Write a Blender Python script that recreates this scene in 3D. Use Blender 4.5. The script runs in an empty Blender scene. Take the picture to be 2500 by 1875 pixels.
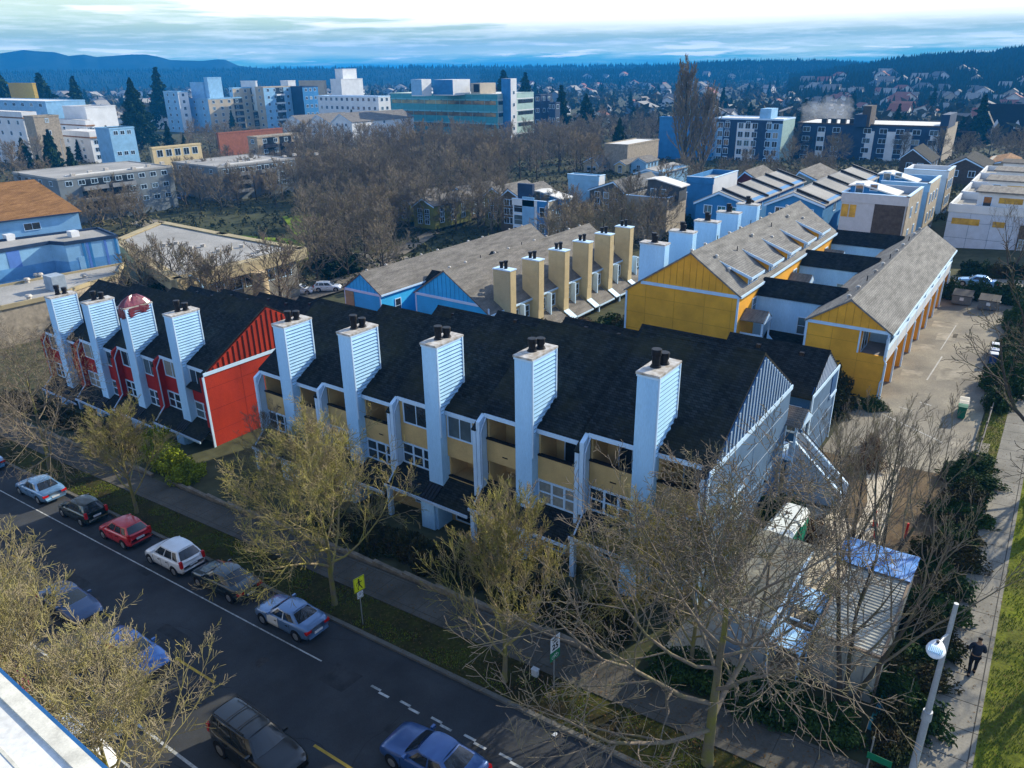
import bpy, bmesh, math, random
from mathutils import Vector, Matrix, noise
random.seed(7)
SC = bpy.context.scene
COL = SC.collection
rad = math.radians
# ---------------------------------------------------------------- camera
CH = 25.0
FPX = 1846.0; PW, PH = 2500.0, 1875.0
_p, _r, _y = rad(22.71), rad(-0.77), rad(-54.25)
_fw = Vector((0, math.cos(_p), -math.sin(_p))); _up = Vector((0, math.sin(_p), math.cos(_p))); _rt = Vector((1, 0, 0))
_r2 = _rt*math.cos(_r)+_up*math.sin(_r); _u2 = -_rt*math.sin(_r)+_up*math.cos(_r)
_M = Matrix(((-math.sin(_y), -math.cos(_y), 0), (math.cos(_y), -math.sin(_y), 0), (0, 0, 1)))
R2, U2, FW = _M@_r2, _M@_u2, _M@_fw
cam_d = bpy.data.cameras.new('Camera'); cam = bpy.data.objects.new('Camera', cam_d); COL.objects.link(cam)
cam.matrix_world = Matrix(((R2.x, U2.x, -FW.x, 0), (R2.y, U2.y, -FW.y, 0), (R2.z, U2.z, -FW.z, CH), (0, 0, 0, 1)))
cam_d.sensor_fit = 'HORIZONTAL'; cam_d.angle = 2*math.atan(PW/2/FPX)
cam_d.clip_start = 0.2; cam_d.clip_end = 30000
SC.camera = cam
# ---------------------------------------------------------------- exposure
SC.view_settings.view_transform = 'Standard'; SC.view_settings.look = 'None'
SC.view_settings.exposure = 0.80; SC.view_settings.gamma = 1.0; SC.view_settings.use_curve_mapping = False
# ---------------------------------------------------------------- sun
SUN_AZ, SUN_EL = rad(71), rad(26)
sun_v = Vector((math.cos(SUN_EL)*math.cos(SUN_AZ), math.cos(SUN_EL)*math.sin(SUN_AZ), math.sin(SUN_EL)))
sd = bpy.data.lights.new('sun', 'SUN'); sd.energy = 5.0; sd.angle = rad(0.5); sd.color = (1.0, 0.90, 0.70)
so = bpy.data.objects.new('sun', sd); COL.objects.link(so)
so.rotation_euler = sun_v.to_track_quat('Z', 'Y').to_euler()
# ---------------------------------------------------------------- sky
W = bpy.data.worlds.new('World'); SC.world = W; W.use_nodes = True
nt = W.node_tree; nt.nodes.clear()
def N(t, ty, **k):
    n = t.nodes.new(ty)
    for a, b in k.items(): setattr(n, a, b)
    return n
def mth(t, op, a, b=None, c=None, clamp=False):
    n = N(t, 'ShaderNodeMath', operation=op, use_clamp=clamp)
    for i, v in enumerate((a, b, c)):
        if v is None: continue
        if isinstance(v, (int, float)): n.inputs[i].default_value = v
        else: t.links.new(v, n.inputs[i])
    return n.outputs[0]
def mixc(t, f, a, b, bt='MIX'):
    n = N(t, 'ShaderNodeMix', data_type='RGBA', blend_type=bt)
    for s, v in ((n.inputs[0], f), (n.inputs[6], a), (n.inputs[7], b)):
        if isinstance(v, (int, float)): s.default_value = v
        elif isinstance(v, (tuple, list)): s.default_value = tuple(v)+(1,)*(4-len(v))
        else: t.links.new(v, s)
    return n.outputs[2]
def ramp(t, f, stops, interp='LINEAR'):
    n = N(t, 'ShaderNodeValToRGB'); n.color_ramp.interpolation = interp
    e = n.color_ramp.elements
    while len(e) < len(stops): e.new(0.5)
    for i, (p, c) in enumerate(stops):
        e[i].position = p; e[i].color = tuple(c)+(1,)*(4-len(c)) if isinstance(c, (tuple, list)) else (c, c, c, 1)
    t.links.new(f, n.inputs[0]); return n.outputs[0]
def build_world():
    t = nt
    out = N(t, 'ShaderNodeOutputWorld'); bg = N(t, 'ShaderNodeBackground')
    bg.inputs[1].default_value = 0.14
    t.links.new(bg.outputs[0], out.inputs[0])
    sky = N(t, 'ShaderNodeTexSky', sky_type='NISHITA', sun_disc=False)
    sky.sun_elevation = SUN_EL; sky.sun_rotation = rad(90)-SUN_AZ
    sky.air_density = 1.0; sky.dust_density = 0.4; sky.ozone_density = 4.0
    hs = N(t, 'ShaderNodeHueSaturation'); hs.inputs['Saturation'].default_value = .82; hs.inputs['Value'].default_value = 1.36
    t.links.new(sky.outputs[0], hs.inputs['Color'])
    tc = N(t, 'ShaderNodeTexCoord'); sx = N(t, 'ShaderNodeSeparateXYZ'); t.links.new(tc.outputs['Generated'], sx.inputs[0])
    el = sx.outputs[2]
    az = mth(t, 'ARCTAN2', sx.outputs[1], sx.outputs[0])       # radians, the sun stands at 1.31
    cv = N(t, 'ShaderNodeCombineXYZ'); t.links.new(mth(t, 'MULTIPLY', az, 5.0), cv.inputs[0]); t.links.new(mth(t, 'MULTIPLY', el, 62.0), cv.inputs[1])
    def nz(scale, det, rough, off=0.0, vec=cv):
        m = N(t, 'ShaderNodeMapping'); m.inputs['Location'].default_value = (off, off*1.7, off*.3); t.links.new(vec.outputs[0], m.inputs[0])
        n = N(t, 'ShaderNodeTexNoise'); n.inputs['Scale'].default_value = scale; n.inputs['Detail'].default_value = det; n.inputs['Roughness'].default_value = rough
        t.links.new(m.outputs[0], n.inputs[0]); return n.outputs[0]
    n1 = nz(0.9, 7, .58); n2 = nz(2.6, 8, .62, 3.3); n3 = nz(1.3, 4, .5, 8.1)
    # warped elevation, one unit = one degree or so
    e2 = mth(t, 'ADD', mth(t, 'MULTIPLY', el, 10.0), mth(t, 'MULTIPLY', mth(t, 'SUBTRACT', n1, 0.5), 0.32))
    base = ramp(t, e2, [(0.0, (.02, .17, .32)), (.09, (.12, .36, .33)), (.17, (.48, .62, .44)), (.34, (.37, .48, .31)), (.55, (.54, .66, .45)), (.85, (.70, .80, .62))])
    streak = ramp(t, n2, [(.46, 0.0), (.66, 1.0)])
    band = ramp(t, e2, [(.03, 0.0), (.12, 1.0), (.8, .8)])
    c1 = mixc(t, mth(t, 'MULTIPLY', mth(t, 'MULTIPLY', streak, band), .62), base, (.86, .93, .86))
    # the bright sheet of cloud towards the sun and upwards
    s = mth(t, 'SUBTRACT', 2.75, az)                              # grows towards the sun
    w = mth(t, 'ADD', mth(t, 'MULTIPLY', el, 11.0), mth(t, 'MULTIPLY', s, 1.1))
    w = mth(t, 'ADD', w, mth(t, 'MULTIPLY', mth(t, 'SUBTRACT', n3, .5), 1.5))
    wm = ramp(t, w, [(0.0, 0.0), (.82, 0.0), (1.0, 1.0)])
    wm = mth(t, 'MULTIPLY', wm, ramp(t, el, [(.034, 0.0), (.054, 1.0)]))
    c2 = mixc(t, wm, c1, (1.12, 1.10, 1.08))
    # small puffs low over the far hills
    p = nz(2.2, 5, .5, 14.2); pb = ramp(t, el, [(.006, 0.0), (.012, 1.0), (.022, 1.0), (.030, 0.0)])
    pf = mth(t, 'MULTIPLY', ramp(t, p, [(.56, 0.0), (.62, 1.0)]), pb)
    c3 = mixc(t, mth(t, 'MULTIPLY', pf, .85), c2, (.92, .95, .95))
    sc = N(t, 'ShaderNodeVectorMath', operation='SCALE'); t.links.new(c3, sc.inputs[0]); sc.inputs[3].default_value = 6.6
    up = ramp(t, el, [(.10, 0.0), (.22, 1.0)])
    fin = mixc(t, up, sc.outputs[0], hs.outputs[0])
    t.links.new(fin, bg.inputs[0])
build_world()
# ---------------------------------------------------------------- pixel helpers: where the photo's points stand in the world
def ray(px, py): return R2*((px-PW/2)/FPX)+U2*(-(py-PH/2)/FPX)+FW
def sstep(a, b, x):
    t = min(1, max(0, (x-a)/(b-a))); return t*t*(3-2*t)
def hgt(x, y):
    d = math.hypot(x, y)
    p = 0.0717*min(max(x, -150), 40)
    p -= 2.6*sstep(30, 60, -x)*sstep(44, 62, y)*(1-sstep(160, 260, d))
    f = sstep(150, 420, d)
    return p*(1-f)+(-12.0)*f
def G(px, py):
    d = ray(px, py); t = 5.0; st = 1.0
    if d.z > -0.004: return None
    z0 = 0
    for i in range(4000):
        x, y, zz = d.x*t, d.y*t, CH+d.z*t
        if zz <= hgt(x, y): break
        t += max(.3, t*.004)
        if t > 9000: return None
    return Vector((x, y, hgt(x, y)))
def gp(px, py, z):
    d = ray(px, py); t = (z-CH)/d.z; return Vector((d.x*t, d.y*t, z))
def at(px, py, D):
    d = ray(px, py); t = D/math.hypot(d.x, d.y); return Vector((d.x*t, d.y*t, CH+d.z*t))
def O(x, y): return (x/.8848, y/.8848)
# ---------------------------------------------------------------- materials
MATS = {}
def M(name, col, rough=.75, var=.12, vs=1.2, col2=None, fine=.08, fs=18, bump=0.0, bs=20, metal=0.0, spec=.15, coat=0.0, stretch=None):
    """paint / masonry / plain surface: base colour with broad and fine procedural variation"""
    if name in MATS: return MATS[name]
    m = bpy.data.materials.new(name); m.use_nodes = True; t = m.node_tree
    b = t.nodes['Principled BSDF']
    tc = N(t, 'ShaderNodeTexCoord'); vec = tc.outputs['Object']
    if stretch:
        mp = N(t, 'ShaderNodeMapping'); mp.inputs['Scale'].default_value = stretch; t.links.new(vec, mp.inputs[0]); vec = mp.outputs[0]
    def nz(s, d=5):
        n = N(t, 'ShaderNodeTexNoise'); n.inputs['Scale'].default_value = s; n.inputs['Detail'].default_value = d; n.inputs['Roughness'].default_value = .6
        t.links.new(vec, n.inputs[0]); return n.outputs[0]
    a = nz(vs)
    c2 = col2 or tuple(c*(1-2.2*var) for c in col)
    c1 = tuple(min(1, c*(1+var)) for c in col) if not col2 else col
    c = mixc(t, ramp(t, a, [(.32, 0.0), (.68, 1.0)]), c2, c1)
    if fine:
        f = nz(fs, 3); c = mixc(t, fine*4, c, mixc(t, 1.0, c, ramp(t, f, [(.25, .55), (.75, 1.35)]), 'MULTIPLY'))
    t.links.new(c, b.inputs['Base Color'])
    b.inputs['Roughness'].default_value = rough; b.inputs['Metallic'].default_value = metal
    b.inputs['Specular IOR Level'].default_value = spec
    if coat: b.inputs['Coat Weight'].default_value = coat; b.inputs['Coat Roughness'].default_value = .06
    if bump:
        bp = N(t, 'ShaderNodeBump'); bp.inputs['Strength'].default_value = bump; bp.inputs['Distance'].default_value = .03
        t.links.new(nz(bs, 4), bp.inputs['Height']); t.links.new(bp.outputs[0], b.inputs['Normal'])
    MATS[name] = m; return m
def shingle(name, c1, c2, moss=None, ms=.35):
    if name in MATS: return MATS[name]
    m = bpy.data.materials.new(name); m.use_nodes = True; t = m.node_tree; b = t.nodes['Principled BSDF']
    tc = N(t, 'ShaderNodeTexCoord'); o = tc.outputs['Object']
    sx = N(t, 'ShaderNodeSeparateXYZ'); t.links.new(o, sx.inputs[0])
    cm = N(t, 'ShaderNodeCombineXYZ')
    t.links.new(mth(t, 'ADD', sx.outputs[0], sx.outputs[1]), cm.inputs[0]); t.links.new(mth(t, 'MULTIPLY', sx.outputs[2], 1.8), cm.inputs[1])
    br = N(t, 'ShaderNodeTexBrick'); br.inputs['Scale'].default_value = 1.0; br.inputs['Brick Width'].default_value = .32; br.inputs['Row Height'].default_value = .15
    br.inputs['Mortar Size'].default_value = .012; br.inputs['Color1'].default_value = tuple(c1)+(1,); br.inputs['Color2'].default_value = tuple(c2)+(1,)
    br.inputs['Mortar'].default_value = tuple(c*.45 for c in c1)+(1,); t.links.new(cm.outputs[0], br.inputs[0])
    n = N(t, 'ShaderNodeTexNoise'); n.inputs['Scale'].default_value = ms; n.inputs['Detail'].default_value = 6; n.inputs['Roughness'].default_value = .65; t.links.new(o, n.inputs[0])
    mp = N(t, 'ShaderNodeMapping'); mp.inputs['Scale'].default_value = (2.2, .35, .6); t.links.new(o, mp.inputs[0])
    n2 = N(t, 'ShaderNodeTexNoise'); n2.inputs['Scale'].default_value = 1.1; n2.inputs['Detail'].default_value = 5; t.links.new(mp.outputs[0], n2.inputs[0])
    c = mixc(t, .8, br.outputs[0], mixc(t, 1.0, br.outputs[0], ramp(t, n2.outputs[0], [(.3, .65), (.7, 1.35)]), 'MULTIPLY'))
    if moss: c = mixc(t, ramp(t, n.outputs[0], [(.48, 0.0), (.72, .75)]), c, moss)
    t.links.new(c, b.inputs['Base Color']); b.inputs['Roughness'].default_value = .9; b.inputs['Specular IOR Level'].default_value = .06
    bp = N(t, 'ShaderNodeBump'); bp.inputs['Strength'].default_value = .5; bp.inputs['Distance'].default_value = .02
    t.links.new(br.outputs['Fac'], bp.inputs['Height']); bp.invert = True; t.links.new(bp.outputs[0], b.inputs['Normal'])
    MATS[name] = m; return m
def glass_mat(name, col, rough=.08, var=.5):
    if name in MATS: return MATS[name]
    m = M(name, col, rough=rough, var=0, fine=0, col2=tuple(c*(1-var) for c in col), vs=.7, spec=.7); return m
white = M('white_paint', (.42, .69, .94), .6, 0, .9, col2=(.33, .58, .84), fine=.06, stretch=(1, 1, .18))
trim = M('white_trim', (.50, .68, .86), .55, .04, fine=.03)
trimblue = M('pale_blue_trim', (.42, .55, .70), .6, .05)
tan = M('tan_stucco', (.58, .40, .17), .8, .07, .8, bump=.1)
slate = M('slate_blue_panel', (.085, .155, .255), .7, .12, .5, fine=.05)
navyp = M('deep_blue_panel', (.02, .085, .22), .6, .10, .6)
redp = M('red_panel', (.40, .036, .014), .8, 0, .55, col2=(.25, .022, .011), fine=.12, stretch=(1, 1, .35))
redd = M('dark_red_siding', (.34, .016, .013), .7, .1)
battr = M('batten_shade_red', (.035, .006, .006), .7)  # very dark red puts the shadow lines between the boards into the colour
yel = M('mustard_panel', (.80, .38, .035), .75, .09, .5, fine=.04)
yeld = M('mustard_seam', (.55, .27, .025), .7)
bluep = M('bright_blue_panel', (.04, .42, .80), .6, .06, .5)
blued = M('blue_batten', (.02, .22, .46), .6)
cream = M('cream_siding', (.52, .42, .24), .7, .05)
shdark = shingle('charcoal_shingles', (.011, .015, .017), (.026, .031, .034), (.038, .038, .020), .22)
shgrey = shingle('grey_shingles', (.17, .165, .155), (.215, .21, .195))
shmid = shingle('weathered_shingles', (.15, .14, .13), (.19, .18, .16))
metald = M('dark_metal', (.022, .024, .028), .45, .1, metal=.5)
flue_m = M('black_flue', (.02, .02, .022), .5, .2, 4, metal=.4)
capm = M('chimney_cap_metal', (.55, .54, .52), .5, .0, 3, col2=(.26, .22, .17), fine=.1)
asph = M('asphalt', (.060, .064, .068), .9, 0, .30, spec=.08, col2=(.036, .038, .041), fine=.16, fs=30, bump=.25, bs=60)
asphlot = M('old_asphalt', (.30, .27, .21), .95, 0, .25, spec=.05, col2=(.17, .155, .13), fine=.14, fs=9, bump=.2, bs=30)
conc = M('sidewalk_concrete', (.21, .20, .175), .9, 0, .5, spec=.05, col2=(.13, .125, .11), fine=.1, fs=12, bump=.1)
concw = M('light_concrete', (.50, .44, .34), .9, .1, .8)
kerbm = M('kerb_stone', (.13, .125, .11), .9, .1, 1.5)
grass_m = M('lawn', (.15, .18, .012), .95, 0, .30, spec=.05, col2=(.075, .075, .022), fine=.25, fs=7, bump=.8, bs=9)
dirt = M('bark_mulch', (.17, .125, .075), .95, 0, .8, spec=.05, col2=(.085, .062, .040), fine=.2, fs=9, bump=.6, bs=14)
earth = M('earth', (.085, .082, .045), .95, 0, .03, spec=.05, col2=(.045, .055, .028), fine=.2, fs=.8)
linew = M('road_paint_white', (.55, .56, .55), .7, 0, 3, col2=(.20, .21, .20), fine=.15)
liney = M('road_paint_yellow', (.55, .36, .05), .7, 0, 3, col2=(.35, .23, .04))
dglass = glass_mat('dark_window_glass', (.030, .040, .048))
gglass = glass_mat('grey_window_glass', (.10, .14, .16), .06)
WR = random.Random(99); curtm = M('curtained_glass', (.26, .27, .24), .25, .12, 3, spec=.5)
black = M('matt_black', (.012, .012, .013), .8)
# ---------------------------------------------------------------- mesh builder
class MB:
    def __init__(s): s.v = []; s.f = []; s.m = []; s.sm = []
    def face(s, pts, m=0, smooth=False):
        i = len(s.v); s.v += [tuple(p) for p in pts]; s.f.append(tuple(range(i, i+len(pts)))); s.m.append(m); s.sm.append(smooth)
    def quads(s, V, F, m=0, smooth=False):
        i = len(s.v); s.v += [tuple(p) for p in V]
        for f in F: s.f.append(tuple(i+k for k in f)); s.m.append(m); s.sm.append(smooth)
    def box(s, x0, x1, y0, y1, z0, z1, m=0):
        s.quads([(x0, y0, z0), (x1, y0, z0), (x1, y1, z0), (x0, y1, z0), (x0, y0, z1), (x1, y0, z1), (x1, y1, z1), (x0, y1, z1)],
                [(0, 3, 2, 1), (4, 5, 6, 7), (0, 1, 5, 4), (1, 2, 6, 5), (2, 3, 7, 6), (3, 0, 4, 7)], m)
    def obox(s, o, u, v, n, a0, a1, b0, b1, c0, c1, m=0):
        P = [o+u*a+v*b+n*c for c in (c0, c1) for (a, b) in ((a0, b0), (a1, b0), (a1, b1), (a0, b1))]
        s.quads(P, [(0, 3, 2, 1), (4, 5, 6, 7), (0, 1, 5, 4), (1, 2, 6, 5), (2, 3, 7, 6), (3, 0, 4, 7)], m)
    def prism(s, poly, d, m=0):
        """poly: list of points (a plane polygon), d: extrusion vector"""
        n = len(poly); P = [Vector(p) for p in poly]; Q = [p+Vector(d) for p in P]
        s.quads(P+Q, [tuple(range(n))[::-1], tuple(range(n, 2*n))]+[(i, (i+1) % n, n+(i+1) % n, n+i) for i in range(n)], m)
    def tube(s, a, b, r0, r1=None, n=8, m=0, caps=True, smooth=True):
        a, b = Vector(a), Vector(b); r1 = r0 if r1 is None else r1
        d = (b-a).normalized(); u = d.orthogonal().normalized(); w = d.cross(u)
        A = [a+(u*math.cos(2*math.pi*i/n)+w*math.sin(2*math.pi*i/n))*r0 for i in range(n)]
        B = [b+(u*math.cos(2*math.pi*i/n)+w*math.sin(2*math.pi*i/n))*r1 for i in range(n)]
        s.quads(A+B, [(i, (i+1) % n, n+(i+1) % n, n+i) for i in range(n)], m, smooth)
        if caps: s.face(A[::-1], m); s.face(B, m)
    def path(s, pts, r, n=8, m=0):
        for i in range(len(pts)-1): s.tube(pts[i], pts[i+1], r, r, n, m)
    def mesh(s, name, mats, org=(0, 0, 0)):
        me = bpy.data.meshes.new(name); ox, oy, oz = org
        me.from_pydata([(a-ox, b-oy, c-oz) for a, b, c in s.v], [], s.f)
        for mt in (mats if isinstance(mats, (list, tuple)) else [mats]): me.materials.append(mt)
        me.polygons.foreach_set('material_index', s.m); me.polygons.foreach_set('use_smooth', s.sm)
        me.update(); return me
    def build(s, name, mats, parent=None, local=False):
        if not s.f: return None
        org = (0, 0, 0)
        if parent is not None and not local:
            q = parent; org = Vector((0, 0, 0))
            while q is not None: org += q.location; q = q.parent
        o = bpy.data.objects.new(name, s.mesh(name, mats, org)); COL.objects.link(o)
        if parent is not None: o.parent = parent
        elif s.v and not local:
            xs = [p[0] for p in s.v]; ys = [p[1] for p in s.v]; zz = min(p[2] for p in s.v)
            c = Vector(((min(xs)+max(xs))/2, (min(ys)+max(ys))/2, zz))
            o.data.transform(Matrix.Translation(-c)); o.location = c
        return o
def tag(o, label=None, cat=None, group=None, kind=None):
    if label: o['label'] = label
    if cat: o['category'] = cat
    if group: o['group'] = group
    if kind: o['kind'] = kind
    return o
def thing(name, label, cat, loc=(0, 0, 0), rz=0, group=None):
    o = bpy.data.objects.new(name, None); COL.objects.link(o); o.empty_display_size = .3
    o.location = loc; o.rotation_euler = (0, 0, rz); return tag(o, label, cat, group)
def kids(o): return [c for c in CH_ALL.get(o.name, [])]
def copy_tree(o, loc, rz=0, sc=1.0, label=None, group=None):
    r = o.copy(); COL.objects.link(r); r.location = loc; r.rotation_euler = (0, 0, rz)
    r.scale = (sc, sc, sc) if isinstance(sc, (int, float)) else sc
    if label: r['label'] = label
    if group: r['group'] = group
    for ch in list(o.children):
        c = ch.copy(); COL.objects.link(c); c.parent = r
        for g in list(ch.children):
            d = g.copy(); COL.objects.link(d); d.parent = c
    return r
X_, Y_, Z_ = Vector((1, 0, 0)), Vector((0, 1, 0)), Vector((0, 0, 1))
def window(par, o, u, n, w, h, nx=1, ny=1, fr=.07, fm=None, gm=None, mull=None, curtain=False):
    """o: lower left outer corner on the wall, u: along the wall, n: outward; the part 'window' with its sub-part 'pane'"""
    if gm is None:
        q = WR.random(); gm = dglass if q < .78 else gglass if q < .93 else curtm
    fm = fm or trim; b = MB(); o = Vector(o); d = .06
    b.obox(o, u, Z_, n, -fr, w+fr, -fr, 0, -.02, d); b.obox(o, u, Z_, n, -fr, w+fr, h, h+fr, -.02, d)
    b.obox(o, u, Z_, n, -fr, 0, 0, h, -.02, d); b.obox(o, u, Z_, n, w, w+fr, 0, h, -.02, d)
    mw = mull or fr*.6
    for i in range(1, nx): b.obox(o, u, Z_, n, w*i/nx-mw/2, w*i/nx+mw/2, 0, h, -.02, d-.012)
    for j in range(1, ny):
        for i in range(nx): b.obox(o, u, Z_, n, w*i/nx+(mw/2 if i else 0), w*(i+1)/nx-(mw/2 if i < nx-1 else 0), h*j/ny-mw*.35, h*j/ny+mw*.35, -.02, d-.02)
    f = b.build('window', fm, par)
    g = MB(); g.obox(o, u, Z_, n, 0.002, w-.002, .002, h-.002, -.015, .018); g.build('pane', gm, f)
    return f
# ================================================================ ground, streets, paths
def axis(a, b, st): 
    n = max(1, int(round((b-a)/st))); return [a+(b-a)*i/n for i in range(n)]
def build_ground():
    xs = axis(-3600, -2000, 200)+axis(-2000, -500, 100)+axis(-500, -200, 20)+axis(-200, 60, 4)+axis(60, 300, 30)+axis(300, 1400, 110)+[1400]
    ys = axis(-240, -40, 40)+axis(-40, 240, 4)+axis(240, 500, 20)+axis(500, 2000, 100)+axis(2000, 3900, 200)+[3900]
    V = [(x, y, hgt(x, y)-.03) for y in ys for x in xs]; nx = len(xs)
    F = [(j*nx+i, j*nx+i+1, (j+1)*nx+i+1, (j+1)*nx+i) for j in range(len(ys)-1) for i in range(nx-1)]
    b = MB(); b.quads(V, F, 0, True)
    tag(b.build('ground', earth, None, True), kind='structure')
build_ground()
SL = .0717
def sheet(name, x0, x1, y0, y1, dz, m, kind='structure', st=4.0, thick=0):
    b = MB()
    xs = axis(x0, x1, st)+[x1]
    if thick:
        for a, c in zip(xs, xs[1:]):
            b.quads([(a, y0, hgt(a, y0)+dz), (c, y0, hgt(c, y0)+dz), (c, y1, hgt(c, y1)+dz), (a, y1, hgt(a, y1)+dz), (a, y0, hgt(a, y0)-thick), (c, y0, hgt(c, y0)-thick), (c, y1, hgt(c, y1)-thick), (a, y1, hgt(a, y1)-thick)],
                    [(0, 1, 2, 3), (4, 5, 1, 0), (3, 2, 6, 7)])
        b.quads([(x1, y0, hgt(x1, y0)+dz), (x1, y1, hgt(x1, y1)+dz), (x1, y1, hgt(x1, y1)-thick), (x1, y0, hgt(x1, y0)-thick)], [(0, 3, 2, 1)])
    else:
        ys = axis(y0, y1, st)+[y1]
        V = [(x, y, hgt(x, y)+dz) for y in ys for x in xs]; nx = len(xs)
        b.quads(V, [(j*nx+i, j*nx+i+1, (j+1)*nx+i+1, (j+1)*nx+i) for j in range(len(ys)-1) for i in range(nx-1)])
    o = b.build(name, m, None, True)
    if kind: tag(o, kind=kind)
    return o
def quadsheet(name, pts, dz, m, z=None):
    b = MB(); b.face([(x, y, hgt(x, y)+dz) for x, y in pts]); return tag(b.build(name, m, None, True), kind='structure')
sheet('road', -180, 40, 7.5, 20.4, 0, asph)
for nm, a, c, dz in (('kerb', 20.4, 20.62, .13), ('kerb', 7.28, 7.5, .13)): sheet(nm, -180, 0.0 if a > 10 else 10, a, c, dz, kerbm, thick=.05)
def joints(m, name, sp):
    """concrete with cut joints across and along"""
    k = 1.05 if 'foot' in name else .42  # shade is put into the sidewalk's darker colour, sunlight into the footpath's
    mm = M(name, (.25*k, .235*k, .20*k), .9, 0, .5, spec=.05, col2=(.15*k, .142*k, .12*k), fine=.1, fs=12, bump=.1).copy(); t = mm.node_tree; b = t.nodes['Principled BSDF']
    src = b.inputs['Base Color'].links[0].from_socket
    tc = N(t, 'ShaderNodeTexCoord'); sx = N(t, 'ShaderNodeSeparateXYZ'); t.links.new(tc.outputs['Object'], sx.inputs[0])
    def line(s, p): 
        f = mth(t, 'FRACT', mth(t, 'MULTIPLY', s, 1/p)); return mth(t, 'LESS_THAN', f, .045/p)
    l = mth(t, 'MAXIMUM', line(sx.outputs[0], sp), line(sx.outputs[1], sp))
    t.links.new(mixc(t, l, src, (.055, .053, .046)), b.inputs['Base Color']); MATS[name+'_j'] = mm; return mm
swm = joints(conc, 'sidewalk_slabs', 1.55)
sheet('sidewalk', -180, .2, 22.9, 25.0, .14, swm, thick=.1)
sheet('planting_strip', -180, -1.2, 20.62, 22.9, .10, M('strip_grass', (.05, .055, .010), .95, 0, .35, spec=.05, col2=(.022, .018, .010), fine=.25, fs=5, bump=.8, bs=9))
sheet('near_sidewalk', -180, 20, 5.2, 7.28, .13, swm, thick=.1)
swl = joints(conc, 'footpath_slabs', 1.7)
sheet('footpath', .2, 1.9, 20.62, 130, .03, swl, st=4)
sheet('lawn', 1.9, 40, 20.62, 130, .01, grass_m)
sheet('verge', -1.2, .2, 26, 100, .01, M('verge_grass', (.14, .155, .022), .95, 0, .8, spec=.05, col2=(.12, .095, .045), fine=.2, fs=6, bump=.8, bs=9))
sheet('parking_lot', -10.2, -1.3, 52.0, 104, .02, asphlot)
sheet('side_road', -200, 40, 104, 111, .015, asphlot)
sheet('planting_bed', -10.6, -1.2, 37.0, 52.0, .01, dirt)
quadsheet('yard_path', [(-5.6, 37.0), (-3.9, 37.0), (-4.4, 46), (-5.0, 52.1), (-7.2, 52.1), (-5.8, 46)], .03, concw)
quadsheet('apron', [(-10.9, 26.0), (-6.3, 26.0), (-5.6, 38.6), (-5.9, 42.5), (-7.0, 44), (-10.9, 44)], .035, concw)
# painted markings
for (x0, x1, y, w, m, nm) in ((-120, -24.7, 18.0, .075, linew, 'parking_line'), (-120, -21, 10.78, .13, linew, 'lane_line'), (-24, 5, 10.78, .13, linew, 'lane_line'), (-120, -24, 9.3, .10, linew, 'cycle_lane_line')):
    b = MB(); b.face([(x0, y-w/2, SL*x0+.008), (x1, y-w/2, SL*x1+.008), (x1, y+w/2, SL*x1+.008), (x0, y+w/2, SL*x0+.008)]); tag(b.build(nm, m, None, True), kind='structure')
b = MB()
k = -21.35
while k < 0:
    for off, a, c in ((.06, k, k+.62), (-.06, k+.62, k+1.25)):
        b.face([(a, 18.03+off-.06, SL*a+.008), (c, 18.03+off-.06, SL*c+.008), (c, 18.03+off+.06, SL*c+.008), (a, 18.03+off+.06, SL*a+.008)])
    k += 1.86
tag(b.build('dashed_line', linew, None, True), kind='structure')
b = MB()
for a, c in ((-31.4, -28.1), (-20.9, -18.0), (-50.2, -46.8), (-41, -37.7), (-60, -56.5), (-70, -66.5), (-80, -76.5)):
    b.face([(a, 14.2, SL*a+.008), (c, 14.2, SL*c+.008), (c, 14.33, SL*c+.008), (a, 14.33, SL*a+.008)])
tag(b.build('centre_line', liney, None, True), kind='structure')
b = MB()   # cycle lane chevrons between the near lines
for x0 in (-29.6, -29.0):
    for s in (1, -1):
        b.face([(x0-.9, 10.05+s*.62, SL*(x0-.9)+.009), (x0-.6, 10.05+s*.62, SL*(x0-.6)+.009), (x0+.25, 10.05, SL*(x0+.25)+.009), (x0-.05, 10.05, SL*(x0-.05)+.009)][::s])
tag(b.build('chevron_marking', linew, None, True), kind='structure')
# lot: worn centre line and saw-cut patches
b = MB()
for (xa, ya, xb, yb, w) in ((-6.1, 70, -5.9, 77, .12), (-9.3, 61.9, -3.2, 57.2, .10), (-7.0, 62.8, -6.0, 62.4, .10), (-5.8, 64.5, -4.9, 64.1, .12), (-6.3, 79, -6.1, 88, .09)):
    d = Vector((xb-xa, yb-ya, 0)).normalized(); nn = Vector((-d.y, d.x, 0))*w/2
    b.face([(p.x, p.y, SL*p.x+.028) for p in (Vector((xa, ya, 0))-nn, Vector((xb, yb, 0))-nn, Vector((xb, yb, 0))+nn, Vector((xa, ya, 0))+nn)])
tag(b.build('worn_lot_markings', M('worn_paint', (.42, .41, .38), .9, .1), None, True), kind='structure')

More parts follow.
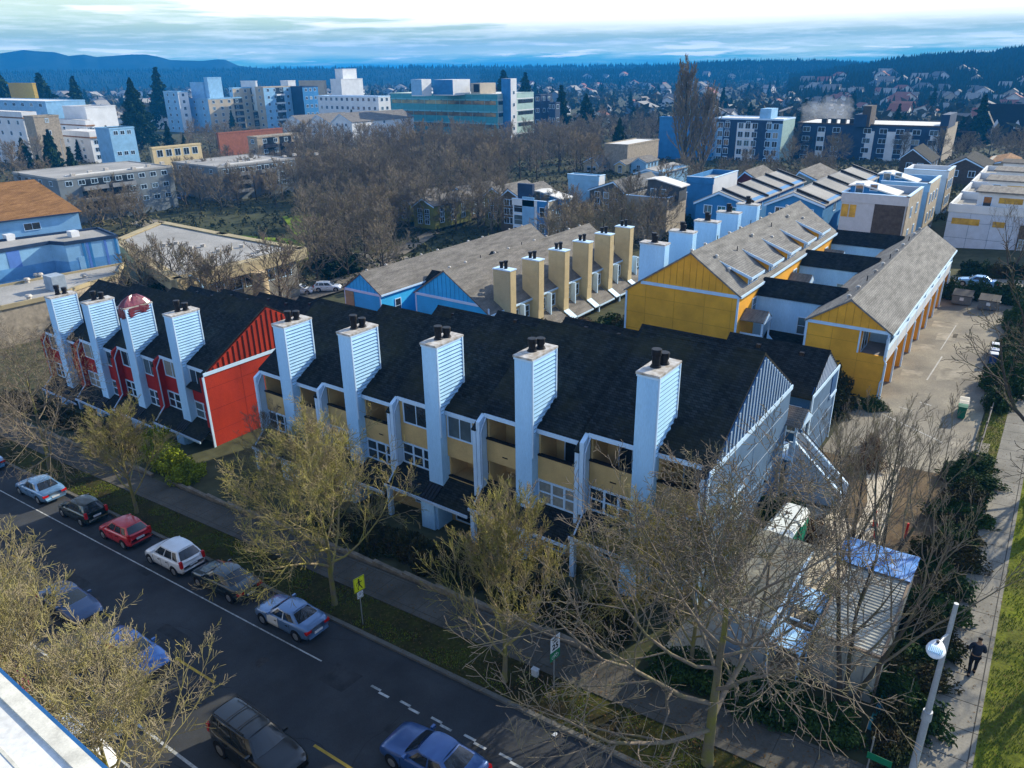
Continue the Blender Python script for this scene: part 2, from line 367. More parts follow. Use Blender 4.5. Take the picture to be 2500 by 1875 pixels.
# wear on the road: patches, sealed cracks, manholes
b = MB(); R_ = random.Random(2)
for i in range(16):
    x = R_.uniform(-75, -8); y = R_.uniform(8.2, 19.4); w, h = R_.uniform(.8, 3.2), R_.uniform(.5, 1.3)
    b.face([(x, y, SL*x+.006), (x+w, y, SL*(x+w)+.006), (x+w+.1, y+h, SL*(x+w+.1)+.006), (x, y+h, SL*x+.006)])
tag(b.build('road_patch', M('patch_asphalt', (.046, .048, .050), .9, .15, 1.5, spec=.05), None, True), kind='structure')
b = MB()
for i in range(14):
    x = R_.uniform(-70, -6); y = R_.uniform(8.5, 20); a = R_.choice((0, 1.57, .3, 1.2)); w = .010
    for k in range(R_.randint(5, 12)):
        a += R_.uniform(-.45, .45); L = R_.uniform(.3, .8); nx, ny = x+L*math.cos(a), y+L*math.sin(a)
        if not 7.8 < ny < 20.2: break
        dx, dy = -math.sin(a)*w, math.cos(a)*w; b.face([(x-dx, y-dy, SL*(x-dx)+.0075), (nx-dx, ny-dy, SL*(nx-dx)+.0075), (nx+dx, ny+dy, SL*(nx+dx)+.0075), (x+dx, y+dy, SL*(x+dx)+.0075)]); x, y = nx, ny
tag(b.build('road_crack', M('crack_sealer', (.012, .012, .013), .6, .1, spec=.2), None, True), kind='structure')
for x, y in ((-27.2, 16.4), (-43.5, 12.6), (-14.0, 15.9)):
    b = MB(); b.tube((x, y, SL*x-.01), (x, y, SL*x+.011), .36, .36, 20); tag(b.build('manhole_cover', M('cast_iron', (.045, .042, .040), .7, .2, 6), None), {-27.2: 'round iron manhole cover in front of the two toned sedan', -43.5: 'round iron manhole cover at left among the tree shadows', -14.0: 'round iron manhole cover by the dashed line at the bottom'}[x], 'manhole cover')
b = MB()
for i in range(9):
    x = R_.uniform(-9.5, -2); y = R_.uniform(53, 98); w, h = R_.uniform(.8, 2.6), R_.uniform(1, 4)
    b.face([(x, y, SL*x+.024), (x+w, y+.2, SL*(x+w)+.024), (x+w, y+h, SL*(x+w)+.024), (x-.1, y+h, SL*(x-.1)+.024)])
tag(b.build('lot_patch', M('lot_patch_pale', (.30, .27, .215), .95, .2, .9, spec=.05), None, True), kind='structure')
# ================================================================ the long townhouse rows along the street
YF, YR, YB = 31.65, 38.0, 44.1
JOINTS = []
def lap_face(b, x, y0, y1, zlow, ztop, m=0, st=.235, sgn=1, b_j=None):
    """lap boards on a wall facing +X; zlow(y) gives the lower edge"""
    z = ztop
    zmin = min(zlow(y0), zlow(y1))
    while z-st > zmin-.4:
        za = z-st
        # clip in y where the board lies above the roof line
        ya, yb = y0, y1
        n = 8
        ys = [y0+(y1-y0)*i/n for i in range(n+1)]
        ok = [y for y in ys if zlow(y) < za]
        if ok:
            ya, yb = min(ok), max(ok)
            if yb-ya > .1:
                b.face([(x+sgn*.07, ya, za), (x+sgn*.07, yb, za), (x+sgn*.012, yb, z), (x+sgn*.012, ya, z)][::sgn], m)
                if len(b.f) % 2: b_j.box(min(x, x+sgn*.075), max(x, x+sgn*.075), ya, yb, za-.012, za+.016)  # dark strip paints the shadow line under each lap board
                b.face([(x, ya, za), (x, yb, za), (x+sgn*.07, yb, za), (x+sgn*.07, ya, za)][::-sgn], m)
        z -= st
def chimney(par, x0, x1, yf, yb, zb, zt, lowf, mat=None, lap=True, flues=((.30, .52), (.78, .40)), cover=None, lapside=1):
    mat = mat or white; b = MB(); b.box(x0, x1, yf, yb, zb, zt-.12)
    c = b.build('chimney', mat, par)
    t = MB()
    if lap:
        xs = x1 if lapside > 0 else x0
        l = MB(); shade_b = MB(); lap_face(l, xs, yf+.12, yb-.12, lowf, zt-.22, sgn=lapside, b_j=shade_b); l.build('lap_siding', mat, c); shade_b.build('lap_shade_strip', M('lap_shade_strip', (.13, .20, .26), .8, .05), c)
        for y in (yf, yb-.1): t.box(xs-.01 if lapside > 0 else xs-.08, xs+.08 if lapside > 0 else xs+.01, y, y+.1, lowf(y+.05) if y > yf+.1 else min(lowf(y), zb+4), zt-.12)
    t.box(x0-.04, x1+.05, yf-.04, yb+.04, zt-.24, zt-.12)
    t.build('corner_trim', trim, c)
    k = MB(); k.box(x0-.07, x1+.07, yf-.07, yb+.07, zt-.12, zt); 
    kk = k.build('chimney_cap', capm, c)
    if cover is None:
        cx = (x0+x1)/2
        for i, (fy, h) in enumerate(flues):
            f = MB(); y = yf+(yb-yf)*fy; x = cx+(.06 if i else -.1)
            f.tube((x, y, zt-.02), (x, y, zt+.1), .30, .24, 14); f.tube((x, y, zt+.1), (x, y, zt+h), .20, .20, 14)
            f.tube((x, y, zt+h-.02), (x, y, zt+h+.26), .245, .245, 14); f.tube((x, y, zt+h+.26), (x, y, zt+h+.31), .27, .25, 14)
            f.build('flue', flue_m, c)
    return c
def batten_gable(par, x, y0, y1, yr, z0, zr, mat, bm, sp=.52, sgn=1, bw=.05, name='gable_panel', axis_='x'):
    """triangle wall (x = const) with upright battens"""
    b = MB(); P = lambda a, z, d=0: (x+sgn*d, a, z) if axis_ == 'x' else (a, x+sgn*d, z)
    b.prism([P(y0, z0), P(y1, z0), P(yr, zr)], Vector((sgn*.05, 0, 0)) if axis_ == 'x' else Vector((0, sgn*.05, 0)))
    g = b.build(name, mat, par); k = MB(); y = y0+sp*.7
    while y < y1-.15:
        zt = z0+(zr-z0)*((y-y0)/(yr-y0) if y < yr else (y1-y)/(y1-yr))-.05
        if zt > z0+.15:
            if axis_ == 'x': k.box(min(x+sgn*.05, x+sgn*.11), max(x+sgn*.05, x+sgn*.09), y-bw, y+bw, z0, zt)
            else: k.box(y-bw, y+bw, min(x+sgn*.05, x+sgn*.11), max(x+sgn*.05, x+sgn*.09), z0, zt)
        y += sp
    k.build('batten', bm, g); return g
def gable_roof_x(par, x0, x1, yf, yr, yb, zf, zr, zb, mat, th=.14, over=.12, name='roof'):
    """ridge along X"""
    b = MB(); pts = [(yf, zf), (yr, zr), (yb, zb), (yb, zb-th), (yr, zr-th), (yf, zf-th)]
    b.prism([(x0, y, z) for y, z in pts], (x1-x0, 0, 0)); r = b.build(name, mat, par)
    c = MB(); c.prism([(x0, yr-.16, zr-.06), (x0, yr, zr+.05), (x0, yr+.16, zr-.06), (x0, yr, zr-.02)], (x1-x0, 0, 0)); c.build('ridge_cap', mat, r)
    return r
def unit(par, xr, ze, wall, left, right, cxo=2.75, cover=False, shed=False):
    """one seven metre house of the row; xr: its right (uphill) side, ze: eave height"""
    W_ = 7.0; xl = xr-W_; zr = ze+3.82; zg = SL*(xr-W_/2)-.5
    c1 = xr-cxo; c0 = c1-1.12; slope = (zr-ze)/(YR-YF)
    roofz = lambda y: ze+(y-YF)*slope
    zp = ze-4.85                                              # where the porch roof meets the wall
    body = MB()
    body.box(xl, xr-.02, YF+1.8, YB-.1, zg, ze-.1); body.prism([(xl+.02, YF+1.8, ze-.12), (xl+.02, YR, zr-.2), (xl+.02, YB-.1, ze-.12)], (W_-.06, 0, 0)); 
    body.prism([(xl+.02, YF+.05, ze-.2), (xl+.02, YF+1.8, ze-.2), (xl+.02, YF+1.8, ze+.9)], (W_-.06, 0, 0))
    body.box(xl+.02, xr-.04, YF+.3, YF+1.8, zg, zp+.05)
    w = body.build('wall', wall, par)
    gable_roof_x(par, xl, xr+(.1 if shed == 'end' else 0), YF-.08, YR, YB+.1, ze, zr, ze, shdark)
    fa = MB(); fa.box(xl+.28, c0, YF-.13, YF-.05, ze-.36, ze-.10); fa.box(c1, xr-.05, YF-.13, YF-.05, ze-.36, ze-.10); fa.build('gutter', trim, par)
    for side, kind in ((0, left), (1, right)):
        a, b_ = (xl+.30, c0) if side == 0 else (c1, xr-.28)
        p = MB()
        if kind[0] == 'w':                                     # solid bay with a sliding window
            p.box(a, b_, YF, YF+1.8, ze-3.25, ze-.2)
            f = p.build('bay_wall', wall, par)
            ww = (b_-a)-.75 if b_-a > 2.3 else (b_-a)-.45
            window(par, (a+(.42 if side == 0 else .2), YF, ze-1.78), X_, -Y_, ww, 1.34, 2, 1, .09)
        else:                                                  # recessed balcony
            p.box(a, b_, YF+.02, YF+.14, ze-3.25, ze-1.82); p.box(a, a+.12, YF+.14, YF+1.8, ze-3.25, ze-.2); p.box(b_-.12, b_, YF+.14, YF+1.8, ze-3.25, ze-.2)
            p.box(a, b_, YF+.14, YF+1.8, ze-3.25, ze-3.0)
            f = p.build('balcony_wall', wall, par)
            q = MB(); q.box(a-.02, b_, YF-.03, YF+.2, ze-1.82, ze-1.72); q.build('parapet_cap', metald, f)
            window(par, (a+.9 if side == 0 else a+.75, YF+1.8, ze-3.0), X_, -Y_, max(1.2, b_-a-1.3), 2.15, 2, 1, .06)
        if kind[1] == 'w':
            p = MB(); p.box(a, b_, YF+.05, YF+1.8, zp-.3, ze-3.25)
            p.build('bay_wall', wall, par)
            n = 3 if b_-a > 2.5 and kind[0] != 'r' else 2
            window(par, (a+.12, YF+.03, zp+.12), X_, -Y_, b_-a-.24, 1.30, n, 2, .10, mull=.14)
        else:
            p = MB(); p.box(a, b_, YF+.02, YF+.14, zp-.4, zp+.15); p.box(a, a+.1, YF+.14, YF+1.8, zp-.3, ze-3.25); p.build('balcony_wall', wall, par)
            q = MB(); q.box(a, b_, YF-.03, YF+.2, zp+.15, zp+.24); q.build('parapet_cap', metald, par)
            window(par, (a+.9, YF+1.8, zp+.1), X_, -Y_, b_-a-1.2, 1.5, 2, 1, .06)
        if kind[0] == 'b' and (hash((round(xr), side)) % 3 != 0):
            v = MB(); v.box(a+(b_-a)*.45, a+(b_-a)*.45+.38, YF-.0, YF+.03, ze-2.75, ze-2.68); v.build('vent', black, par)
    # party fins with their downpipes
    for x0 in (xl+.02, xr-.27):
        top = ze-.10; fin = MB()
        fin.prism([(x0, YF-.62, zp-.1), (x0, YF+.1, zp-.1), (x0, YF+.1, top), (x0, YF-.62, top-.42)], (.25, 0, 0))
        ff = fin.build('party_fin', trim if wall is not redd else redd, par)
    cap = MB()
    cap.prism([(xr-.30, YF-.68, ze-.50), (xr-.30, YF, ze-.02), (xr-.30, YF, ze+.06), (xr-.30, YF-.68, ze-.40)], (.33, 0, 0)); cap.build('fin_roof', shdark, ff)
    dp = MB(); dp.path([(xl+.40, YF-.1, ze-.3), (xl+.34, YF-.35, ze-.75), (xl+.34, YF-.55, ze-1.1), (xl+.34, YF-.55, zp+.2), (xl+.34, YF-1.55, zp-.82)], .055, 6); dp.build('downpipe', trimblue, par)
    # chimney
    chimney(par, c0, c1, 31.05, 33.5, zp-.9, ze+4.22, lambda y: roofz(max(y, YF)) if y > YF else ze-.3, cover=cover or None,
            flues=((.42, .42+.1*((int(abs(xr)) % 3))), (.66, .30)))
    # porch: lean-to roof, metal tray under the chimney, chimney base, end posts
    zf = ze-5.78
    pr = MB()
    for a, b_ in ((xl+.05, c0), (c1, xr-.05)):
        pr.prism([(a, 30.02, zf), (a, YF+.05, zp+.06), (a, YF+.05, zp-.06), (a, 30.02, zf-.12)], (b_-a, 0, 0))
    p_ = pr.build('porch_roof', shdark, par)
    mt = MB(); mt.prism([(c0+.003, 30.02, zf+.02), (c0+.003, YF, zp+.08), (c0+.003, YF, zp-.04), (c0+.003, 30.02, zf-.1)], (1.114, 0, 0))
    for i in range(5):
        x = c0+.02+i*.265; mt.prism([(x, 30.02, zf+.02), (x, 31.0, zf+.60), (x, 31.0, zf+.65), (x, 30.02, zf+.07)], (.03, 0, 0))
    mt.build('metal_tray', metald, p_)
    g = MB(); g.box(xl+.05, xr-.05, 29.93, 30.02, zf-.2, zf-.02); g.build('porch_gutter', trimblue, p_)
    cb = MB(); cb.box(c0+.02, c1-.02, 30.1, 31.2, SL*c0-.6, zf-.02); cb.build('chimney_base', white, par)
    ps = MB()
    for x in (xl+.22,): ps.box(x-.14, x+.14, 30.12, 30.4, SL*x-.5, zf-.02)
    ps.build('porch_post', trim, par)
    gw = MB(); gw.box(xl, xr-.03, YF+.05, YF+.3, zg, zp+.02); gw.build('ground_floor_wall', wall if wall is not redd else redd, par)
    window(par, (xl+1.2, YF+.05, zf-1.75), X_, -Y_, 1.5, 1.15, 2, 1, .09)
    window(par, (c1+.5, YF+.05, zf-1.9), X_, -Y_, 1.3, 1.5, 1, 1, .09)
    lw = MB(); lw.box(c1-.02, c1+.12, 30.3, YF, zg, zf+.1); lw.build('porch_screen', white, par)
def end_wall(par, x, ze, panel, gable, gb, trm=True, seams=None, y0=YF-.62, zb=None):
    zb = SL*x-.6 if zb is None else zb
    b = MB(); b.box(x-.01, x+.12, y0, YB+.1, zb, ze-.42); b.prism([(x-.01, y0+.62, ze-.43), (x-.01, YB+.1, ze-.43), (x-.01, YB+.1, ze-.15), (x-.01, YR, ze+3.6), (x-.01, y0+.62, ze-.15)], (.10, 0, 0))
    w = b.build('end_wall', panel, par)
    batten_gable(par, x+.09, YF+.1, YB-.05, YR, ze-.1, ze+3.62, gable, M('pale_slate_batten', (.26, .36, .48), .7, .05) if gb is slate else gb, bw=.085 if gb is slate else .05)
    t = MB(); t.box(x+.12, x+.20, YF-.5, YB+.12, ze-.42, ze-.14); t.box(x+.10, x+.19, y0-.02, y0+.16, zb, ze-.45); t.build('band_trim', trim, par)
    return w
def build_tan_row():
    P = thing('townhouse_row', 'long tan townhouse row with five white chimneys and slate blue end wall facing the lot', 'townhouses', (-28, 38, -2))
    T = [(-11, 7.18, 'bw', 'bw', 2.75), (-18, 6.52, 'br', 'bw', 3.05), (-25, 5.90, 'ww', 'wr', 2.80), (-32, 5.22, 'bw', 'bw', 3.05), (-39, 4.56, 'bw', 'br', 2.70)]
    for xr, ze, l, r, o in T: unit(P, xr, ze, tan, l, r, o, shed='end' if xr == -11 else False)
    end_wall(P, -11, 7.18, slate, navyp, slate)
    # gable battens of the blue end are pale on dark
    s = MB()
    for z in (5.45, 3.95, 2.4, .9): s.box(-10.885, -10.872, YF-.45, YB+.1, z, z+.035)
    s.build('panel_flashing', M('pale_flashing', (.42, .50, .60), .6, .05), P)
    s = MB()
    for y in (34.7, 37.9, 41.1): s.box(-10.884, -10.874, y, y+.03, -.8, 6.7)
    s.build('panel_seam', navyp, P)
    window(P, (-10.88, 35.0, 1.85), Y_, X_, 1.75, 1.7, 2, 2, .13, mull=.1, gm=gglass)
    lm = MB(); lm.tube((-10.88, 40.9, 1.9), (-10.7, 40.9, 1.9), .09, .06, 8); lm.build('wall_lamp', black, P)
    vent_row(P, [( -14.5, 40, 9.2), (-17.2, 41.5, 8.2)])
def vent_row(par, pts):
    for x, y, z in pts:
        b = MB(); b.box(x-.15, x+.15, y-.15, y+.15, z, z+.25); b.build('roof_vent', metald, par)
def build_red_row():
    P = thing('townhouse_row', 'dark red townhouse row with white chimneys, its bright red end wall towards the tan row', 'townhouses', (-67, 38, -5))
    for i, (xr, ze, l, r, o) in enumerate([(-53, 2.88, 'ww', 'ww', 2.70), (-60, 2.30, 'ww', 'ww', 2.85), (-67, 1.66, 'ww', 'ww', 2.35), (-74, 1.06, 'ww', 'br', 2.45)]):
        unit(P, xr, ze, redd, l, r, o, cover=(i == 1))
        if i == 1:
            c1 = xr-o; c0 = c1-1.12; zt = ze+4.22
            bm = bmesh.new(); n = 22
            # tarpaulin tied over the chimney head: a sagging tent with folds
            rings = []
            for k, (s, z) in enumerate(((.05, .80), (.35, .74), (.7, .45), (1.0, .05), (1.06, -.35), (1.03, -.75))):
                ring = []
                for j in range(n):
                    a = 2*math.pi*j/n; ca, sa = math.cos(a), math.sin(a)
                    k_ = 1/max(abs(ca), abs(sa))
                    f = 1+.05*math.sin(j*2.7+k)
                    rx, ry = .62*s*ca*k_**.8*f, 1.28*s*sa*k_**.8*f
                    zz = z+.06*math.sin(j*2.1)+(-.25*max(0, -sa) if z < 0 else 0)
                    ring.append(bm.verts.new(((c0+c1)/2+rx, 32.27+ry, zt+zz)))
                rings.append(ring)
            for a, b_ in zip(rings, rings[1:]):
                for j in range(n): bm.faces.new((a[j], b_[j], b_[(j+1) % n], a[(j+1) % n]))
            bm.faces.new(rings[0][::-1]); me = bpy.data.meshes.new('tarpaulin'); bm.normal_update(); bm.to_mesh(me); bm.free()
            me.materials.append(M('maroon_tarp', (.17, .035, .05), .28, .2, 2, spec=.6, bump=.5, bs=4))
            o_ = bpy.data.objects.new('tarpaulin', me); COL.objects.link(o_); o_.location = (0, 0, 0)
            c = Vector(((c0+c1)/2, 32.27, zt)); me.transform(Matrix.Translation(-c)); o_.location = c
            tag(o_, 'shiny maroon tarpaulin tied over the head of a white chimney', 'tarpaulin')
    end_wall(P, -53, 2.88, redp, redp, battr, y0=YF-.62, zb=-5.2)
    s = MB(); s.box(-55.7, -53.3, 31.66, 31.78, -.2, 1.0); s.build('bay_wall', redd, P)
    s = MB()
    for z in (1.3, -.6, -2.5): s.box(-52.885, -52.872, YF-.45, YB+.1, z, z+.03)
    for y in (34.6, 37.8, 41.0): s.box(-52.884, -52.874, y, y+.03, -4.8, 2.4)
    s.build('panel_seam', M('dark_red_seam', (.16, .015, .01), .8, .1), P)
    # small pent roof over the recess next to the end wall
    s = MB(); s.prism([(-55.6, 31.1, 1.02), (-55.6, 32.3, 1.7), (-55.6, 32.3, 1.6), (-55.6, 31.1, .92)], (2.3, 0, 0)); s.build('pent_roof', shdark, P)
build_tan_row(); build_red_row()
# ---------------------------------------------------------------- the lower wings behind, ridge at Y 51.6
def wing_row(name, label, xs, zr0, step, endm, gab, gb, wallm, endseam=False):
    P = thing(name, label, 'townhouses', (xs[0]-8, 51.6, hgt(xs[0], 50)))
    for i, xr in enumerate(xs):
        zr = zr0-step*i; ze = zr-2.2; xl = xr-6.95
        b = MB(); b.box(xl, xr-.03, 48.3, 54.7, hgt(xr, 51)-1.2, ze-.05); b.prism([(xl, 48.3, ze-.05), (xl, 54.7, ze-.05), (xl, 51.5, zr-.15)], (xr-xl-.03, 0, 0)); b.build('wall', wallm, P)
        gable_roof_x(P, xl, xr+(.08 if i == 0 else 0), 48.05, 51.5, 54.95, ze-.1, zr, ze-.1, shdark)
        for dx in (1.6, 4.6): vent_row(P, [(xr-dx, 50.9, zr-.5)])
    xr = xs[0]; ze = zr0-2.2
    b = MB(); b.box(xr-.02, xr+.1, 48.2, 54.8, hgt(xr, 51)-.5, ze-.1); b.build('end_wall', endm, P)
    batten_gable(P, xr-.02, 48.3, 54.7, 51.5, ze+.1, zr0-.16, gab, gb, .45, bw=.10 if gab is navyp else .05)
    t = MB(); t.box(xr+.1, xr+.17, 48.1, 54.95, ze-.14, ze+.1); t.box(xr+.09, xr+.17, 48.12, 48.3, hgt(xr, 51)-.3, ze-.15); t.box(xr+.09, xr+.17, 54.68, 54.86, hgt(xr, 51)-.3, ze-.15); t.build('band_trim', trim, P)
    return P
PW1 = wing_row('townhouse_row', 'low dark roofed blue building behind the tan row, its striped gable beside the parking lot', [-10.55-7*i for i in range(5)], 7.07, .64, slate, navyp, M('pale_batten', (.40, .48, .60), .6, .05), navyp)
s = MB()
for z in (3.3, 1.9, .5): s.box(-10.452, -10.44, 48.3, 54.7, z, z+.03)
s.build('panel_flashing', MATS['pale_flashing'], PW1)
window(PW1, (-12.0, 48.28, 2.1), X_, -Y_, .8, 1.7, 1, 2, .14, gm=gglass)
b = MB(); b.box(-10.46, -10.40, 53.3, 54.5, 3.1, 4.7); pb = b.build('balcony_recess', navyp, PW1)
b = MB(); b.box(-10.44, -10.33, 53.2, 54.8, 2.9, 3.12); b.build('sill', trim, PW1)
wing_row('townhouse_row', 'low dark roofed building hidden behind the red row', [-58.6-7*i for i in range(4)], 2.25, .65, redp, redp, battr, redd)
# ---------------------------------------------------------------- outside stair between the two blue gables
def build_stair():
    P = thing('entry_stair', 'white sided outdoor stair with small gabled canopy beside the slate blue gable wall', 'stair', (-9, 45.5, -.6))
    ya, yb = 44.4, 45.9
    m = MB(); m.prism([(-10.6, ya, -.7), (-7.1, ya, -.7), (-7.1, ya, .35), (-10.3, ya, 3.15), (-10.6, ya, 3.15)], (0, .12, 0))
    m.prism([(-10.6, yb, -.7), (-7.1, yb, -.7), (-7.1, yb, .35), (-10.3, yb, 3.15), (-10.6, yb, 3.15)], (0, .12, 0)); m.build('side_wall', M('stair_wall_blue', (.36, .45, .56), .6, .05), P)
    m = MB(); m.prism([(-7.0, ya-.04, .35), (-10.3, ya-.04, 3.2), (-10.3, ya-.04, 3.3), (-7.0, ya-.04, .45)], (0, .2, 0)); m.prism([(-7.0, yb-.04, .35), (-10.3, yb-.04, 3.2), (-10.3, yb-.04, 3.3), (-7.0, yb-.04, .45)], (0, .2, 0)); m.build('coping', trim, P)
    m = MB()
    for i in range(14): m.box(-7.35-i*.235, -7.1-i*.235, ya+.12, yb, -.6+.19*i-.1, -.6+.19*(i+1))
    m.build('steps', M('stair_tread', (.45, .47, .50), .8, .05), P)
    m = MB()
    for y in (ya+.2, yb-.1): m.path([(-7.2, y, .95), (-10.2, y, 3.5)], .03, 6)
    m.build('handrail', metald, P)
    m = MB(); m.box(-12.2, -10.3, ya-.3, yb+.4, 2.0, 2.16); m.build('landing', trim, P)
    m = MB()
    for x, y in ((-10.25, ya-.2), (-10.25, yb+.2), (-10.9, ya-.25)): m.box(x-.07, x+.07, y-.07, y+.07, hgt(x, y)-.2, 4.55)
    m.build('canopy_post', trim, P)
    m = MB(); m.prism([(-9.95, ya-.55, 4.45), (-9.95, 45.2, 5.25), (-9.95, yb+.6, 4.45), (-9.95, 45.2, 5.13)], (-2.0, 0, 0)); m.build('canopy_roof', shmid, P)
    m = MB(); m.prism([(-9.93, ya-.5, 4.36), (-9.93, yb+.55, 4.36), (-9.93, 45.2, 5.1)], (.04, 0, 0)); m.build('canopy_gable', trim, P)
build_stair()
# ---------------------------------------------------------------- mustard complex
def gable_roof_y(par, x0, x1, xr, y0, y1, z0, z1, zr, mat, th=.16, name='roof'):
    b = MB(); pts = [(x0, z0), (xr, zr), (x1, z1), (x1, z1-th), (xr, zr-th), (x0, z0-th)]
    b.prism([(x, y0, z) for x, z in pts], (0, y1-y0, 0)); r = b.build(name, mat, par)
    c = MB(); c.prism([(xr-.16, y0, zr-.06), (xr, y0, zr+.05), (xr+.16, y0, zr-.06), (xr, y0, zr-.02)], (0, y1-y0, 0)); c.build('ridge_cap', mat, r)
    return r
def panel_lines(par, x0, x1, y, zs, xs, z0, z1, mat, clip=None):
    b = MB()
    for z in zs: b.box(x0, x1, y-.012, y, z, z+.03)
    for x in xs: b.box(x, x+.03, y-.012, y, z0, z1)
    b.build('panel_seam', mat, par)
def roof_bits(par, pts, z_of):
    for i, (x, y) in enumerate(pts):
        b = MB(); z = z_of(x)
        if i % 3 == 2: b.tube((x, y, z-.1), (x, y, z+.45), .05, .05, 6); nm, m = 'vent_pipe', metald
        else: b.tube((x, y, z-.1), (x, y, z+.2), .13, .13, 8); b.tube((x, y, z+.2), (x+.0, y, z+.3), .2, .12, 8); nm, m = 'roof_vent', capm
        b.build(nm, m, par)
def big_house(label, x0, x1, xr, ze0, ze1, zr, yg, ye, wallm, seamm, gabm, chim_side, chims, chm, dormers, roofm=None, zg=-1.6, n_ridge=0):
    roofm = roofm or shgrey
    P = thing('townhouse_block', label, 'townhouses', ((x0+x1)/2, (yg+ye)/2, zg))
    s0 = (zr-ze0)/(xr-x0); s1 = (zr-ze1)/(x1-xr)
    b = MB(); b.prism([(x0+.1, yg, zg-2), (x1, yg, zg-2), (x1, yg, ze1-.1), (xr, yg, zr-.15), (x0+.1, yg, ze0-.1)], (0, ye-yg, 0)); b.build('wall', wallm, P)
    gable_roof_y(P, x0-.15, x1+.2, xr, yg-.12, ye+.1, ze0-.1, ze1-.12, zr, roofm)
    t = MB(); tz = max(ze0, ze1)-.05; xa = x0+(tz-ze0)/s0+.1 if ze0 < tz else x0+.1; xb = x1-(tz-ze1)/s1 if ze1 < tz else x1
    t.box(xa, xb, yg-.07, yg, tz-.3, tz); t.box(x1-.12, x1+.06, yg-.07, yg, zg-2, tz-.3); t.box(x0+.05, x0+.22, yg-.07, yg, zg-2, ze0-.2); t.build('band_trim', trim, P)
    g = MB(); x = xa+.4
    while x < xb-.3:
        zt = (ze0+(x-x0)*s0 if x < xr else ze1+(x1-x)*s1)-.2
        if zt > tz+.1: g.box(x-.02, x+.02, yg-.02, yg, tz, zt)
        x += .62
    g.build('batten', seamm, P)
    g = MB(); g.box(x1+.02, x1+.28, yg-.1, ye, ze1-.3, ze1-.1); g.build('gutter', trim, P)
    return P, s0, s1
YL, s0, s1 = big_house('large mustard block with white chimneys and five shed dormers on its grey roof', -32, -21, -25.7, 5.45, 6.5, 9.7, 63.2, 95.8, yel, yeld, yel, 'l', [], white, [], zg=-1.7)
panel_lines(YL, -31.9, -21.1, 63.2, (4.9, 3.3, 1.7, .1), (-29.9, -27.0, -24.1, -21.6), -3, 6.1, yeld)
b = MB(); b.box(-23.4, -23.2, 63.1, 63.2, 2.0, 2.28); b.build('wall_lamp', black, YL)
for i, y in enumerate((63.65, 70.0, 76.3, 82.5, 88.7)):
    chimney(YL, -30.95, -28.5, y, y+1.1, 3.0, 9.95, lambda yy: 6.9, lap=False, flues=((.5, .55), (.5, .3)))
    l = MB()
    for k in range(16): l.box(-28.5, -28.47, y+.06, y+1.04, 9.6-.2*k, 9.6-.2*k+.17)
    l.build('lap_siding', white, YL)
for i in range(5):                                             # shed dormers on the slope towards the lot
    y = 66.2+i*5.75; yy = y+2.9
    xo = -21.35; zt = 7.60; xi = xo-2.75; zi = 9.7-s1*(xi+25.7); sd_ = (zi-zt)/(xo-xi)
    b = MB()
    for a in (y, yy-.1): b.prism([(xo, a, 6.5), (xo, a, zt-.12), (xi+.25, a, zi-.25*sd_-.12), (xi+.25, a, zi-.6)], (0, .1, 0))
    d = b.build('dormer', yel, YL)
    b = MB(); b.prism([(xo+.4, y-.25, zt-.4*sd_), (xi-.5, y-.25, zi+.5*sd_), (xi-.5, y-.25, zi+.5*sd_-.12), (xo+.4, y-.25, zt-.4*sd_-.12)], (0, 3.4, 0)); b.build('dormer_roof', shgrey, d)
    b = MB(); b.prism([(xo+.42, y-.31, zt-.4*sd_+.01), (xi+.05, y-.31, zi-.03), (xi+.05, y-.31, zi-.25), (xo+.42, y-.31, zt-.4*sd_-.26)], (0, .055, 0)); b.box(xo+.405, xo+.45, y-.31, yy+.25, zt-.4*sd_-.24, zt-.4*sd_+.01); b.box(xo+.02, xo+.1, y-.06, y+.08, 6.5, zt-.2); b.build('dormer_trim', trim, d)
    b = MB(); b.box(xo, xo+.04, y+.1, yy-.1, 6.6, zt-.12); b.build('dormer_glazing', M('dormer_blue', (.05, .16, .26), .5, .1), d)
    window(YL, (xo+.04, y+.5, 6.75), Y_, X_, 1.8, .55, 2, 1, .06)
for y in (67.0, 73.0, 79.3, 85.5, 91.5):
    window(YL, (-20.98, y, 3.9), Y_, X_, 1.0, 1.3, 1, 2, .1, gm=gglass)
roof_bits(YL, [(-24.4, 66), (-23.0, 65.6), (-24.1, 70.5), (-24.6, 76), (-23.6, 79.4), (-24.6, 82), (-24.7, 88), (-23.8, 91)], lambda x: 9.7-s1*(x+25.7))
roof_bits(YL, [(-26.2, 64.5+i*3.1) for i in range(10)], lambda x: 9.7+s0*(x+25.7))
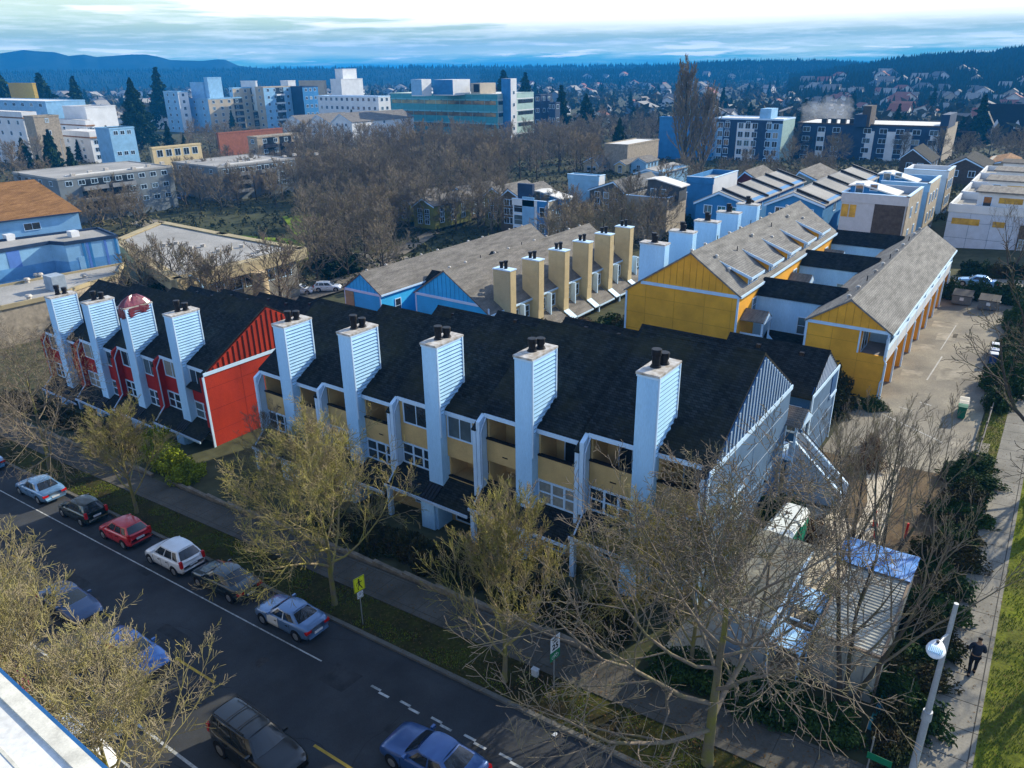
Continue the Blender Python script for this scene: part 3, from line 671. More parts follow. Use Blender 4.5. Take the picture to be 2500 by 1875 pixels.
# carport building and links
def build_carport_block():
    P = thing('townhouse_block', 'mustard block with open carports and white balcony rail along the parking lot', 'townhouses', (-12, 81, -1))
    x0, x1, xr, ye = -15.26, -8.75, -12.0, 99.5; yg = 63.7; ze, zr = 5.25, 7.45; zf = 2.75
    b = MB(); b.prism([(x0, yg, -2.5), (-10.9, yg, -2.5), (-10.9, yg, ze-.1), (x0, yg, ze-.1)], (0, ye-yg, 0)); b.prism([(x0, yg, ze-.1), (x1, yg, ze-.1), (xr, yg, zr-.15)], (0, ye-yg, 0)); b.build('wall', yel, P)
    b = MB(); b.box(-10.9, x1, yg, yg+.2, -1.2, zf+.35); b.build('front_wall', yel, P); b = MB(); b.box(-10.9, x1, ye-.2, ye, -1.2, zf+.35); b.build('back_wall', yel, P)
    gable_roof_y(P, x0-.15, x1+.25, xr, yg-.12, ye+.1, ze-.1, ze-.16, zr, shgrey)
    t = MB(); t.box(x0, x1+.05, yg-.07, yg, ze-.26, ze); t.box(x0, x0+.16, yg-.07, yg, -2, ze-.26); t.box(-10.98, -10.86, yg-.07, yg, zf+.35, ze-.26); t.box(x1-.14, x1+.03, yg-.07, yg+.1, zf+.35, ze-.26); t.build('band_trim', trim, P)
    g = MB(); x = x0+.5
    while x < x1-.2:
        zt = ze+(zr-ze)*(1-abs(x-xr)/3.25)-.25
        if zt > ze+.05: g.box(x-.02, x+.02, yg-.02, yg, ze, zt)
        x += .62
    g.build('batten', yeld, P)
    panel_lines(P, x0, -10.95, yg, (3.9,), (-13.1,), -2, 5.0, yeld); panel_lines(P, x0, x1, yg, (2.4, .9), (-13.1, -10.9), -2, 3.0, yeld)
    f = MB(); f.box(-10.9, x1, yg+.2, ye-.2, zf-.2, zf+.02); f.build('balcony_floor', M('balcony_deck', (.22, .23, .25), .9, .1), P)
    r = MB(); r.box(x1-.08, x1+.02, yg+.2, ye, zf-.25, zf+.95); r.build('balcony_rail', M('rail_panel', (.52, .53, .54), .7, .06), P)
    r = MB(); r.box(x1-.12, x1+.08, yg, ye, zf+.95, zf+1.03); r.build('rail_cap', trim, P)
    g = MB(); g.box(x1+.2, x1+.34, yg-.1, ye, ze-.38, ze-.2); g.build('gutter', trim, P)
    for i in range(9):
        y = yg+.1+i*(ye-yg-.4)/8
        if 0 < i < 8:
            p = MB(); p.box(-10.9, x1-.02, y, y+.16, -1.3, zf-.2); p.build('carport_divider', yel, P)
            p = MB(); p.box(-10.9, x1-.15, y, y+.12, zf, ze-.12); p.build('balcony_divider', white, P)
        p = MB(); p.box(x1-.02, x1+.12, y-.02, y+.16, -.9, zf-.2); p.box(x1-.1, x1+.04, y, y+.14, zf-.2, ze-.3); p.build('post', trim, P)
        if i < 8:
            window(P, (-10.9, y+1.0, zf+.1), Y_, X_, 2.2, 2.0, 2, 1, .07)
            s = MB(); s.box(-10.9, x1, y+.3, y+4.2, SL*(-9.8)-.05, SL*(-9.8)+.06); s.build('carport_slab', concw, P)
    p = MB(); p.path([(x1+.05, yg-.12, ze-.3), (x1-.1, yg-.12, ze-.6), (x1-.1, yg-.12, zf+.2), (x1+.05, yg-.12, zf-.1), (x1+.05, yg-.12, 1.2), (x1-.08, yg-.12, .9), (x1-.08, yg-.12, -.6)], .06, 6); p.build('downpipe', trimblue, P)
    # low links to the big block
    for i, y in enumerate((67.87, 81.45, 94.12)):
        l = MB(); l.box(-21, x0, y+.15, y+3.6, -2, 5.3); l.build('link_wall', white, P)
        l = MB(); l.prism([(-21, y-.1, 5.42), (-21, y+1.9, 6.7), (-21, y+3.9, 5.42), (-21, y+1.9, 6.5)], (7.4, 0, 0)); l.build('link_roof', shdark, P)
        w = window(P, (-17.0, y+.15, 2.4), X_, -Y_, .65, 1.5, 1, 2, .08, gm=gglass); window(P, (-15.98, y+.15, 2.4), X_, -Y_, .6, 1.5, 1, 2, .08, gm=gglass)
        l = MB(); l.tube((-19.4, y+.1, .6), (-19.4, y+.1, 3.6), .03, .03, 6); l.build('drain_pipe', trimblue, P)
        # low shed roof in front and entry canopy
        l = MB(); l.prism([(-19.6, y-2.7, 1.2), (-19.6, y+.1, 2.3), (-19.6, y+.1, 2.15), (-19.6, y-2.7, 1.05)], (3.6, 0, 0)); l.build('lean_to_roof', shdark, P)
        l = MB(); l.box(-19.5, -16.1, y-2.5, y+.15, -2, 1.15); l.build('lean_to_wall', yel, P)
    roof_bits(P, [(-12.5, 65+i*3.3) for i in range(11)], lambda x: 7.45-.3)
build_carport_block()
def entry_canopy(y, z, lab):
    P = thing('entry_canopy', lab, 'canopy', (-20, y, 0))
    b = MB(); b.prism([(-20.95, y-1.2, z+.1), (-18.9, y-1.2, z+.1), (-18.9, y, z+.85), (-20.95, y, z+.85)], (0, 0, .1))
    b.prism([(-20.95, y+1.2, z+.1), (-18.9, y+1.2, z+.1), (-18.9, y, z+.85), (-20.95, y, z+.85)], (0, 0, .1)); b.build('roof', shmid, P)
    b = MB()
    for a in (-19.0,):
        for yy in (y-1.0, y+1.0): b.box(a-.07, a+.07, yy-.07, yy+.07, -1.5, z+.12)
    b.build('post', trim, P)
    b = MB(); b.prism([(-18.88, y-1.15, z+.02), (-18.88, y+1.15, z+.02), (-18.88, y, z+.8)], (.05, 0, 0)); b.box(-20.9, -18.9, y-1.1, y-1.04, z-1.9, z-1.0); b.box(-20.9, -18.9, y-1.0, y+1.0, z-2.1, z-1.9); b.build('railing', trim, P)
    b = MB(); b.prism([(-18.9, y-.9, z-2.1), (-18.9, y-.9, z-1.2), (-17.0, y-.9, z-3.1), (-17.0, y-.9, z-4.1)], (0, .08, 0)); b.prism([(-18.9, y+.4, z-2.1), (-18.9, y+.4, z-1.2), (-17.0, y+.4, z-3.1), (-17.0, y+.4, z-4.1)], (0, .08, 0)); b.build('stair_side', white, P)
for y, z, l in ((65.2, 3.9, 'gabled entry porch with white stair at the front corner of the mustard block'), (78.6, 4.3, 'middle gabled entry canopy between the mustard blocks'), (91.5, 4.3, 'farthest gabled entry canopy between the mustard blocks')): entry_canopy(y, z, l)
# ---------------------------------------------------------------- blue and cream complex
BN, t0, t1 = big_house('long grey roofed block with bright blue gable and six cream chimneys', -59.6, -48.7, -55.0, .87, -.1, 4.0, 63.5, 96, bluep, blued, bluep, 'r', [], cream, [], roofm=shmid, zg=-6.5)
b = MB(); b.box(-48.72, -48.6, 63.6, 96, -7, -.3); b.build('chimney_side_wall', cream, BN)
for i in range(6):
    y = 66.0+i*5.7; x1 = -47.6; x0 = -49.9
    b = MB(); b.box(x0, x1, y, y+1.15, -6, 4.3); c = b.build('chimney', cream, BN)
    l = MB()
    for k in range(26): l.box(x1, x1+.03, y+.05, y+1.1, 4.0-.22*k, 4.0-.22*k+.19)
    for k in range(14): l.box(x0+.05, x1-.05, y-.03, y, 4.0-.22*k, 4.0-.22*k+.19)
    l.build('lap_siding', cream, c)
    k = MB(); k.box(x0-.06, x1+.08, y-.08, y+1.23, 4.3, 4.42); k.build('chimney_cap', trim, c)
    for dx, h in ((.75, .62), (1.35, .8)):
        f = MB(); f.tube((x0+dx, y+.58, 4.4), (x0+dx, y+.58, 4.4+h), .2, .2, 10); f.tube((x0+dx, y+.58, 4.3+h), (x0+dx, y+.58, 4.52+h), .26, .26, 10); f.build('flue', flue_m, c)
    # white edged porch roofs and bays below each chimney pair
    b = MB(); b.prism([(-48.6, y+1.3, -2.6), (-46.4, y+1.3, -3.9), (-46.4, y+1.3, -4.0), (-48.6, y+1.3, -2.75)], (0, 4.0, 0)); b.build('porch_roof', shmid, BN)
    b = MB(); b.prism([(-48.6, y+.0, -2.5), (-46.3, y+.0, -3.9), (-46.3, y+.0, -4.0), (-48.6, y+.0, -2.62)], (0, 1.15, 0)); b.box(-46.42, -46.3, y+1.3, y+5.3, -4.1, -3.92); b.build('porch_trim', trim, BN)
    b = MB(); b.box(-48.6, -47.9, y+3.2, y+3.4, -7, -.3); b.build('party_fin', trim, BN)
    b = MB(); b.box(-46.6, -46.4, y+1.2, y+1.4, -7, -3.9); b.build('porch_post', trim, BN)
    window(BN, (-48.6, y+1.5, -2.2), Y_, X_, 1.4, 1.3, 2, 2, .1); window(BN, (-48.6, y+3.7, -2.2), Y_, X_, 1.4, 1.3, 2, 2, .1)
roof_bits(BN, [(-55.4, 65+i*2.9) for i in range(11)], lambda x: 3.8)
BF, t2, t3 = big_house('far long grey roofed block with small blue gable and porch opening', -71.8, -65.4, -68.6, -.4, -.4, 1.8, 63.5, 101, bluep, blued, bluep, 'r', [], cream, [], roofm=shmid, zg=-6.7)
b = MB(); b.box(-71.6, -70.1, 63.4, 63.49, -2.9, -.8); b.build('porch_opening', M('porch_shade', (.30, .26, .14), .8, .1), BF)
window(BF, (-65.4, 66, -3.4), Y_, X_, .9, 1.7, 1, 2, .1)
roof_bits(BF, [(-69.0, 65+i*3.4) for i in range(11)], lambda x: 1.6)
for y in (71, 84): 
    l = MB(); l.prism([(-65.4, y, -.9), (-65.4, y+2.2, .6), (-65.4, y+4.4, -.9), (-65.4, y+2.2, .4)], (6.2, 0, 0)); l.build('link_roof', shdark, BF)
    l = MB(); l.box(-65.4, -59.6, y+.2, y+4.2, -7.5, -.95); l.build('link_wall', bluep, BF)
    window(BF, (-62.5, y+.2, -3.2), X_, -Y_, .9, 1.6, 1, 2, .1)
# ================================================================ the city behind
def onX(px, py, X):
    d = ray(px, py); t = X/d.x; return Vector((X, d.y*t, CH+d.z*t))
def onY(px, py, Y):
    d = ray(px, py); t = Y/d.y; return Vector((d.x*t, Y, CH+d.z*t))
def proj(p):
    v = Vector(p)-Vector((0, 0, CH)); w = v.dot(FW); return PW/2+FPX*v.dot(R2)/w, PH/2-FPX*v.dot(U2)/w
def zoomer(ox, oy, s): return lambda x, y: (ox+x/s, oy+y/s)
T0z, T1z, T2z = zoomer(0, 0, 2.633), zoomer(830, 0, 2.633), zoomer(1660, 0, 2.633)
Y1z, YLz, Y0z = zoomer(1660, 380, 2.633), zoomer(0, 380, 2.633), zoomer(830, 380, 2.633)
MDz, SCz, RTz = zoomer(1240, 380, 4.608), zoomer(0, 480, 4.608), zoomer(2000, 380, 2.506)
def corners(c, D, lx, rx):
    """near corner pixel c at distance D; the left face runs along -X, the right face along +Y"""
    C = at(c[0], c[1], D)
    def solve(f, px, lo, hi):
        for _ in range(50):
            m = (lo+hi)/2
            if (proj(f(m))[0]-px)*(proj(f(hi))[0]-px) > 0: hi = m
            else: lo = m
        return f((lo+hi)/2)
    Lp = solve(lambda t: Vector((C.x-t, C.y, C.z)), lx, 0, 300)
    Rp = solve(lambda t: Vector((C.x, C.y+t, C.z)), rx, 0, 200)
    return [Lp, C, Rp, Vector((Lp.x, Rp.y, C.z))]
def facade(par, a, b, zt, zb, rows, cols, w, h, gm=None, fm=None, skip=None, inset=1.0, n=None, nx=2, top=.9, fr=.12):
    a, b = Vector((a[0], a[1], 0)), Vector((b[0], b[1], 0)); u = (b-a).normalized(); n = Vector((u.y, -u.x, 0)); L = (b-a).length
    fh = (zt-zb)/rows
    for r in range(rows):
        for c in range(cols):
            if skip and skip(r, c): continue
            s = inset+(L-2*inset)*(c+.5)/cols-w/2; z = zt-fh*r-top-h
            o = a+u*s+Z_*z
            window(par, o, u, n, w, h, nx, 1, fr, fm=fm, gm=gm)
def bldg(name, label, pts, zt, zb, wm, rm, cat='building', para=.35, floors=None, rim=None, kid=None):
    P = thing(name, label, cat, (sum(p[0] for p in pts)/len(pts), sum(p[1] for p in pts)/len(pts), zb))
    b = MB(); b.prism([(p[0], p[1], zb-3) for p in pts], (0, 0, zt-zb+3)); b.build('wall', wm, P)
    n = len(pts); r = MB(); r.face([(p[0], p[1], zt+.02) for p in pts]); r.build('roof', rm, P)
    if para:
        c = MB()
        for i in range(n):
            a, q = Vector((pts[i][0], pts[i][1], zt)), Vector((pts[(i+1) % n][0], pts[(i+1) % n][1], zt)); u = (q-a).normalized(); nn = Vector((u.y, -u.x, 0))
            c.obox(a, u, Z_, nn, -.15, (q-a).length+.15, -.25, para, -.2, .12)
        c.build('parapet', rim or wm, P)
    return P
def balconies(par, a, b, zt, zb, rows, spots, w, dep=1.3, m=None, bk=True):
    a, b = Vector((a[0], a[1], 0)), Vector((b[0], b[1], 0)); u = (b-a).normalized(); n = Vector((u.y, -u.x, 0)); L = (b-a).length; fh = (zt-zb)/rows
    for r in range(rows):
        for s in spots:
            o = a+u*(L*s-w/2)+Z_*(zt-fh*(r+1))
            if bk: q = MB(); q.obox(o, u, Z_, n, 0, w, .1, fh-.35, -.02, .03); q.build('balcony_door', dglass, par)
            k = MB(); k.obox(o, u, Z_, n, 0, w, -.05, .1, 0, dep); k.obox(o, u, Z_, n, 0, w, .1, 1.0, dep-.06, dep); k.obox(o, u, Z_, n, 0, .06, .1, 1.0, 0, dep-.06); k.obox(o, u, Z_, n, w-.06, w, .1, 1.0, 0, dep-.06); k.build('balcony', m, par)
def rbox(name, par, x0, x1, y0, y1, z0, z1, m):
    b = MB(); b.box(x0, x1, y0, y1, z0, z1); return b.build(name, m, par)
roofg = M('flat_roof_grey', (.36, .35, .33), .95, 0, .12, spec=.05, col2=(.24, .235, .22), fine=.12, fs=4)
roofd = M('flat_roof_dark', (.16, .16, .155), .95, 0, .12, spec=.05, col2=(.11, .11, .105), fine=.12, fs=4)
roofw = M('flat_roof_white', (.62, .61, .58), .9, .08, .3)
greyblue = M('grey_blue_stucco', (.16, .19, .21), .9, .1, .3, bump=.1)
beige = M('beige_stucco', (.40, .35, .27), .9, .07, .3)
whiteb = M('white_stucco', (.62, .64, .66), .8, .06, .3)
skyb = M('sky_blue_paint_and_shade', (.22, .42, .62), .7, .08, .5)
midb = M('mid_blue_paint', (.035, .19, .42), .7, .08, .5)
navyb = M('navy_cladding', (.022, .048, .10), .7, .1, .5)
tealp = M('teal_spandrel', (.05, .26, .30), .4, .1, .5)
tealg = M('pale_green_spandrel', (.34, .48, .44), .5, .06, .5)
goldg = M('gold_reflecting_glass', (.30, .22, .10), .12, 0, .35, col2=(.05, .045, .03), fine=.0, metal=.5, spec=.8)
brownr = shingle('brown_shingles', (.20, .105, .045), (.25, .135, .06))
redr = M('red_roof', (.34, .09, .06), .9, .15, .8)
stone = M('tan_stone', (.34, .29, .22), .9, .15, 1.5, bump=.2)
darkst = M('dark_brown_brick', (.075, .062, .052), .9, .15, 2)
fascia = M('tan_fascia', (.36, .30, .18), .8, .08, .5)
olive = M('olive_siding', (.17, .18, .045), .8, .1)
# --- two grey apartment blocks
def grey_block(label, px, z, rows, fs, ss, bs, bf):
    p = [gp(*O(*q), z) for q in px]; P = bldg('apartment_block', label, p, z, -10.5, greyblue, roofg, 'apartments', .25, rim=M('grey_roof_edge', (.30, .30, .29), .9, .05))
    facade(P, p[0], p[1], z, -10.5+1.5, rows, fs, 1.5, 1.1, top=.8, fr=.09); 
    facade(P, p[1], p[2], z, -10.5+1.5, rows, ss, 1.6, 1.1, top=.8, fr=.09, skip=lambda r, c: c < ss*.45 and r > 0 or (r == 3))
    balconies(P, p[1], p[2], z-.4, -10.5+1.5, rows, bs, 6.5, 1.4, M('grey_balcony', (.22, .23, .24), .8, .1)); balconies(P, p[0], p[1], z-.4, -9, rows, bf, 4, 1.2, MATS['grey_balcony'])
    c = (p[0]+p[2])/2
    b = MB(); u = (p[2]-p[1]).normalized(); w = (p[0]-p[1]).normalized()
    b.obox(p[1]+w*4+Z_*.03, u, w, Z_, 4, (p[2]-p[1]).length-6, 0, .9, 0, .22); b.build('roof_walkway', roofw, P)
    for i in range(7):
        b = MB(); q = p[1]+w*(3+2.2*(i % 3))+u*(5+i*5.5); b.obox(q+Z_*.03, u, w, Z_, 0, 1.1, 0, .9, 0, .7); b.build('roof_vent', capm, P)
    return P, p
grey_block('four storey grey apartment block nearest the left edge with pale walkway on its flat roof', [(27, 373), (123, 388), (371, 360), (279, 349)], .2, 3, 4, 9, (.28, .52), (.35,))
grey_block('four storey grey apartment block partly behind bare trees, right of the nearer grey block', [(373, 351), (470, 362), (638, 343), (540, 334)], -1.2, 3, 4, 9, (.25, .62), (.3,))
# --- blue school with brown roof
def school():
    zl, zm = -2.5, 1.8
    s = lambda x, y, z: gp(*SCz(x, y), z)
    A, B, C, D = s(0, 970, zl), s(640, 845, zl), s(805, 860, zl), s(1385, 762, zl)
    A = A+(A-B).normalized()*40; u = (D-C).normalized(); w = Vector((-u.y, u.x, 0)); 
    if w.dot(C) < 0: w = -w
    bk = s(700, 335, zm); dep = (bk-C).dot(w)
    P = thing('school', 'bright blue striped school building with brown pitched hall roof at the left edge', 'school', (A+D)/2)
    poly = [A, B, C, D, D+w*dep*.55, A+w*dep]
    b = MB(); b.prism([(p.x, p.y, zl-5) for p in poly], (0, 0, zm-zl+5)); b.build('wall', skyb, P)
    b = MB(); b.face([(p.x, p.y, zm+.03) for p in poly]); b.build('flat_roof', roofg, P)
    b = MB()
    for i in range(len(poly)):
        a, q = poly[i].copy(), poly[(i+1) % len(poly)].copy(); a.z = q.z = zm; uu = (q-a).normalized(); b.obox(a, uu, Z_, Vector((uu.y, -uu.x, 0)), -.1, (q-a).length+.1, -.15, .35, -.2, .12)
    b.build('roof_edge', navyb, P)
    # painted lower band and upright stripes (proud sheets of paint boards)
    def stripe(a, q, s0, s1, z0, z1, m, nm='painted_stripe', d=.03):
        uu = (q-a).normalized(); uu.z = 0; n = Vector((uu.y, -uu.x, 0)); 
        if n.dot(a) > 0: n = -n
        L = (q-a).length; k = MB(); o = Vector((a.x, a.y, 0)); k.obox(o, uu, Z_, n, L*s0, L*s1, z0, z1, -.01, d); k.build(nm, m, P)
    lb = M('painted_band_blue', (.10, .27, .52), .7, .08)
    stripe(A, B, 0, 1, zl, zl+1.7, lb, 'painted_band'); stripe(B, C, 0, 1, zl, zl+1.7, lb, 'painted_band'); stripe(C, D, 0, 1, zl, zl+1.7, lb, 'painted_band')
    vio = M('violet_blue_paint', (.09, .20, .52), .7, .05)
    LAB = (B-A).length; t0 = (LAB-(B-s(150, 940, zl)).length)/LAB
    stripe(A, B, t0, t0+.035, zl+1.7, zm-.1, vio, d=.04)
    for a_, m_ in ((.30, midb), (.38, vio), (.43, midb), (.72, vio), (.92, midb)): stripe(C, D, a_, a_+.045, zl, zm-.1, m_, d=.05)
    stripe(C, D, .19, .30, zl, zl+2.2, skyb, 'door', .06)
    uu = (B-A).normalized(); n = Vector((uu.y, -uu.x, 0))
    if n.dot(A) > 0: n = -n
    for x in (130, 450):
        q = s(x, 930-(x-130)*.19, zl); window(P, Vector((q.x, q.y, zl+.55))+n*.03, uu, n, 2.6, 1.5, 2, 1, .08)
    # hall behind with its brown roof
    h0 = A+w*(dep+.5); h1 = s(975, 372, zm); L = (h1-h0).dot(u); zE, zR = zm+2.6, zm+7.2; hw = 9
    o = Vector((h0.x, h0.y, 0)); b = MB(); b.obox(o, u, w, Z_, 0, L, 0, 2*hw, zl-4, zE); b.build('hall_wall', skyb, P)
    b = MB(); b.quads([o-w*.5+u*-.5+Z_*zE, o-w*.5+u*(L+.5)+Z_*zE, o+w*hw+u*(L-3)+Z_*zR, o+w*hw+Z_*zR, o+w*(2*hw+.5)+u*(L+.5)+Z_*zE, o+w*(2*hw+.5)+Z_*zE], [(0, 1, 2, 3), (3, 2, 4, 5), (1, 4, 2)]); b.build('hall_roof', brownr, P)
    for i in range(6): 
        n_ = -w; window(P, o+u*(L-8-i*6.3)+Z_*(zm+.7)+n_*.02, u, n_, 2.2, 1.0, 2, 1, .08)
    b = MB(); b.obox(o, u, w, Z_, 0, L, -.5, -.35, zE-.2, zE+.02); b.build('hall_gutter', navyb, P)
    for k, (x, y) in enumerate(((830, 450), (110, 490), (470, 350))):
        q = s(x, y, zm); b = MB(); b.box(q.x-.7, q.x+.7, q.y-.6, q.y+.6, zm, zm+.9); b.build('roof_unit', whiteb, P)
    # lower roof in front
    F = [A-w*0, D, s(1300, 900, zl), s(1000, 980, zl), s(620, 1120, zl), s(0, 1255, zl)]; F.append(F[-1]+(A-D).normalized()*40)
    Q = bldg('flat_building', 'low grey flat roofed wing in front of the blue school wall', F, zl, -8, stone, roofg, 'building', .3, rim=fascia)
    for x, y in ((310, 970), (540, 1010), (950, 920), (330, 1160), (420, 915), (455, 912)):
        q = s(x, y, zl); b = MB(); b.tube((q.x, q.y, zl), (q.x, q.y, zl+.45), .3, .3, 10); b.tube((q.x, q.y, zl+.45), (q.x, q.y, zl+.7), .5, .35, 10); b.build('roof_vent', capm, Q)
    q = s(640, 1040, zl); b = MB(); b.box(q.x-1.2, q.x+1.2, q.y-.9, q.y+.9, zl, zl+2.0); b.build('roof_unit', M('unit_grey', (.30, .36, .42), .7, .1), Q)
school()
# --- tan edged flat roof on its round pillar
def tan_flat():
    z = -1.8
    p = [gp(*O(*q), z) for q in ((386, 600), (637, 539), (470, 508), (349, 484), (262, 520))]
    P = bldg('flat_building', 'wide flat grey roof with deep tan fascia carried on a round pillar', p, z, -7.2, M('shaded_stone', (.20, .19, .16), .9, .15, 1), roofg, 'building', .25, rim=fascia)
    c = MB()
    for i in range(5):
        a, q = p[i], p[(i+1) % 5]; u = (q-a).normalized(); n = Vector((u.y, -u.x, 0)); c.obox(Vector((a.x, a.y, z)), u, Z_, n, -1.2, (q-a).length+1.2, -1.5, .2, -.2, 1.4)
    c.build('fascia', fascia, P)
    q = gp(*O(566, 638), -7.0); b = MB(); b.tube((q.x, q.y, -7.5), (q.x, q.y, -3.2), 1.25, 1.25, 20); b.build('pillar', M('pillar_concrete', (.46, .36, .22), .85, .1, 1), P)
    facade(P, p[0], p[1], z-1.4, -6.6, 1, 6, 2.4, 1.6, top=.8, fr=.1)
    for i in range(9):
        q = p[4]+(p[1]-p[4])*(.18+.075*i)+(p[3]-p[0])*(-.12+.13*((i*37) % 5)/5); b = MB(); b.tube((q.x, q.y, z), (q.x, q.y, z+.5), .35, .45, 8); b.build('roof_vent', capm, P)
tan_flat()
# --- generic blocks
def block(name, label, c, D, lx, rx, zb, wm, rm=None, side=None, front=None, **k):
    p = corners(c, D, lx, rx); P = bldg(name, label, p, p[0].z, zb, wm, rm or roofg, 'building', **k)
    for i, sp in ((0, front), (1, side)):
        if sp: facade(P, p[i], p[i+1], p[0].z, zb, *sp[:4], **(sp[4] if len(sp) > 4 else {}))
    return P, p
def skin(par, a, b, z0, z1, m, s0=0, s1=1, d=.05, name='cladding'):
    a, b = Vector((a[0], a[1], 0)), Vector((b[0], b[1], 0)); u = (b-a).normalized(); n = Vector((u.y, -u.x, 0)); L = (b-a).length
    k = MB(); k.obox(a, u, Z_, n, L*s0, L*s1, z0, z1, -.02, d); return k.build(name, m, par)
# teal office building
def teal():
    c = T1z(1012, 607); p = corners(c, 446, T1z(325, 605)[0], T1z(1245, 580)[0]); zt = p[0].z
    P = bldg('office_building', 'long teal office building with gold ribbon windows and tall white stair tower', p, zt, -12, tealp, roofw, 'office building', .3, rim=tealg)
    fh = 6.3
    for i in range(4):
        z = zt-3.5-i*fh
        skin(P, p[0], p[1], z-2.0, z, goldg, .01, .985, .06, 'ribbon_window'); skin(P, p[0], p[1], z+.25, z+.75, M('teal_rail', (.16, .42, .50), .5, .05), 0, 1, .3, 'spandrel_rail')
        skin(P, p[1], p[2], z-2.0, z, dglass, .02, .30, .06, 'ribbon_window'); skin(P, p[1], p[2], z-2.0, z, dglass, .55, .98, .06, 'ribbon_window')
        skin(P, p[1], p[2], z+.3, z+.8, whiteb, 0, 1, .2, 'spandrel_rail')
        for j in range(9): 
            s = (j+.5)/9; skin(P, p[0], p[1], z+.1, z+.6, navyb, s-.004, s+.004, .34, 'bracket')
    skin(P, p[1], p[2], -12, zt, tealg, 0, 1, .03)
    for j in range(1, 9): skin(P, p[0], p[1], -12, zt, M('teal_mullion', (.12, .36, .44), .5, .05), j/9-.0012, j/9+.0012, .07, 'mullion')
    # tower
    tp = corners(T1z(1092, 505), 447, T1z(1032, 508)[0], T1z(1130, 505)[0]); Q = MB()
    Q.prism([(q.x+.5, q.y, -12) for q in tp], (0, 0, tp[0].z+12)); Q.build('stair_tower', whiteb, P)
    skin(P, tp[0]+X_*.5, tp[1]+X_*.5, -12, tp[0].z, midb, 0, 1, .05)
    for k in range(4):
        window(P, Vector((tp[1].x+.55, tp[1].y+(tp[2].y-tp[1].y)*.4, tp[0].z-8-k*fh*1.0)), Y_, X_, 1.3, 1.5, 1, 1, .1)
    # plant rooms on the roof
    for (a, l, r, m1) in ((T1z(523, 510), 455, 585, skyb), (T1z(724, 512), 595, 835, midb)):
        q = corners(a, 452, T1z(l, 0)[0], T1z(r, 0)[0]); b = MB(); b.prism([(v.x, v.y, zt-.5) for v in q], (0, 0, q[0].z-zt+.5)); g = b.build('plant_room', whiteb, P)
        skin(g if 0 else P, q[0], q[1], zt, q[0].z, m1, 0, 1, .05, 'plant_wall')
    q = corners(T1z(900, 535), 455, T1z(840, 0)[0], T1z(1000, 0)[0]); b = MB(); b.prism([(v.x, v.y, zt-.5) for v in q], (0, 0, q[0].z-zt+.5)); b.build('plant_screen', beige, P)
    skin(P, q[0], q[1], zt+1.0, q[0].z-.5, black, .3, .9, .05, 'louvre')
teal()
# cluster of apartment blocks left of it
WN = dict(top=.9, fr=.14, nx=2)
apts = [
 ('pale blue grey apartment block at the left end of the white cluster', (1140, 592), 1048, 1205, skyb, (6, 2), (6, 1), 570, whiteb),
 ('beige six storey apartment block with balconies and a sunlit plain side', (1335, 638), 1213, 1552, skyb, (5, 2), (5, 4), 565, beige),  # blue front: shade put into the colour of a beige wall
 ('tall beige apartment slab behind the balcony block', (1492, 568), 1470, 1652, skyb, (6, 1), (6, 3), 585, beige),
 ('beige and blue apartment block with a column of dark balconies', (1690, 563), 1638, 1872, beige, (6, 1), (6, 4), 570, skyb),
 ('deep blue apartment block with one plain navy side', (1942, 560), 1832, 2042, navyb, None, (5, 3), 575, midb)]
for lab, c, l, r, fm_, f, s_, D, sm in apts:
    P, p = block('apartment_block', lab, T0z(*c), D, T0z(l, 0)[0], T0z(r, 0)[0], -12, fm_, roofw, para=.5)
    skin(P, p[1], p[2], -12, p[0].z, sm, 0, 1, .04)
    if f: facade(P, p[0], p[1], p[0].z, -12, f[0], f[1], 1.6, 1.7, **WN)
    facade(P, p[1]+X_*.06, p[2]+X_*.06, p[0].z, -12, s_[0], s_[1], 1.7, 1.8, **WN)
    if 'balcon' in lab: balconies(P, p[1]+X_*.06, p[2]+X_*.06, p[0].z, -12, 5, (.55,) if 'column' in lab else (.88,), 7, 1.4, whiteb if 'column' in lab else beige)
for lab, c, l, r, D, m in (('tall grey blue lift tower box on the apartment roofs', (1330, 500), 1308, 1420, 575, skyb), ('low blue plant box on the apartment roofs', (1300, 532), 1220, 1315, 578, skyb), ('small white plant box right of the beige slab', (1640, 522), 1545, 1652, 590, whiteb), ('beige rooftop storey behind the blue block', (2080, 520), 1920, 2095, 640, beige), ('white stepped tower rising behind the apartment cluster', (2200, 445), 2152, 2290, 640, whiteb), ('wide white block below the stepped tower', (2190, 510), 2122, 2330, 630, whiteb), ('white plant box on the blue block', (1850, 520), 1802, 1898, 600, whiteb)):
    block('rooftop_block', lab, T0z(*c), D, T0z(l, 0)[0], T0z(r, 0)[0], 2, m, roofw, para=.3)
P, p = block('apartment_block', 'long white and blue apartment block with rows of paired windows left of the teal offices', T1z(245, 622), 520, T0z(2040, 0)[0], T1z(322, 0)[0], -12, whiteb, roofw, (4, 2, 1.9, 1.8, WN), (4, 11, 2.0, 1.9, WN), rim=trim)
block('apartment_block', 'dark balconied apartment block just right of the teal offices', T1z(1290, 612), 430, T1z(1250, 0)[0], T1z(1365, 0)[0], -12, navyb, roofw, (4, 2, 2.0, 1.9, WN), (4, 1, 2.0, 1.9, WN))
block('apartment_block', 'lower dark apartment block stepping right of the teal offices', T1z(1385, 662), 420, T1z(1340, 0)[0], T1z(1415, 0)[0], -12, navyb, roofw, (3, 1, 2.0, 1.9, WN), (3, 2, 2.0, 1.9, WN))
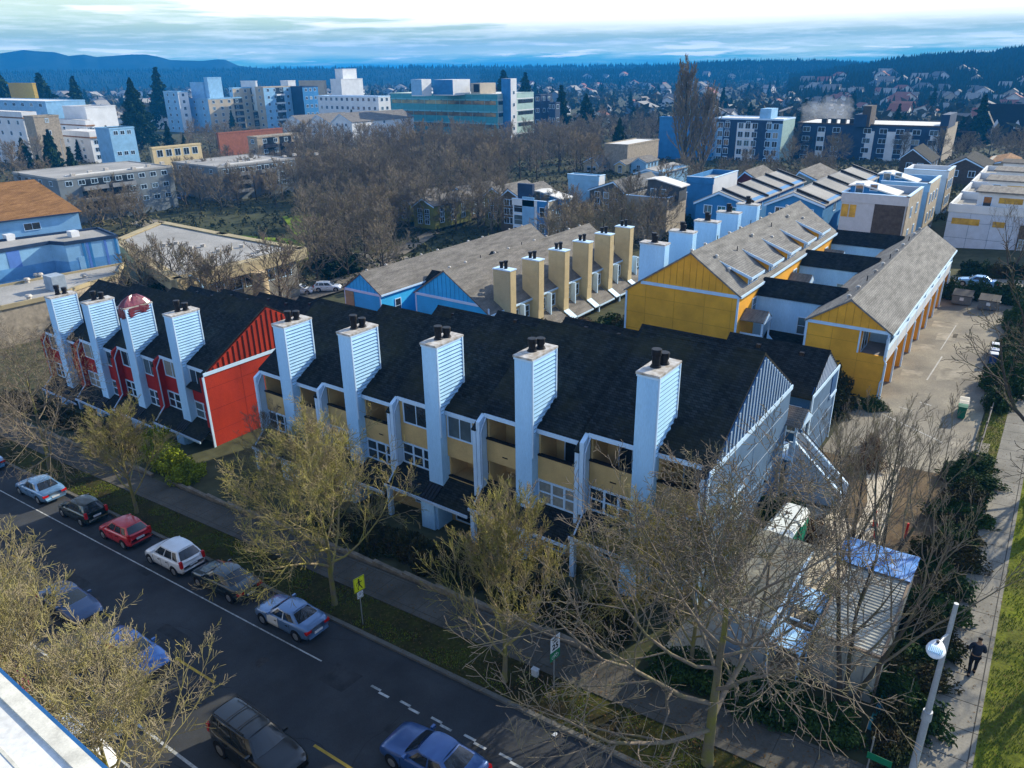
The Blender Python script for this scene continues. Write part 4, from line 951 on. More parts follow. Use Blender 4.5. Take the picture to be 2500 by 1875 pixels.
# left white flats with brown mansards
def mansard(label, c, D, l, r, wm, rows, fc, sc, mh=2.6):
    P, p = block('apartment_block', label, T0z(*c), D, T0z(l, 0)[0], T0z(r, 0)[0], -11, wm, roofw, para=0)
    z = p[0].z; b = MB(); q = [v.copy() for v in p]; cx = (p[0]+p[2])/2
    n = 4; up = [v+(cx-v).normalized()*2.2+Z_*.1 for v in q]; dn = [v-(cx-v).normalized()*.6-Z_*mh for v in q]
    b.quads(dn+up, [(i, (i+1) % n, n+(i+1) % n, n+i) for i in range(n)]); b.build('mansard_roof', brownr, P)
    facade(P, p[0], p[1], z-mh, -11, rows, fc, 1.8, 1.6, **WN); facade(P, p[1], p[2], z-mh, -11, rows, sc, 2.0, 1.7, **WN)
    return P, p
mansard('white flats with brown mansard roof standing farthest right of the left group', (570, 850), 395, 372, 725, whiteb, 3, 2, 3)
mansard('white flats with brown mansard behind the grey stair tower', (135, 722), 400, -160, 232, whiteb, 4, 5, 3)
mansard('white flats with brown mansard set back on the upper row', (545, 775), 425, 350, 600, whiteb, 3, 2, 2)
block('stair_tower', 'plain grey brown stair tower between the white mansard flats', T0z(212, 752), 385, T0z(150, 0)[0], T0z(375, 0)[0], -11, stone, roofd, (4, 1, 1.2, 1.4, WN))
block('apartment_block', 'long pale blue topped flats at the upper left', T0z(290, 655), 470, T0z(-200, 0)[0], T0z(545, 0)[0], -11, skyb, roofw, None, (1, 9, 3, 1.5, WN))
block('warehouse', 'ochre windowless block with a dark band near the skyline at far left', T0z(205, 537), 560, T0z(50, 0)[0], T0z(228, 0)[0], -10, M('ochre_wall', (.46, .30, .06), .8, .08), roofd)
block('house', 'blue house under a dark hip roof beside the big conifer', T0z(700, 830), 350, T0z(610, 0)[0], T0z(860, 0)[0], -11, skyb, shdark, (2, 3, 1.6, 1.4, WN))
block('flat_building', 'small low cream building with dark windows below the conifers', T0z(975, 955), 300, T0z(960, 0)[0], T0z(1290, 0)[0], -11, cream, roofw, (1, 5, 2.0, 2.2, dict(top=.8, fr=.1)))
block('flat_building', 'low brick building under a red roof behind the bare trees', T0z(1400, 860), 360, T0z(1390, 0)[0], T0z(1815, 0)[0], -11, M('brick_wall', (.26, .10, .06), .9, .1), redr)
P, p = block('apartment_block', 'three storey grey apartment block with flat roof and dark balconies in the trees', T0z(1650, 885), 330, T0z(1590, 0)[0], T0z(1945, 0)[0], -11, stone, roofg, (3, 4, 1.6, 1.4, WN), (3, 1, 1.6, 1.4, WN))
balconies(P, p[1], p[2], p[0].z, -11, 3, (.25, .6), 6, 1.3, M('dark_balcony', (.06, .06, .07), .8, .1))
block('flat_building', 'wide grey flat roof beyond the big conifer', T0z(545, 690), 440, T0z(400, 0)[0], T0z(740, 0)[0], -10, whiteb, roofg)
# gabled pale flats in front of the cluster
def gabled(name, label, pl, pa, pr, Yg, far, wm, rm, zb, rows=2, cols=2, cat='house', win=True):
    a, b_, c = onY(*pl, Yg), onY(*pa, Yg), onY(*pr, Yg)
    P = thing(name, label, cat, ((a.x+c.x)/2, (Yg+far)/2, zb))
    b = MB(); b.prism([(a.x, Yg, zb-2), (c.x, Yg, zb-2), (c.x, Yg, c.z), (b_.x, Yg, b_.z), (a.x, Yg, a.z)], (0, far-Yg, 0)); b.build('wall', wm, P)
    gable_roof_y(P, a.x-.4, c.x+.4, b_.x, Yg-.3, far+.3, a.z-.15, c.z-.15, b_.z+.15, rm)
    t = MB(); t.prism([(a.x-.35, Yg-.33, a.z-.3), (b_.x, Yg-.33, b_.z), (c.x+.35, Yg-.33, c.z-.3), (c.x+.35, Yg-.33, c.z-.6), (b_.x, Yg-.33, b_.z-.35), (a.x-.35, Yg-.33, a.z-.6)], (0, .04, 0)); t.build('barge_board', trim, P)
    if win:
        facade(P, (a.x, Yg), (c.x, Yg), min(a.z, c.z), zb, rows, cols, 1.3, 1.3, top=.6, fr=.12); facade(P, (c.x, Yg), (c.x, far), c.z, zb, rows, 3, 1.3, 1.3, top=.6, fr=.12)
    return P
for i, (x, w) in enumerate(((1815, 150), (1975, 150), (2130, 130))):
    gabled('apartment_block', ['pale gabled flats with grey roof, leftmost of three in front of the white cluster', 'pale gabled flats with grey roof, middle one of three', 'pale gabled flats with grey roof, rightmost of three nearest the teal offices'][i], T0z(x, 800-i*8), T0z(x+w*.4, 745-i*6), T0z(x+w, 800-i*8), 300-i*4, 340, whiteb, shmid, -12, 3, 2)
# right: blue and white flats, navy flats
P, p = block('apartment_block', 'five storey blue and white apartment block behind the tall poplar', T2z(665, 772), 325, T2z(230, 0)[0], T2z(742, 0)[0], -12, navyb, roofw, None, (5, 3, 1.5, 1.7, WN), rim=trim)
for s0, s1, m in ((.0, .13, skyb), (.34, .60, whiteb), (.79, 1.0, skyb)): skin(P, p[0], p[1], -12, p[0].z-1.4, m, s0, s1, .06)
skin(P, p[1], p[2], -12, p[0].z, M('green_grey_cladding', (.28, .42, .40), .7, .08), 0, 1, .04)
facade(P, p[0]-Y_*.07, p[1]-Y_*.07, p[0].z-.6, -12, 5, 9, 1.9, 2.0, skip=lambda r, c: c in (2, 6), **WN)
q = corners(T2z(590, 700), 330, T2z(518, 0)[0], T2z(632, 0)[0]); b = MB(); b.prism([(v.x, v.y, p[0].z) for v in q], (0, 0, q[0].z-p[0].z)); b.build('lift_room', skyb, P)
P, p = block('apartment_block', 'navy and pale blue wing of flats standing directly behind the poplar trunks', T2z(225, 765), 332, T2z(-130, 0)[0], T2z(250, 0)[0], -12, midb, roofw, (5, 6, 2.0, 1.9, WN), None)
P, p = block('apartment_block', 'long dark navy apartment block with white window bays and two roof towers', T2z(1715, 818), 333, T2z(757, 0)[0], T2z(1785, 0)[0], -12, navyb, roofw, None, None, rim=darkst)
for s in (.18, .52, .66, .77, .94): skin(P, p[0], p[1], -12, p[0].z-2.2, whiteb, s-.028, s+.028, .06)
facade(P, p[0]-Y_*.07, p[1]-Y_*.07, p[0].z-.4, -12, 4, 9, 2.6, 1.7, skip=lambda r, c: c == 3, **WN)
skin(P, p[1], p[2], -12, p[0].z+.3, stone, 0, 1, .15)
for (a, l, r, m) in ((T2z(1235, 682), 1182, 1268, darkst), (T2z(1205, 738), 1125, 1262, navyb), (T2z(1740, 738), 1685, 1785, navyb)):
    q = corners(a, 334, T2z(l, 0)[0], T2z(r, 0)[0]); b = MB(); b.prism([(v.x, v.y, p[0].z-.5) for v in q], (0, 0, q[0].z-p[0].z+.5)); b.build('roof_tower', m, P)
for i in range(5):
    q = at(*T2z(930+i*60, 790), 345); b = MB(); b.box(q.x-1, q.x+1, q.y-1, q.y+1, p[0].z, p[0].z+1.8); b.build('roof_unit', metald, P)
gabled('church_hall', 'long black roofed hall with two pointed white dormers at the right edge', T2z(1945, 800), T2z(1960, 672), T2z(2010, 800), 440, 445, navyb, black, -12, win=False)
a = at(*T2z(1950, 780), 470); e = at(*T2z(2320, 790), 470)
b = MB(); 
P = thing('church_hall', 'huge black gabled roof with two small pointed white windows at the right edge', 'hall', ((a.x+e.x)/2, a.y, -12))
b.prism([(a.x, a.y, -13), (a.x, a.y, a.z-6), (a.x, a.y+10, a.z+8), (a.x, a.y+24, a.z-6), (a.x, a.y+24, -13)], (e.x-a.x, 0, 0)); b.build('roof', black, P)
for f in (.23, .60):
    x = a.x+(e.x-a.x)*f; b = MB(); b.prism([(x-1.2, a.y+2, a.z-5), (x+1.2, a.y+2, a.z-5), (x+1.2, a.y+2, a.z-1.6), (x, a.y+2, a.z+.8), (x-1.2, a.y+2, a.z-1.6)], (0, 3, 0)); b.build('pointed_dormer', whiteb, P)
# modern townhouse boxes, right
def modern(label, c, D, l, r, zb, wm, sm, pent=None, ps=None, extra=None, para=.9, rows=3):
    p = corners(c, D, l, r); z = p[0].z
    P = bldg('modern_townhouse', label, p, z-1.0, zb, wm, roofg, 'townhouse', para=1.0, rim=wm)
    c_ = MB()
    for i in range(2):
        a, q = p[i], p[i+1]; u = (q-a).normalized(); n = Vector((u.y, -u.x, 0)); c_.obox(Vector((a.x, a.y, z)), u, Z_, n, -.2, (q-a).length+.2, 0, .1, -.25, .2)
    c_.build('coping', trim, P)
    if sm: skin(P, p[1], p[2], zb, z-.02, sm, 0, 1, .14)
    if pent:
        q = corners(pent[0], D+2.5, pent[1], pent[2]); zz = q[0].z; b = MB(); L = (q[1]-q[0]).length
        y0, y1 = q[1].y, max(q[2].y, q[1].y+3.5)
        b.prism([(q[0].x, y0, z-1.1), (q[1].x, y0, z-1.1), (q[1].x, y0, zz-.9), (q[0].x+L*.25, y0, zz+.2), (q[0].x, y0, zz)], (0, y1-y0, 0)); pp = b.build('penthouse', pent[3], P)
        b = MB(); b.prism([(q[0].x-.3, y0-.4, zz+.02), (q[0].x+L*.25, y0-.4, zz+.24), (q[1].x+.5, y0-.4, zz-.98), (q[1].x+.5, y0-.4, zz-.8), (q[0].x+L*.25, y0-.4, zz+.42), (q[0].x-.3, y0-.4, zz+.2)], (0, y1-y0+.8, 0)); b.build('penthouse_roof', roofw, pp)
        window(P, (q[0].x+L*.12, y0, z-.9), X_, -Y_, 1.0, 2.0, 1, 1, .1, gm=gglass); window(P, (q[0].x+L*.45, y0, z+.3), X_, -Y_, .9, .8, 1, 1, .1, gm=gglass)
    return P, p
P, p = modern('cream and brown stone modern townhouse with blue penthouse nearest the mustard block', Y1z(1470, 268), 121, Y1z(1050, 0)[0], Y1z(1560, 0)[0], -3.5, M('pale_lilac_panel', (.42, .45, .50), .7, .05), stone, (Y1z(1385, 215), Y1z(1100, 0)[0], Y1z(1420, 0)[0], midb))
skin(P, p[0], p[1], -3.5, p[0].z-.6, darkst, .52, .98, .06)
for s0, s1 in ((.01, .12), (.14, .24)): skin(P, p[0], p[1], p[0].z-3.4, p[0].z-1.6, M('amber_glass', (.55, .33, .05), .25, .2, 1), s0, s1, .05, 'window')
facade(P, p[1]+X_*.15, p[2]+X_*.15, p[0].z-1, -3, 3, 2, .9, 1.3)
P, p = modern('second modern townhouse with sky blue penthouse behind the stone one', Y1z(1605, 182), 139, Y1z(1300, 0)[0], Y1z(1675, 0)[0], -3.5, skyb, beige, (Y1z(1512, 135), Y1z(1285, 0)[0], Y1z(1530, 0)[0], midb))
facade(P, p[1]+X_*.15, p[2]+X_*.15, p[0].z-1, -3, 3, 3, .9, 1.4)
P, p = modern('third modern townhouse with white railed roof deck at the back of the row', Y1z(1725, 100), 160, Y1z(1450, 0)[0], Y1z(1768, 0)[0], -3.5, whiteb, stone)
facade(P, p[1]+X_*.15, p[2]+X_*.15, p[0].z-1, -3, 3, 3, .9, 1.4)
# the white row at the right edge
def right_row():
    g = onY(*RTz(748, 560), 0.1) if 0 else G(*RTz(748, 560))
    x0, y0 = g.x, g.y; zt = CH+(ray(*RTz(795, 292)).z)*(math.hypot(x0, y0)/math.hypot(ray(*RTz(795, 292)).x, ray(*RTz(795, 292)).y))
    for i, (lab, dz) in enumerate((('white panelled modern townhouse with amber windows at the right edge', 0), ('second white modern townhouse of the right row with boxy penthouse', .2), ('third white modern townhouse of the right row', .3), ('farthest white modern townhouse of the right row', .4))):
        ya, yb = y0+i*12.5, y0+i*12.5+12.3; z = zt+dz; zb = hgt(x0, ya)-.2
        P = bldg('modern_townhouse', lab, [Vector((x0, ya, z)), Vector((x0+17, ya, z)), Vector((x0+17, yb, z)), Vector((x0, yb, z))], z-.9, zb, M('pale_blue_white_panel', (.50, .56, .66), .6, .05), roofg, 'townhouse', .9, rim=whiteb)
        b = MB(); b.box(x0+3.2, x0+10.5, ya+1.6, ya+8, z-1, z+1.7); pp = b.build('penthouse', whiteb, P)
        b = MB(); b.box(x0+2.8, x0+10.9, ya+1.1, ya+8.4, z+1.7, z+1.9); b.build('penthouse_roof', shmid, pp)
        window(P, (x0+4.0, ya+1.6, z-.9), X_, -Y_, 1.0, 2.0, 1, 1, .08, gm=dglass)
        skin(P, (x0+5.9, ya+1.6), (x0+8.9, ya+1.6), z+.3, z+1.1, M('amber_glass', (.55, .33, .05), .25, .2, 1), 0, 1, .05, 'window')
        if i == 0:
            q = MB()
            for k in (2.9, 5.6, 8.4): q.box(x0+k, x0+k+.04, ya-.02, ya, zb, z)
            for k in (2.6, 4.9, 7.0): q.box(x0, x0+9, ya-.02, ya, z-k, z-k+.04)
            q.build('panel_seam', slate, P)
            skin(P, (x0+.6, ya), (x0+4.2, ya), z-2.9, z-2.0, MATS['amber_glass'], 0, 1, .05, 'window'); skin(P, (x0+5.9, ya), (x0+7.4, ya), z-2.9, z-2.1, MATS['amber_glass'], 0, 1, .05, 'window')
            skin(P, (x0+9.3, ya), (x0+16, ya), zb, z-2.3, darkst, 0, 1, .3); window(P, (x0+9.6, ya-.3, zb+.6), X_, -Y_, 1.4, 1.8, 3, 4, .08)
        facade(P, (x0, yb), (x0, ya), z-1, zb, 3, 3, .9, 1.3)
right_row()
# middle: modern house with blue penthouse, dark boxes, gabled houses among the trees
P, p = modern('white and blue modern house with curved blue penthouse roof among the bare trees', MDz(450, 522), 152, MDz(55, 0)[0], MDz(712, 0)[0], -7, whiteb, beige, (MDz(600, 440), MDz(280, 0)[0], MDz(640, 0)[0], midb))
skin(P, p[0], p[1], -7, p[0].z+.6, skyb, .28, .62, .12); skin(P, p[0], p[1], -7, p[0].z, midb, .72, 1, .3)
for r in range(4): window(P, p[0]+(p[1]-p[0])*.04+Z_*(-2.6-2.5*r)-Y_*.02, X_, -Y_, 2.6, 1.9, 1, 2, .1)
for r in range(3): window(P, p[0]+(p[1]-p[0])*.80+Z_*(-3.0-3.2*r)-Y_*.32, X_, -Y_, 1.2, 1.8, 1, 2, .1)
facade(P, p[1]+X_*.15, p[2]+X_*.15, p[0].z-1, -7, 3, 4, 1.2, 1.4)
q = corners(MDz(275, 325), 156, MDz(108, 0)[0], MDz(300, 0)[0]); b = MB(); b.prism([(v.x, v.y, p[0].z-1) for v in q], (0, 0, q[0].z-p[0].z+1)); b.build('stair_box', navyb, P)
modern('pale blue boxy roof storey above a grey house in the bare trees', MDz(1020, 232), 190, MDz(678, 0)[0], MDz(1088, 0)[0], -8, skyb, whiteb)
modern('grey modern house with dark glazed roof storey left of the blue chimneys', MDz(1790, 482), 150, MDz(1340, 0)[0], MDz(2005, 0)[0], -6, M('mid_grey_panel', (.24, .24, .23), .8, .08), beige, (MDz(1935, 300), MDz(1575, 0)[0], MDz(2008, 0)[0], M('charcoal_panel', (.06, .07, .08), .6, .1)))
gabled('house', 'dark grey gabled house between the pale blue box and the grey modern house', MDz(920, 370), MDz(1190, 290), MDz(1300, 400), 165, 185, M('dark_house_siding', (.085, .09, .09), .8, .1), roofd, -7, 3, 3)
gabled('house', 'beige gabled house right of centre beyond the pale box', MDz(860, 60), MDz(960, 10), MDz(1020, 110), 250, 275, beige, shmid, -9, 2, 2)
gabled('house', 'cream gabled house with a sunlit side wall beyond the pale box', MDz(1205, 90), MDz(1260, 60), MDz(1320, 95), 248, 270, cream, shmid, -9, 2, 1)
gabled('house', 'blue gabled house right of the cream one', MDz(1385, 85), MDz(1470, 25), MDz(1555, 70), 252, 262, skyb, shmid, -9, 2, 1)
gabled('house', 'white and grey house with wide flat gable beside the poplar foot', MDz(1430, 185), MDz(1560, 150), MDz(1740, 185), 195, 212, skyb, roofg, -8, 2, 3)
for i, (x, y, w, D) in enumerate(((320, 300, 130, 165), (470, 320, 130, 160), (600, 290, 150, 172), (700, 250, 110, 180), (930, 250, 110, 172), (1030, 260, 120, 168))):
    gabled('house', ['olive walled row house with cream barge boards, leftmost in the grove', 'olive row house second from the left in the grove', 'brown roofed row house in the middle of the grove', 'dark row house half hidden by the grove', 'grey roofed row house left of the white and blue modern house', 'row house with light barge boards against the blue modern house'][i], Y0z(x, y), Y0z(x+w*.45, y-45), Y0z(x+w, y), D*.84, D*.84+14, [olive, olive, M('brown_siding', (.13, .10, .07), .8, .1), darkst, olive, MATS['brown_siding']][i], shmid, -8, 3, 2)
# long ribbed grey roofs with blue gables, right of centre
for lab, pl, pa, pr_, Yg, far in (('blue walled row under a ribbed grey roof, left one of the pair', (105, 290), (255, 232), (445, 305), 128, 160), ('blue walled row under a ribbed grey roof, right one of the pair', (560, 300), (735, 240), (925, 312), 122, 160)):
    P = gabled('ribbed_roof_row', lab, Y1z(*pl), Y1z(*pa), Y1z(*pr_), Yg, far, midb, roofg, -5, 2, 3, 'townhouses')
    a, bb, c = onY(*Y1z(*pl), Yg), onY(*Y1z(*pa), Yg), onY(*Y1z(*pr_), Yg)
    for k in range(5):
        y = Yg+1+k*(far-Yg-2)/4; b = MB(); b.prism([(bb.x, y, bb.z+.2), (c.x+.4, y, c.z-.05), (c.x+.4, y, c.z+.3), (bb.x, y, bb.z+.6)], (0, .4, 0)); b.build('roof_rib', metald, P)
gabled('house', 'grey hip roofed house with satellite dish behind the ribbed roofs', Y1z(690, 200), Y1z(770, 100), Y1z(880, 150), 165, 180, stone, shmid, -5)
gabled('house', 'dark red house with white barge boards beside the ribbed roofs', Y1z(350, 165), Y1z(420, 100), Y1z(500, 150), 172, 184, M('oxblood', (.16, .03, .03), .8, .1), shmid, -5)
modern('blue boxy house with pale roof terrace left of the ribbed roofs', Y1z(215, 145), 165, Y1z(50, 0)[0], Y1z(370, 0)[0], -6, midb, whiteb)
gabled('house', 'old dark wooden house with wide overhanging gable behind the modern row', T2z(1420, 1010), T2z(1500, 955), T2z(1610, 1040), 235, 250, darkst, shdark, -10, 2, 2)
gabled('house', 'second old dark house with a wide gable behind the white railed deck', T2z(1690, 1075), T2z(1840, 1015), T2z(1970, 1080), 215, 232, darkst, shdark, -10, 2, 2)
gabled('house', 'brown roofed house behind the right hand white row', T2z(1960, 1050), T2z(2080, 1035), T2z(2150, 1060), 230, 250, beige, brownr, -10, 2, 2)
block('flat_building', 'long low pale roofed commercial building beyond the grove', T1z(1850, 935), 290, T1z(1700, 0)[0], T1z(2050, 0)[0], -11, stone, roofw)
block('flat_building', 'low grey depot roofs behind the navy flats at right', T2z(1900, 850), 400, T2z(1790, 0)[0], T2z(2260, 0)[0], -12, darkst, roofd)
# ---------------------------------------------------------------- building whose roof corner shows at the lower left
P = thing('street_building', 'white flat roof corner with blue edge flashing at the lower left', 'building', (-28, 0, -2))
z = 9.4
rbox('wall', P, -60, -13.0, -14, 4.9, -4, z-.02, M('near_wall', (.30, .30, .30), .8, .05))
rbox('roof', P, -60, -13.0, -14, 4.55, z-.02, z+.05, M('white_membrane', (.66, .66, .64), .7, 0, .35, col2=(.50, .49, .45), fine=.1, fs=6))
rbox('parapet', P, -60.0, -12.9, 4.55, 4.95, z-.3, z+.12, M('parapet_membrane', (.60, .58, .50), .8, .12, 1.5))
rbox('edge_flashing', P, -60.0, -12.88, 4.95, 5.05, z-.5, z+.10, M('blue_flashing', (.02, .10, .26), .5, .1))
b = MB()
for i in range(3): b.box(-60, -13.1, 3.75-i*2.4, 3.83-i*2.4, z+.05, z+.065)
b.build('membrane_seam', MATS['parapet_membrane'], P)
# ---------------------------------------------------------------- far hills
def ridge(name, D0, D1, prof, m, z0=-13, jag=0, back=200, n=240, trees=0, ts=6, houses=0):
    """prof: skyline pixels; the slope rises from D0 to the skyline at D1"""
    xs = [p[0] for p in prof]; V = []; rows = 14
    def pt(x, t):
        for (xa, ya), (xb, yb) in zip(prof, prof[1:]):
            if xa <= x <= xb: y = ya+(yb-ya)*(x-xa)/(xb-xa); break
        else: y = prof[-1][1]
        top = at(x, y, D1); d = Vector((top.x, top.y, 0)).normalized(); D = D0+(D1-D0)*t; p = d*D
        e = (noise.noise(Vector((p.x*.006, p.y*.006, 0)))+.5*noise.noise(Vector((p.x*.018, p.y*.018, 5))))*jag*3.2*math.sin(math.pi*min(1, t*.97))
        return p+Z_*(z0+(top.z-z0)*(t**1.25)+e)
    for i in range(n+1):
        x = xs[0]+(xs[-1]-xs[0])*i/n
        for j in range(rows): V.append(pt(x, j/(rows-1)))
        d = pt(x, 1); d.z = 0; V.append(d.normalized()*(D1+back)+Z_*(z0-20))
    R_ = rows+1; b = MB(); b.quads(V, [(i*R_+j, (i+1)*R_+j, (i+1)*R_+j+1, i*R_+j+1) for i in range(n) for j in range(R_-1)], 0, True)
    o = tag(b.build(name, m, None, True), kind='structure')
    if trees:
        R = random.Random(int(D1)); B = MB()
        for _ in range(trees):
            t = R.random()**.6 if R.random() < .7 else 1.0; p = pt(R.uniform(xs[0], xs[-1]), min(1, t)); s = ts*R.uniform(.5, 1.3); h = s*R.uniform(1.2, 2.6); k = 5; i0 = len(B.v)
            B.v += [(p.x+s*.55*math.cos(q*1.2566), p.y+s*.55*math.sin(q*1.2566), p.z+(h*.15 if q % 2 else 0)) for q in range(k)]+[(p.x, p.y, p.z+h)]
            for q in range(k): B.f.append((i0+q, i0+(q+1) % k, i0+k)); B.m.append(0); B.sm.append(False)
        tag(B.build('forest', m_tree, None, True), 'dense dark conifer forest covering the %s' % ('nearer right hand hillside' if D1 < 1500 else 'far ridge' if D1 < 2100 else 'farther ridges'), 'forest', kind='stuff')
    for k in range(houses):
        p = pt(rrh.uniform(xs[0], xs[-1]), rrh.uniform(.02, .62)); HILLH.append(p)
    return o
rrh = random.Random(8); HILLH = []
m_tree = M('far_conifers', (.016, .030, .016), .95, 0, .02, col2=(.030, .036, .018), fine=.2, fs=.1, spec=.0)
forest = M('wooded_hillside', (.022, .036, .018), 1, 0, .012, spec=.0, col2=(.040, .045, .028), fine=.25, fs=.09)
far_m = M('mountain_forest', (.02, .032, .028), 1, 0, .004, spec=.0, col2=(.012, .022, .02), fine=.2, fs=.02)
MT = [(-400, 330), (0, 345), (150, 320), (230, 328), (350, 335), (440, 360), (540, 350), (620, 365), (750, 355), (850, 348), (940, 350), (1020, 365), (1090, 385), (1300, 390), (1400, 382), (1450, 385), (1530, 420), (1640, 435), (1740, 442), (2300, 445)]
ridge('mountains', 2600, 3150, [T0z(*p) for p in MT], far_m, jag=5)
ridge('far_hills', 2000, 2500, [T0z(-400, 480), T0z(0, 478), T0z(600, 465), T0z(1100, 458), T0z(2200, 446)]+[T1z(300, 440), T1z(900, 437), T1z(1400, 432), T1z(2200, 424), T2z(600, 412), T2z(1200, 430), T2z(2300, 430)], far_m, jag=3, trees=6000, ts=4.5)
ridge('far_hills', 1500, 1950, [T1z(900, 470), T1z(1300, 478), T1z(1700, 470), T1z(1900, 455), T1z(2200, 438), T2z(120, 425), T2z(350, 410), T2z(600, 412), T2z(850, 407), T2z(1000, 416), T2z(1200, 432), T2z(2300, 440)], forest, jag=3, trees=7000, ts=4.5, houses=12)
ridge('hillside', 700, 1400, [T2z(700, 520), T2z(1000, 480), T2z(1200, 450), T2z(1300, 428), T2z(1450, 410), T2z(1600, 392), T2z(1800, 387), T2z(2000, 380), T2z(2080, 358), T2z(2212, 342), T2z(2400, 320)], forest, jag=3, trees=9000, ts=4.6, houses=60)
# ================================================================ trees and planting
def bark(name, c1, c2, moss, mz=.5):
    m = bpy.data.materials.new(name); m.use_nodes = True; t = m.node_tree; b = t.nodes['Principled BSDF']
    tc = N(t, 'ShaderNodeTexCoord'); n = N(t, 'ShaderNodeTexNoise'); n.inputs['Scale'].default_value = 1.6; n.inputs['Detail'].default_value = 5; t.links.new(tc.outputs['Object'], n.inputs[0])
    n2 = N(t, 'ShaderNodeTexNoise'); n2.inputs['Scale'].default_value = 14; n2.inputs['Detail'].default_value = 3; t.links.new(tc.outputs['Object'], n2.inputs[0])
    c = mixc(t, n2.outputs[0], c1, c2); c = mixc(t, ramp(t, n.outputs[0], [(mz-.1, 0.0), (mz+.12, 1.0)]), c, moss)
    t.links.new(c, b.inputs['Base Color']); b.inputs['Roughness'].default_value = .9; b.inputs['Specular IOR Level'].default_value = .2
    MATS[name] = m; return m
bk_moss = bark('mossy_bark', (.09, .075, .05), (.19, .16, .11), (.17, .16, .035), .48)
bk_twig = bark('mossy_twigs', (.15, .12, .08), (.27, .215, .13), (.23, .21, .05), .48)
bk_dark = bark('dark_bark', (.035, .028, .022), (.085, .07, .055), (.07, .075, .03), .6)
bk_grey = bark('grey_twigs', (.115, .095, .075), (.22, .18, .135), (.16, .145, .07), .58)
bk_brown = bark('brown_twigs', (.15, .11, .08), (.26, .20, .14), (.18, .15, .08), .5)
def tube_chain(mb, pts, rs, n, m=0):
    """one continuous tapered tube through the points"""
    base = len(mb.v); k = len(pts); u = None
    for i, p in enumerate(pts):
        d = (pts[min(i+1, k-1)]-pts[max(i-1, 0)]).normalized()
        if u is None: u = d.orthogonal().normalized()
        u = (u-d*u.dot(d)).normalized(); w = d.cross(u)
        for j in range(n):
            a = 2*math.pi*j/n; q = p+(u*math.cos(a)+w*math.sin(a))*rs[i]; mb.v.append((q.x, q.y, q.z))
    for i in range(k-1):
        for j in range(n):
            a = base+i*n+j; b_ = base+i*n+(j+1) % n
            mb.f.append((a, b_, b_+n, a+n)); mb.m.append(m); mb.sm.append(True)
def tree_mesh(seed, H, levels, r0=.22, trunk_h=.25, spread=.62, up=.35, counts=(9, 7, 6, 5), fine=.008, tmat=None, cmat=None, lens=(.62, .52, .48, .42), wob=.22, stems=1, droop=0.0):
    """a bare tree: returns (trunk mesh, branches mesh), base at the origin"""
    R = random.Random(seed); T = MB(); B = MB()
    def rv(): return Vector((R.uniform(-1, 1), R.uniform(-1, 1), R.uniform(-1, 1)))
    def grow(p, d, L, r, lv, seg):
        pts = [p.copy()]; rs = [r]; k = seg; q = p.copy(); dd = d.normalized()
        for i in range(k):
            dd = (dd+rv()*wob+Z_*up*(.5 if lv < 2 else .28-droop)).normalized()
            q = q+dd*(L/k); pts.append(q.copy()); rs.append(max(fine, r*(1-.72*(i+1)/k)))
        return pts, rs
    def rec(pts, rs, lv, L):
        if lv >= levels: return
        n = counts[min(lv, len(counts)-1)]
        for i in range(n):
            t = (.22 if lv else .30)+(.78 if lv else .70)*(i+R.random()*.8)/n; t = min(t, .985)
            f = t*(len(pts)-1); k = min(int(f), len(pts)-2); a = f-k
            p = pts[k].lerp(pts[k+1], a); r = rs[k]+(rs[k+1]-rs[k])*a
            ax = (pts[k+1]-pts[k]).normalized(); s = ax.orthogonal().normalized(); s.rotate(Matrix.Rotation(R.uniform(0, 6.283), 3, ax))
            ang = spread*(1.15-.45*t)*R.uniform(.75, 1.25)
            d = ax*math.cos(ang)+s*math.sin(ang)
            l = L*lens[min(lv, 3)]*R.uniform(.7, 1.15)*(1.1-.45*t)
            rr = max(fine, r*R.uniform(.5, .68)) if lv < 1 else max(fine, r*.6)
            seg = (5, 4, 3, 2)[min(lv, 3)]
            P2, r2 = grow(p, d, l, rr, lv+1, seg)
            tube_chain(B, P2, r2, (6, 4, 3, 3)[min(lv, 3)])
            rec(P2, r2, lv+1, l)
    for s in range(stems):
        d = Z_.copy() if stems == 1 else Vector((math.cos(s*2.4)*.28, math.sin(s*2.4)*.28, 1)).normalized()
        h = H*(.80 if stems == 1 else .85)
        pts = [Vector((0, 0, -.3)) if stems == 1 else Vector((d.x*.4, d.y*.4, -.3))]; rs = [r0*1.25]; q = pts[0].copy(); dd = d
        k = 9
        for i in range(k):
            dd = (dd+rv()*.10+d*.4+Z_*.1).normalized(); q = q+dd*(h/k); pts.append(q.copy()); rs.append(r0*(1-.85*((i+1)/k)**.8)+fine)
        tube_chain(T, pts, rs, 10)
        # limbs
        n = counts[0]
        for i in range(n):
            t = trunk_h+(1-trunk_h)*(i/n)**.85+R.uniform(0, .05); t = min(t, .97); f = t*(len(pts)-1); kk = min(int(f), len(pts)-2)
            p = pts[kk].lerp(pts[kk+1], f-kk); r = rs[kk]
            a = i*2.399+R.uniform(-.4, .4); ang = spread*1.35*(1.15-.6*t)
            dl = Vector((math.cos(a)*math.sin(ang), math.sin(a)*math.sin(ang), math.cos(ang)))
            L = H*lens[0]*(1.05-.62*t)*R.uniform(.8, 1.15)
            P2, r2 = grow(p, dl, L, r*R.uniform(.5, .7), 1, 6); tube_chain(B, P2, r2, 6); rec(P2, r2, 1, L)
    return T.mesh('trunk', tmat), B.mesh('branches', cmat)
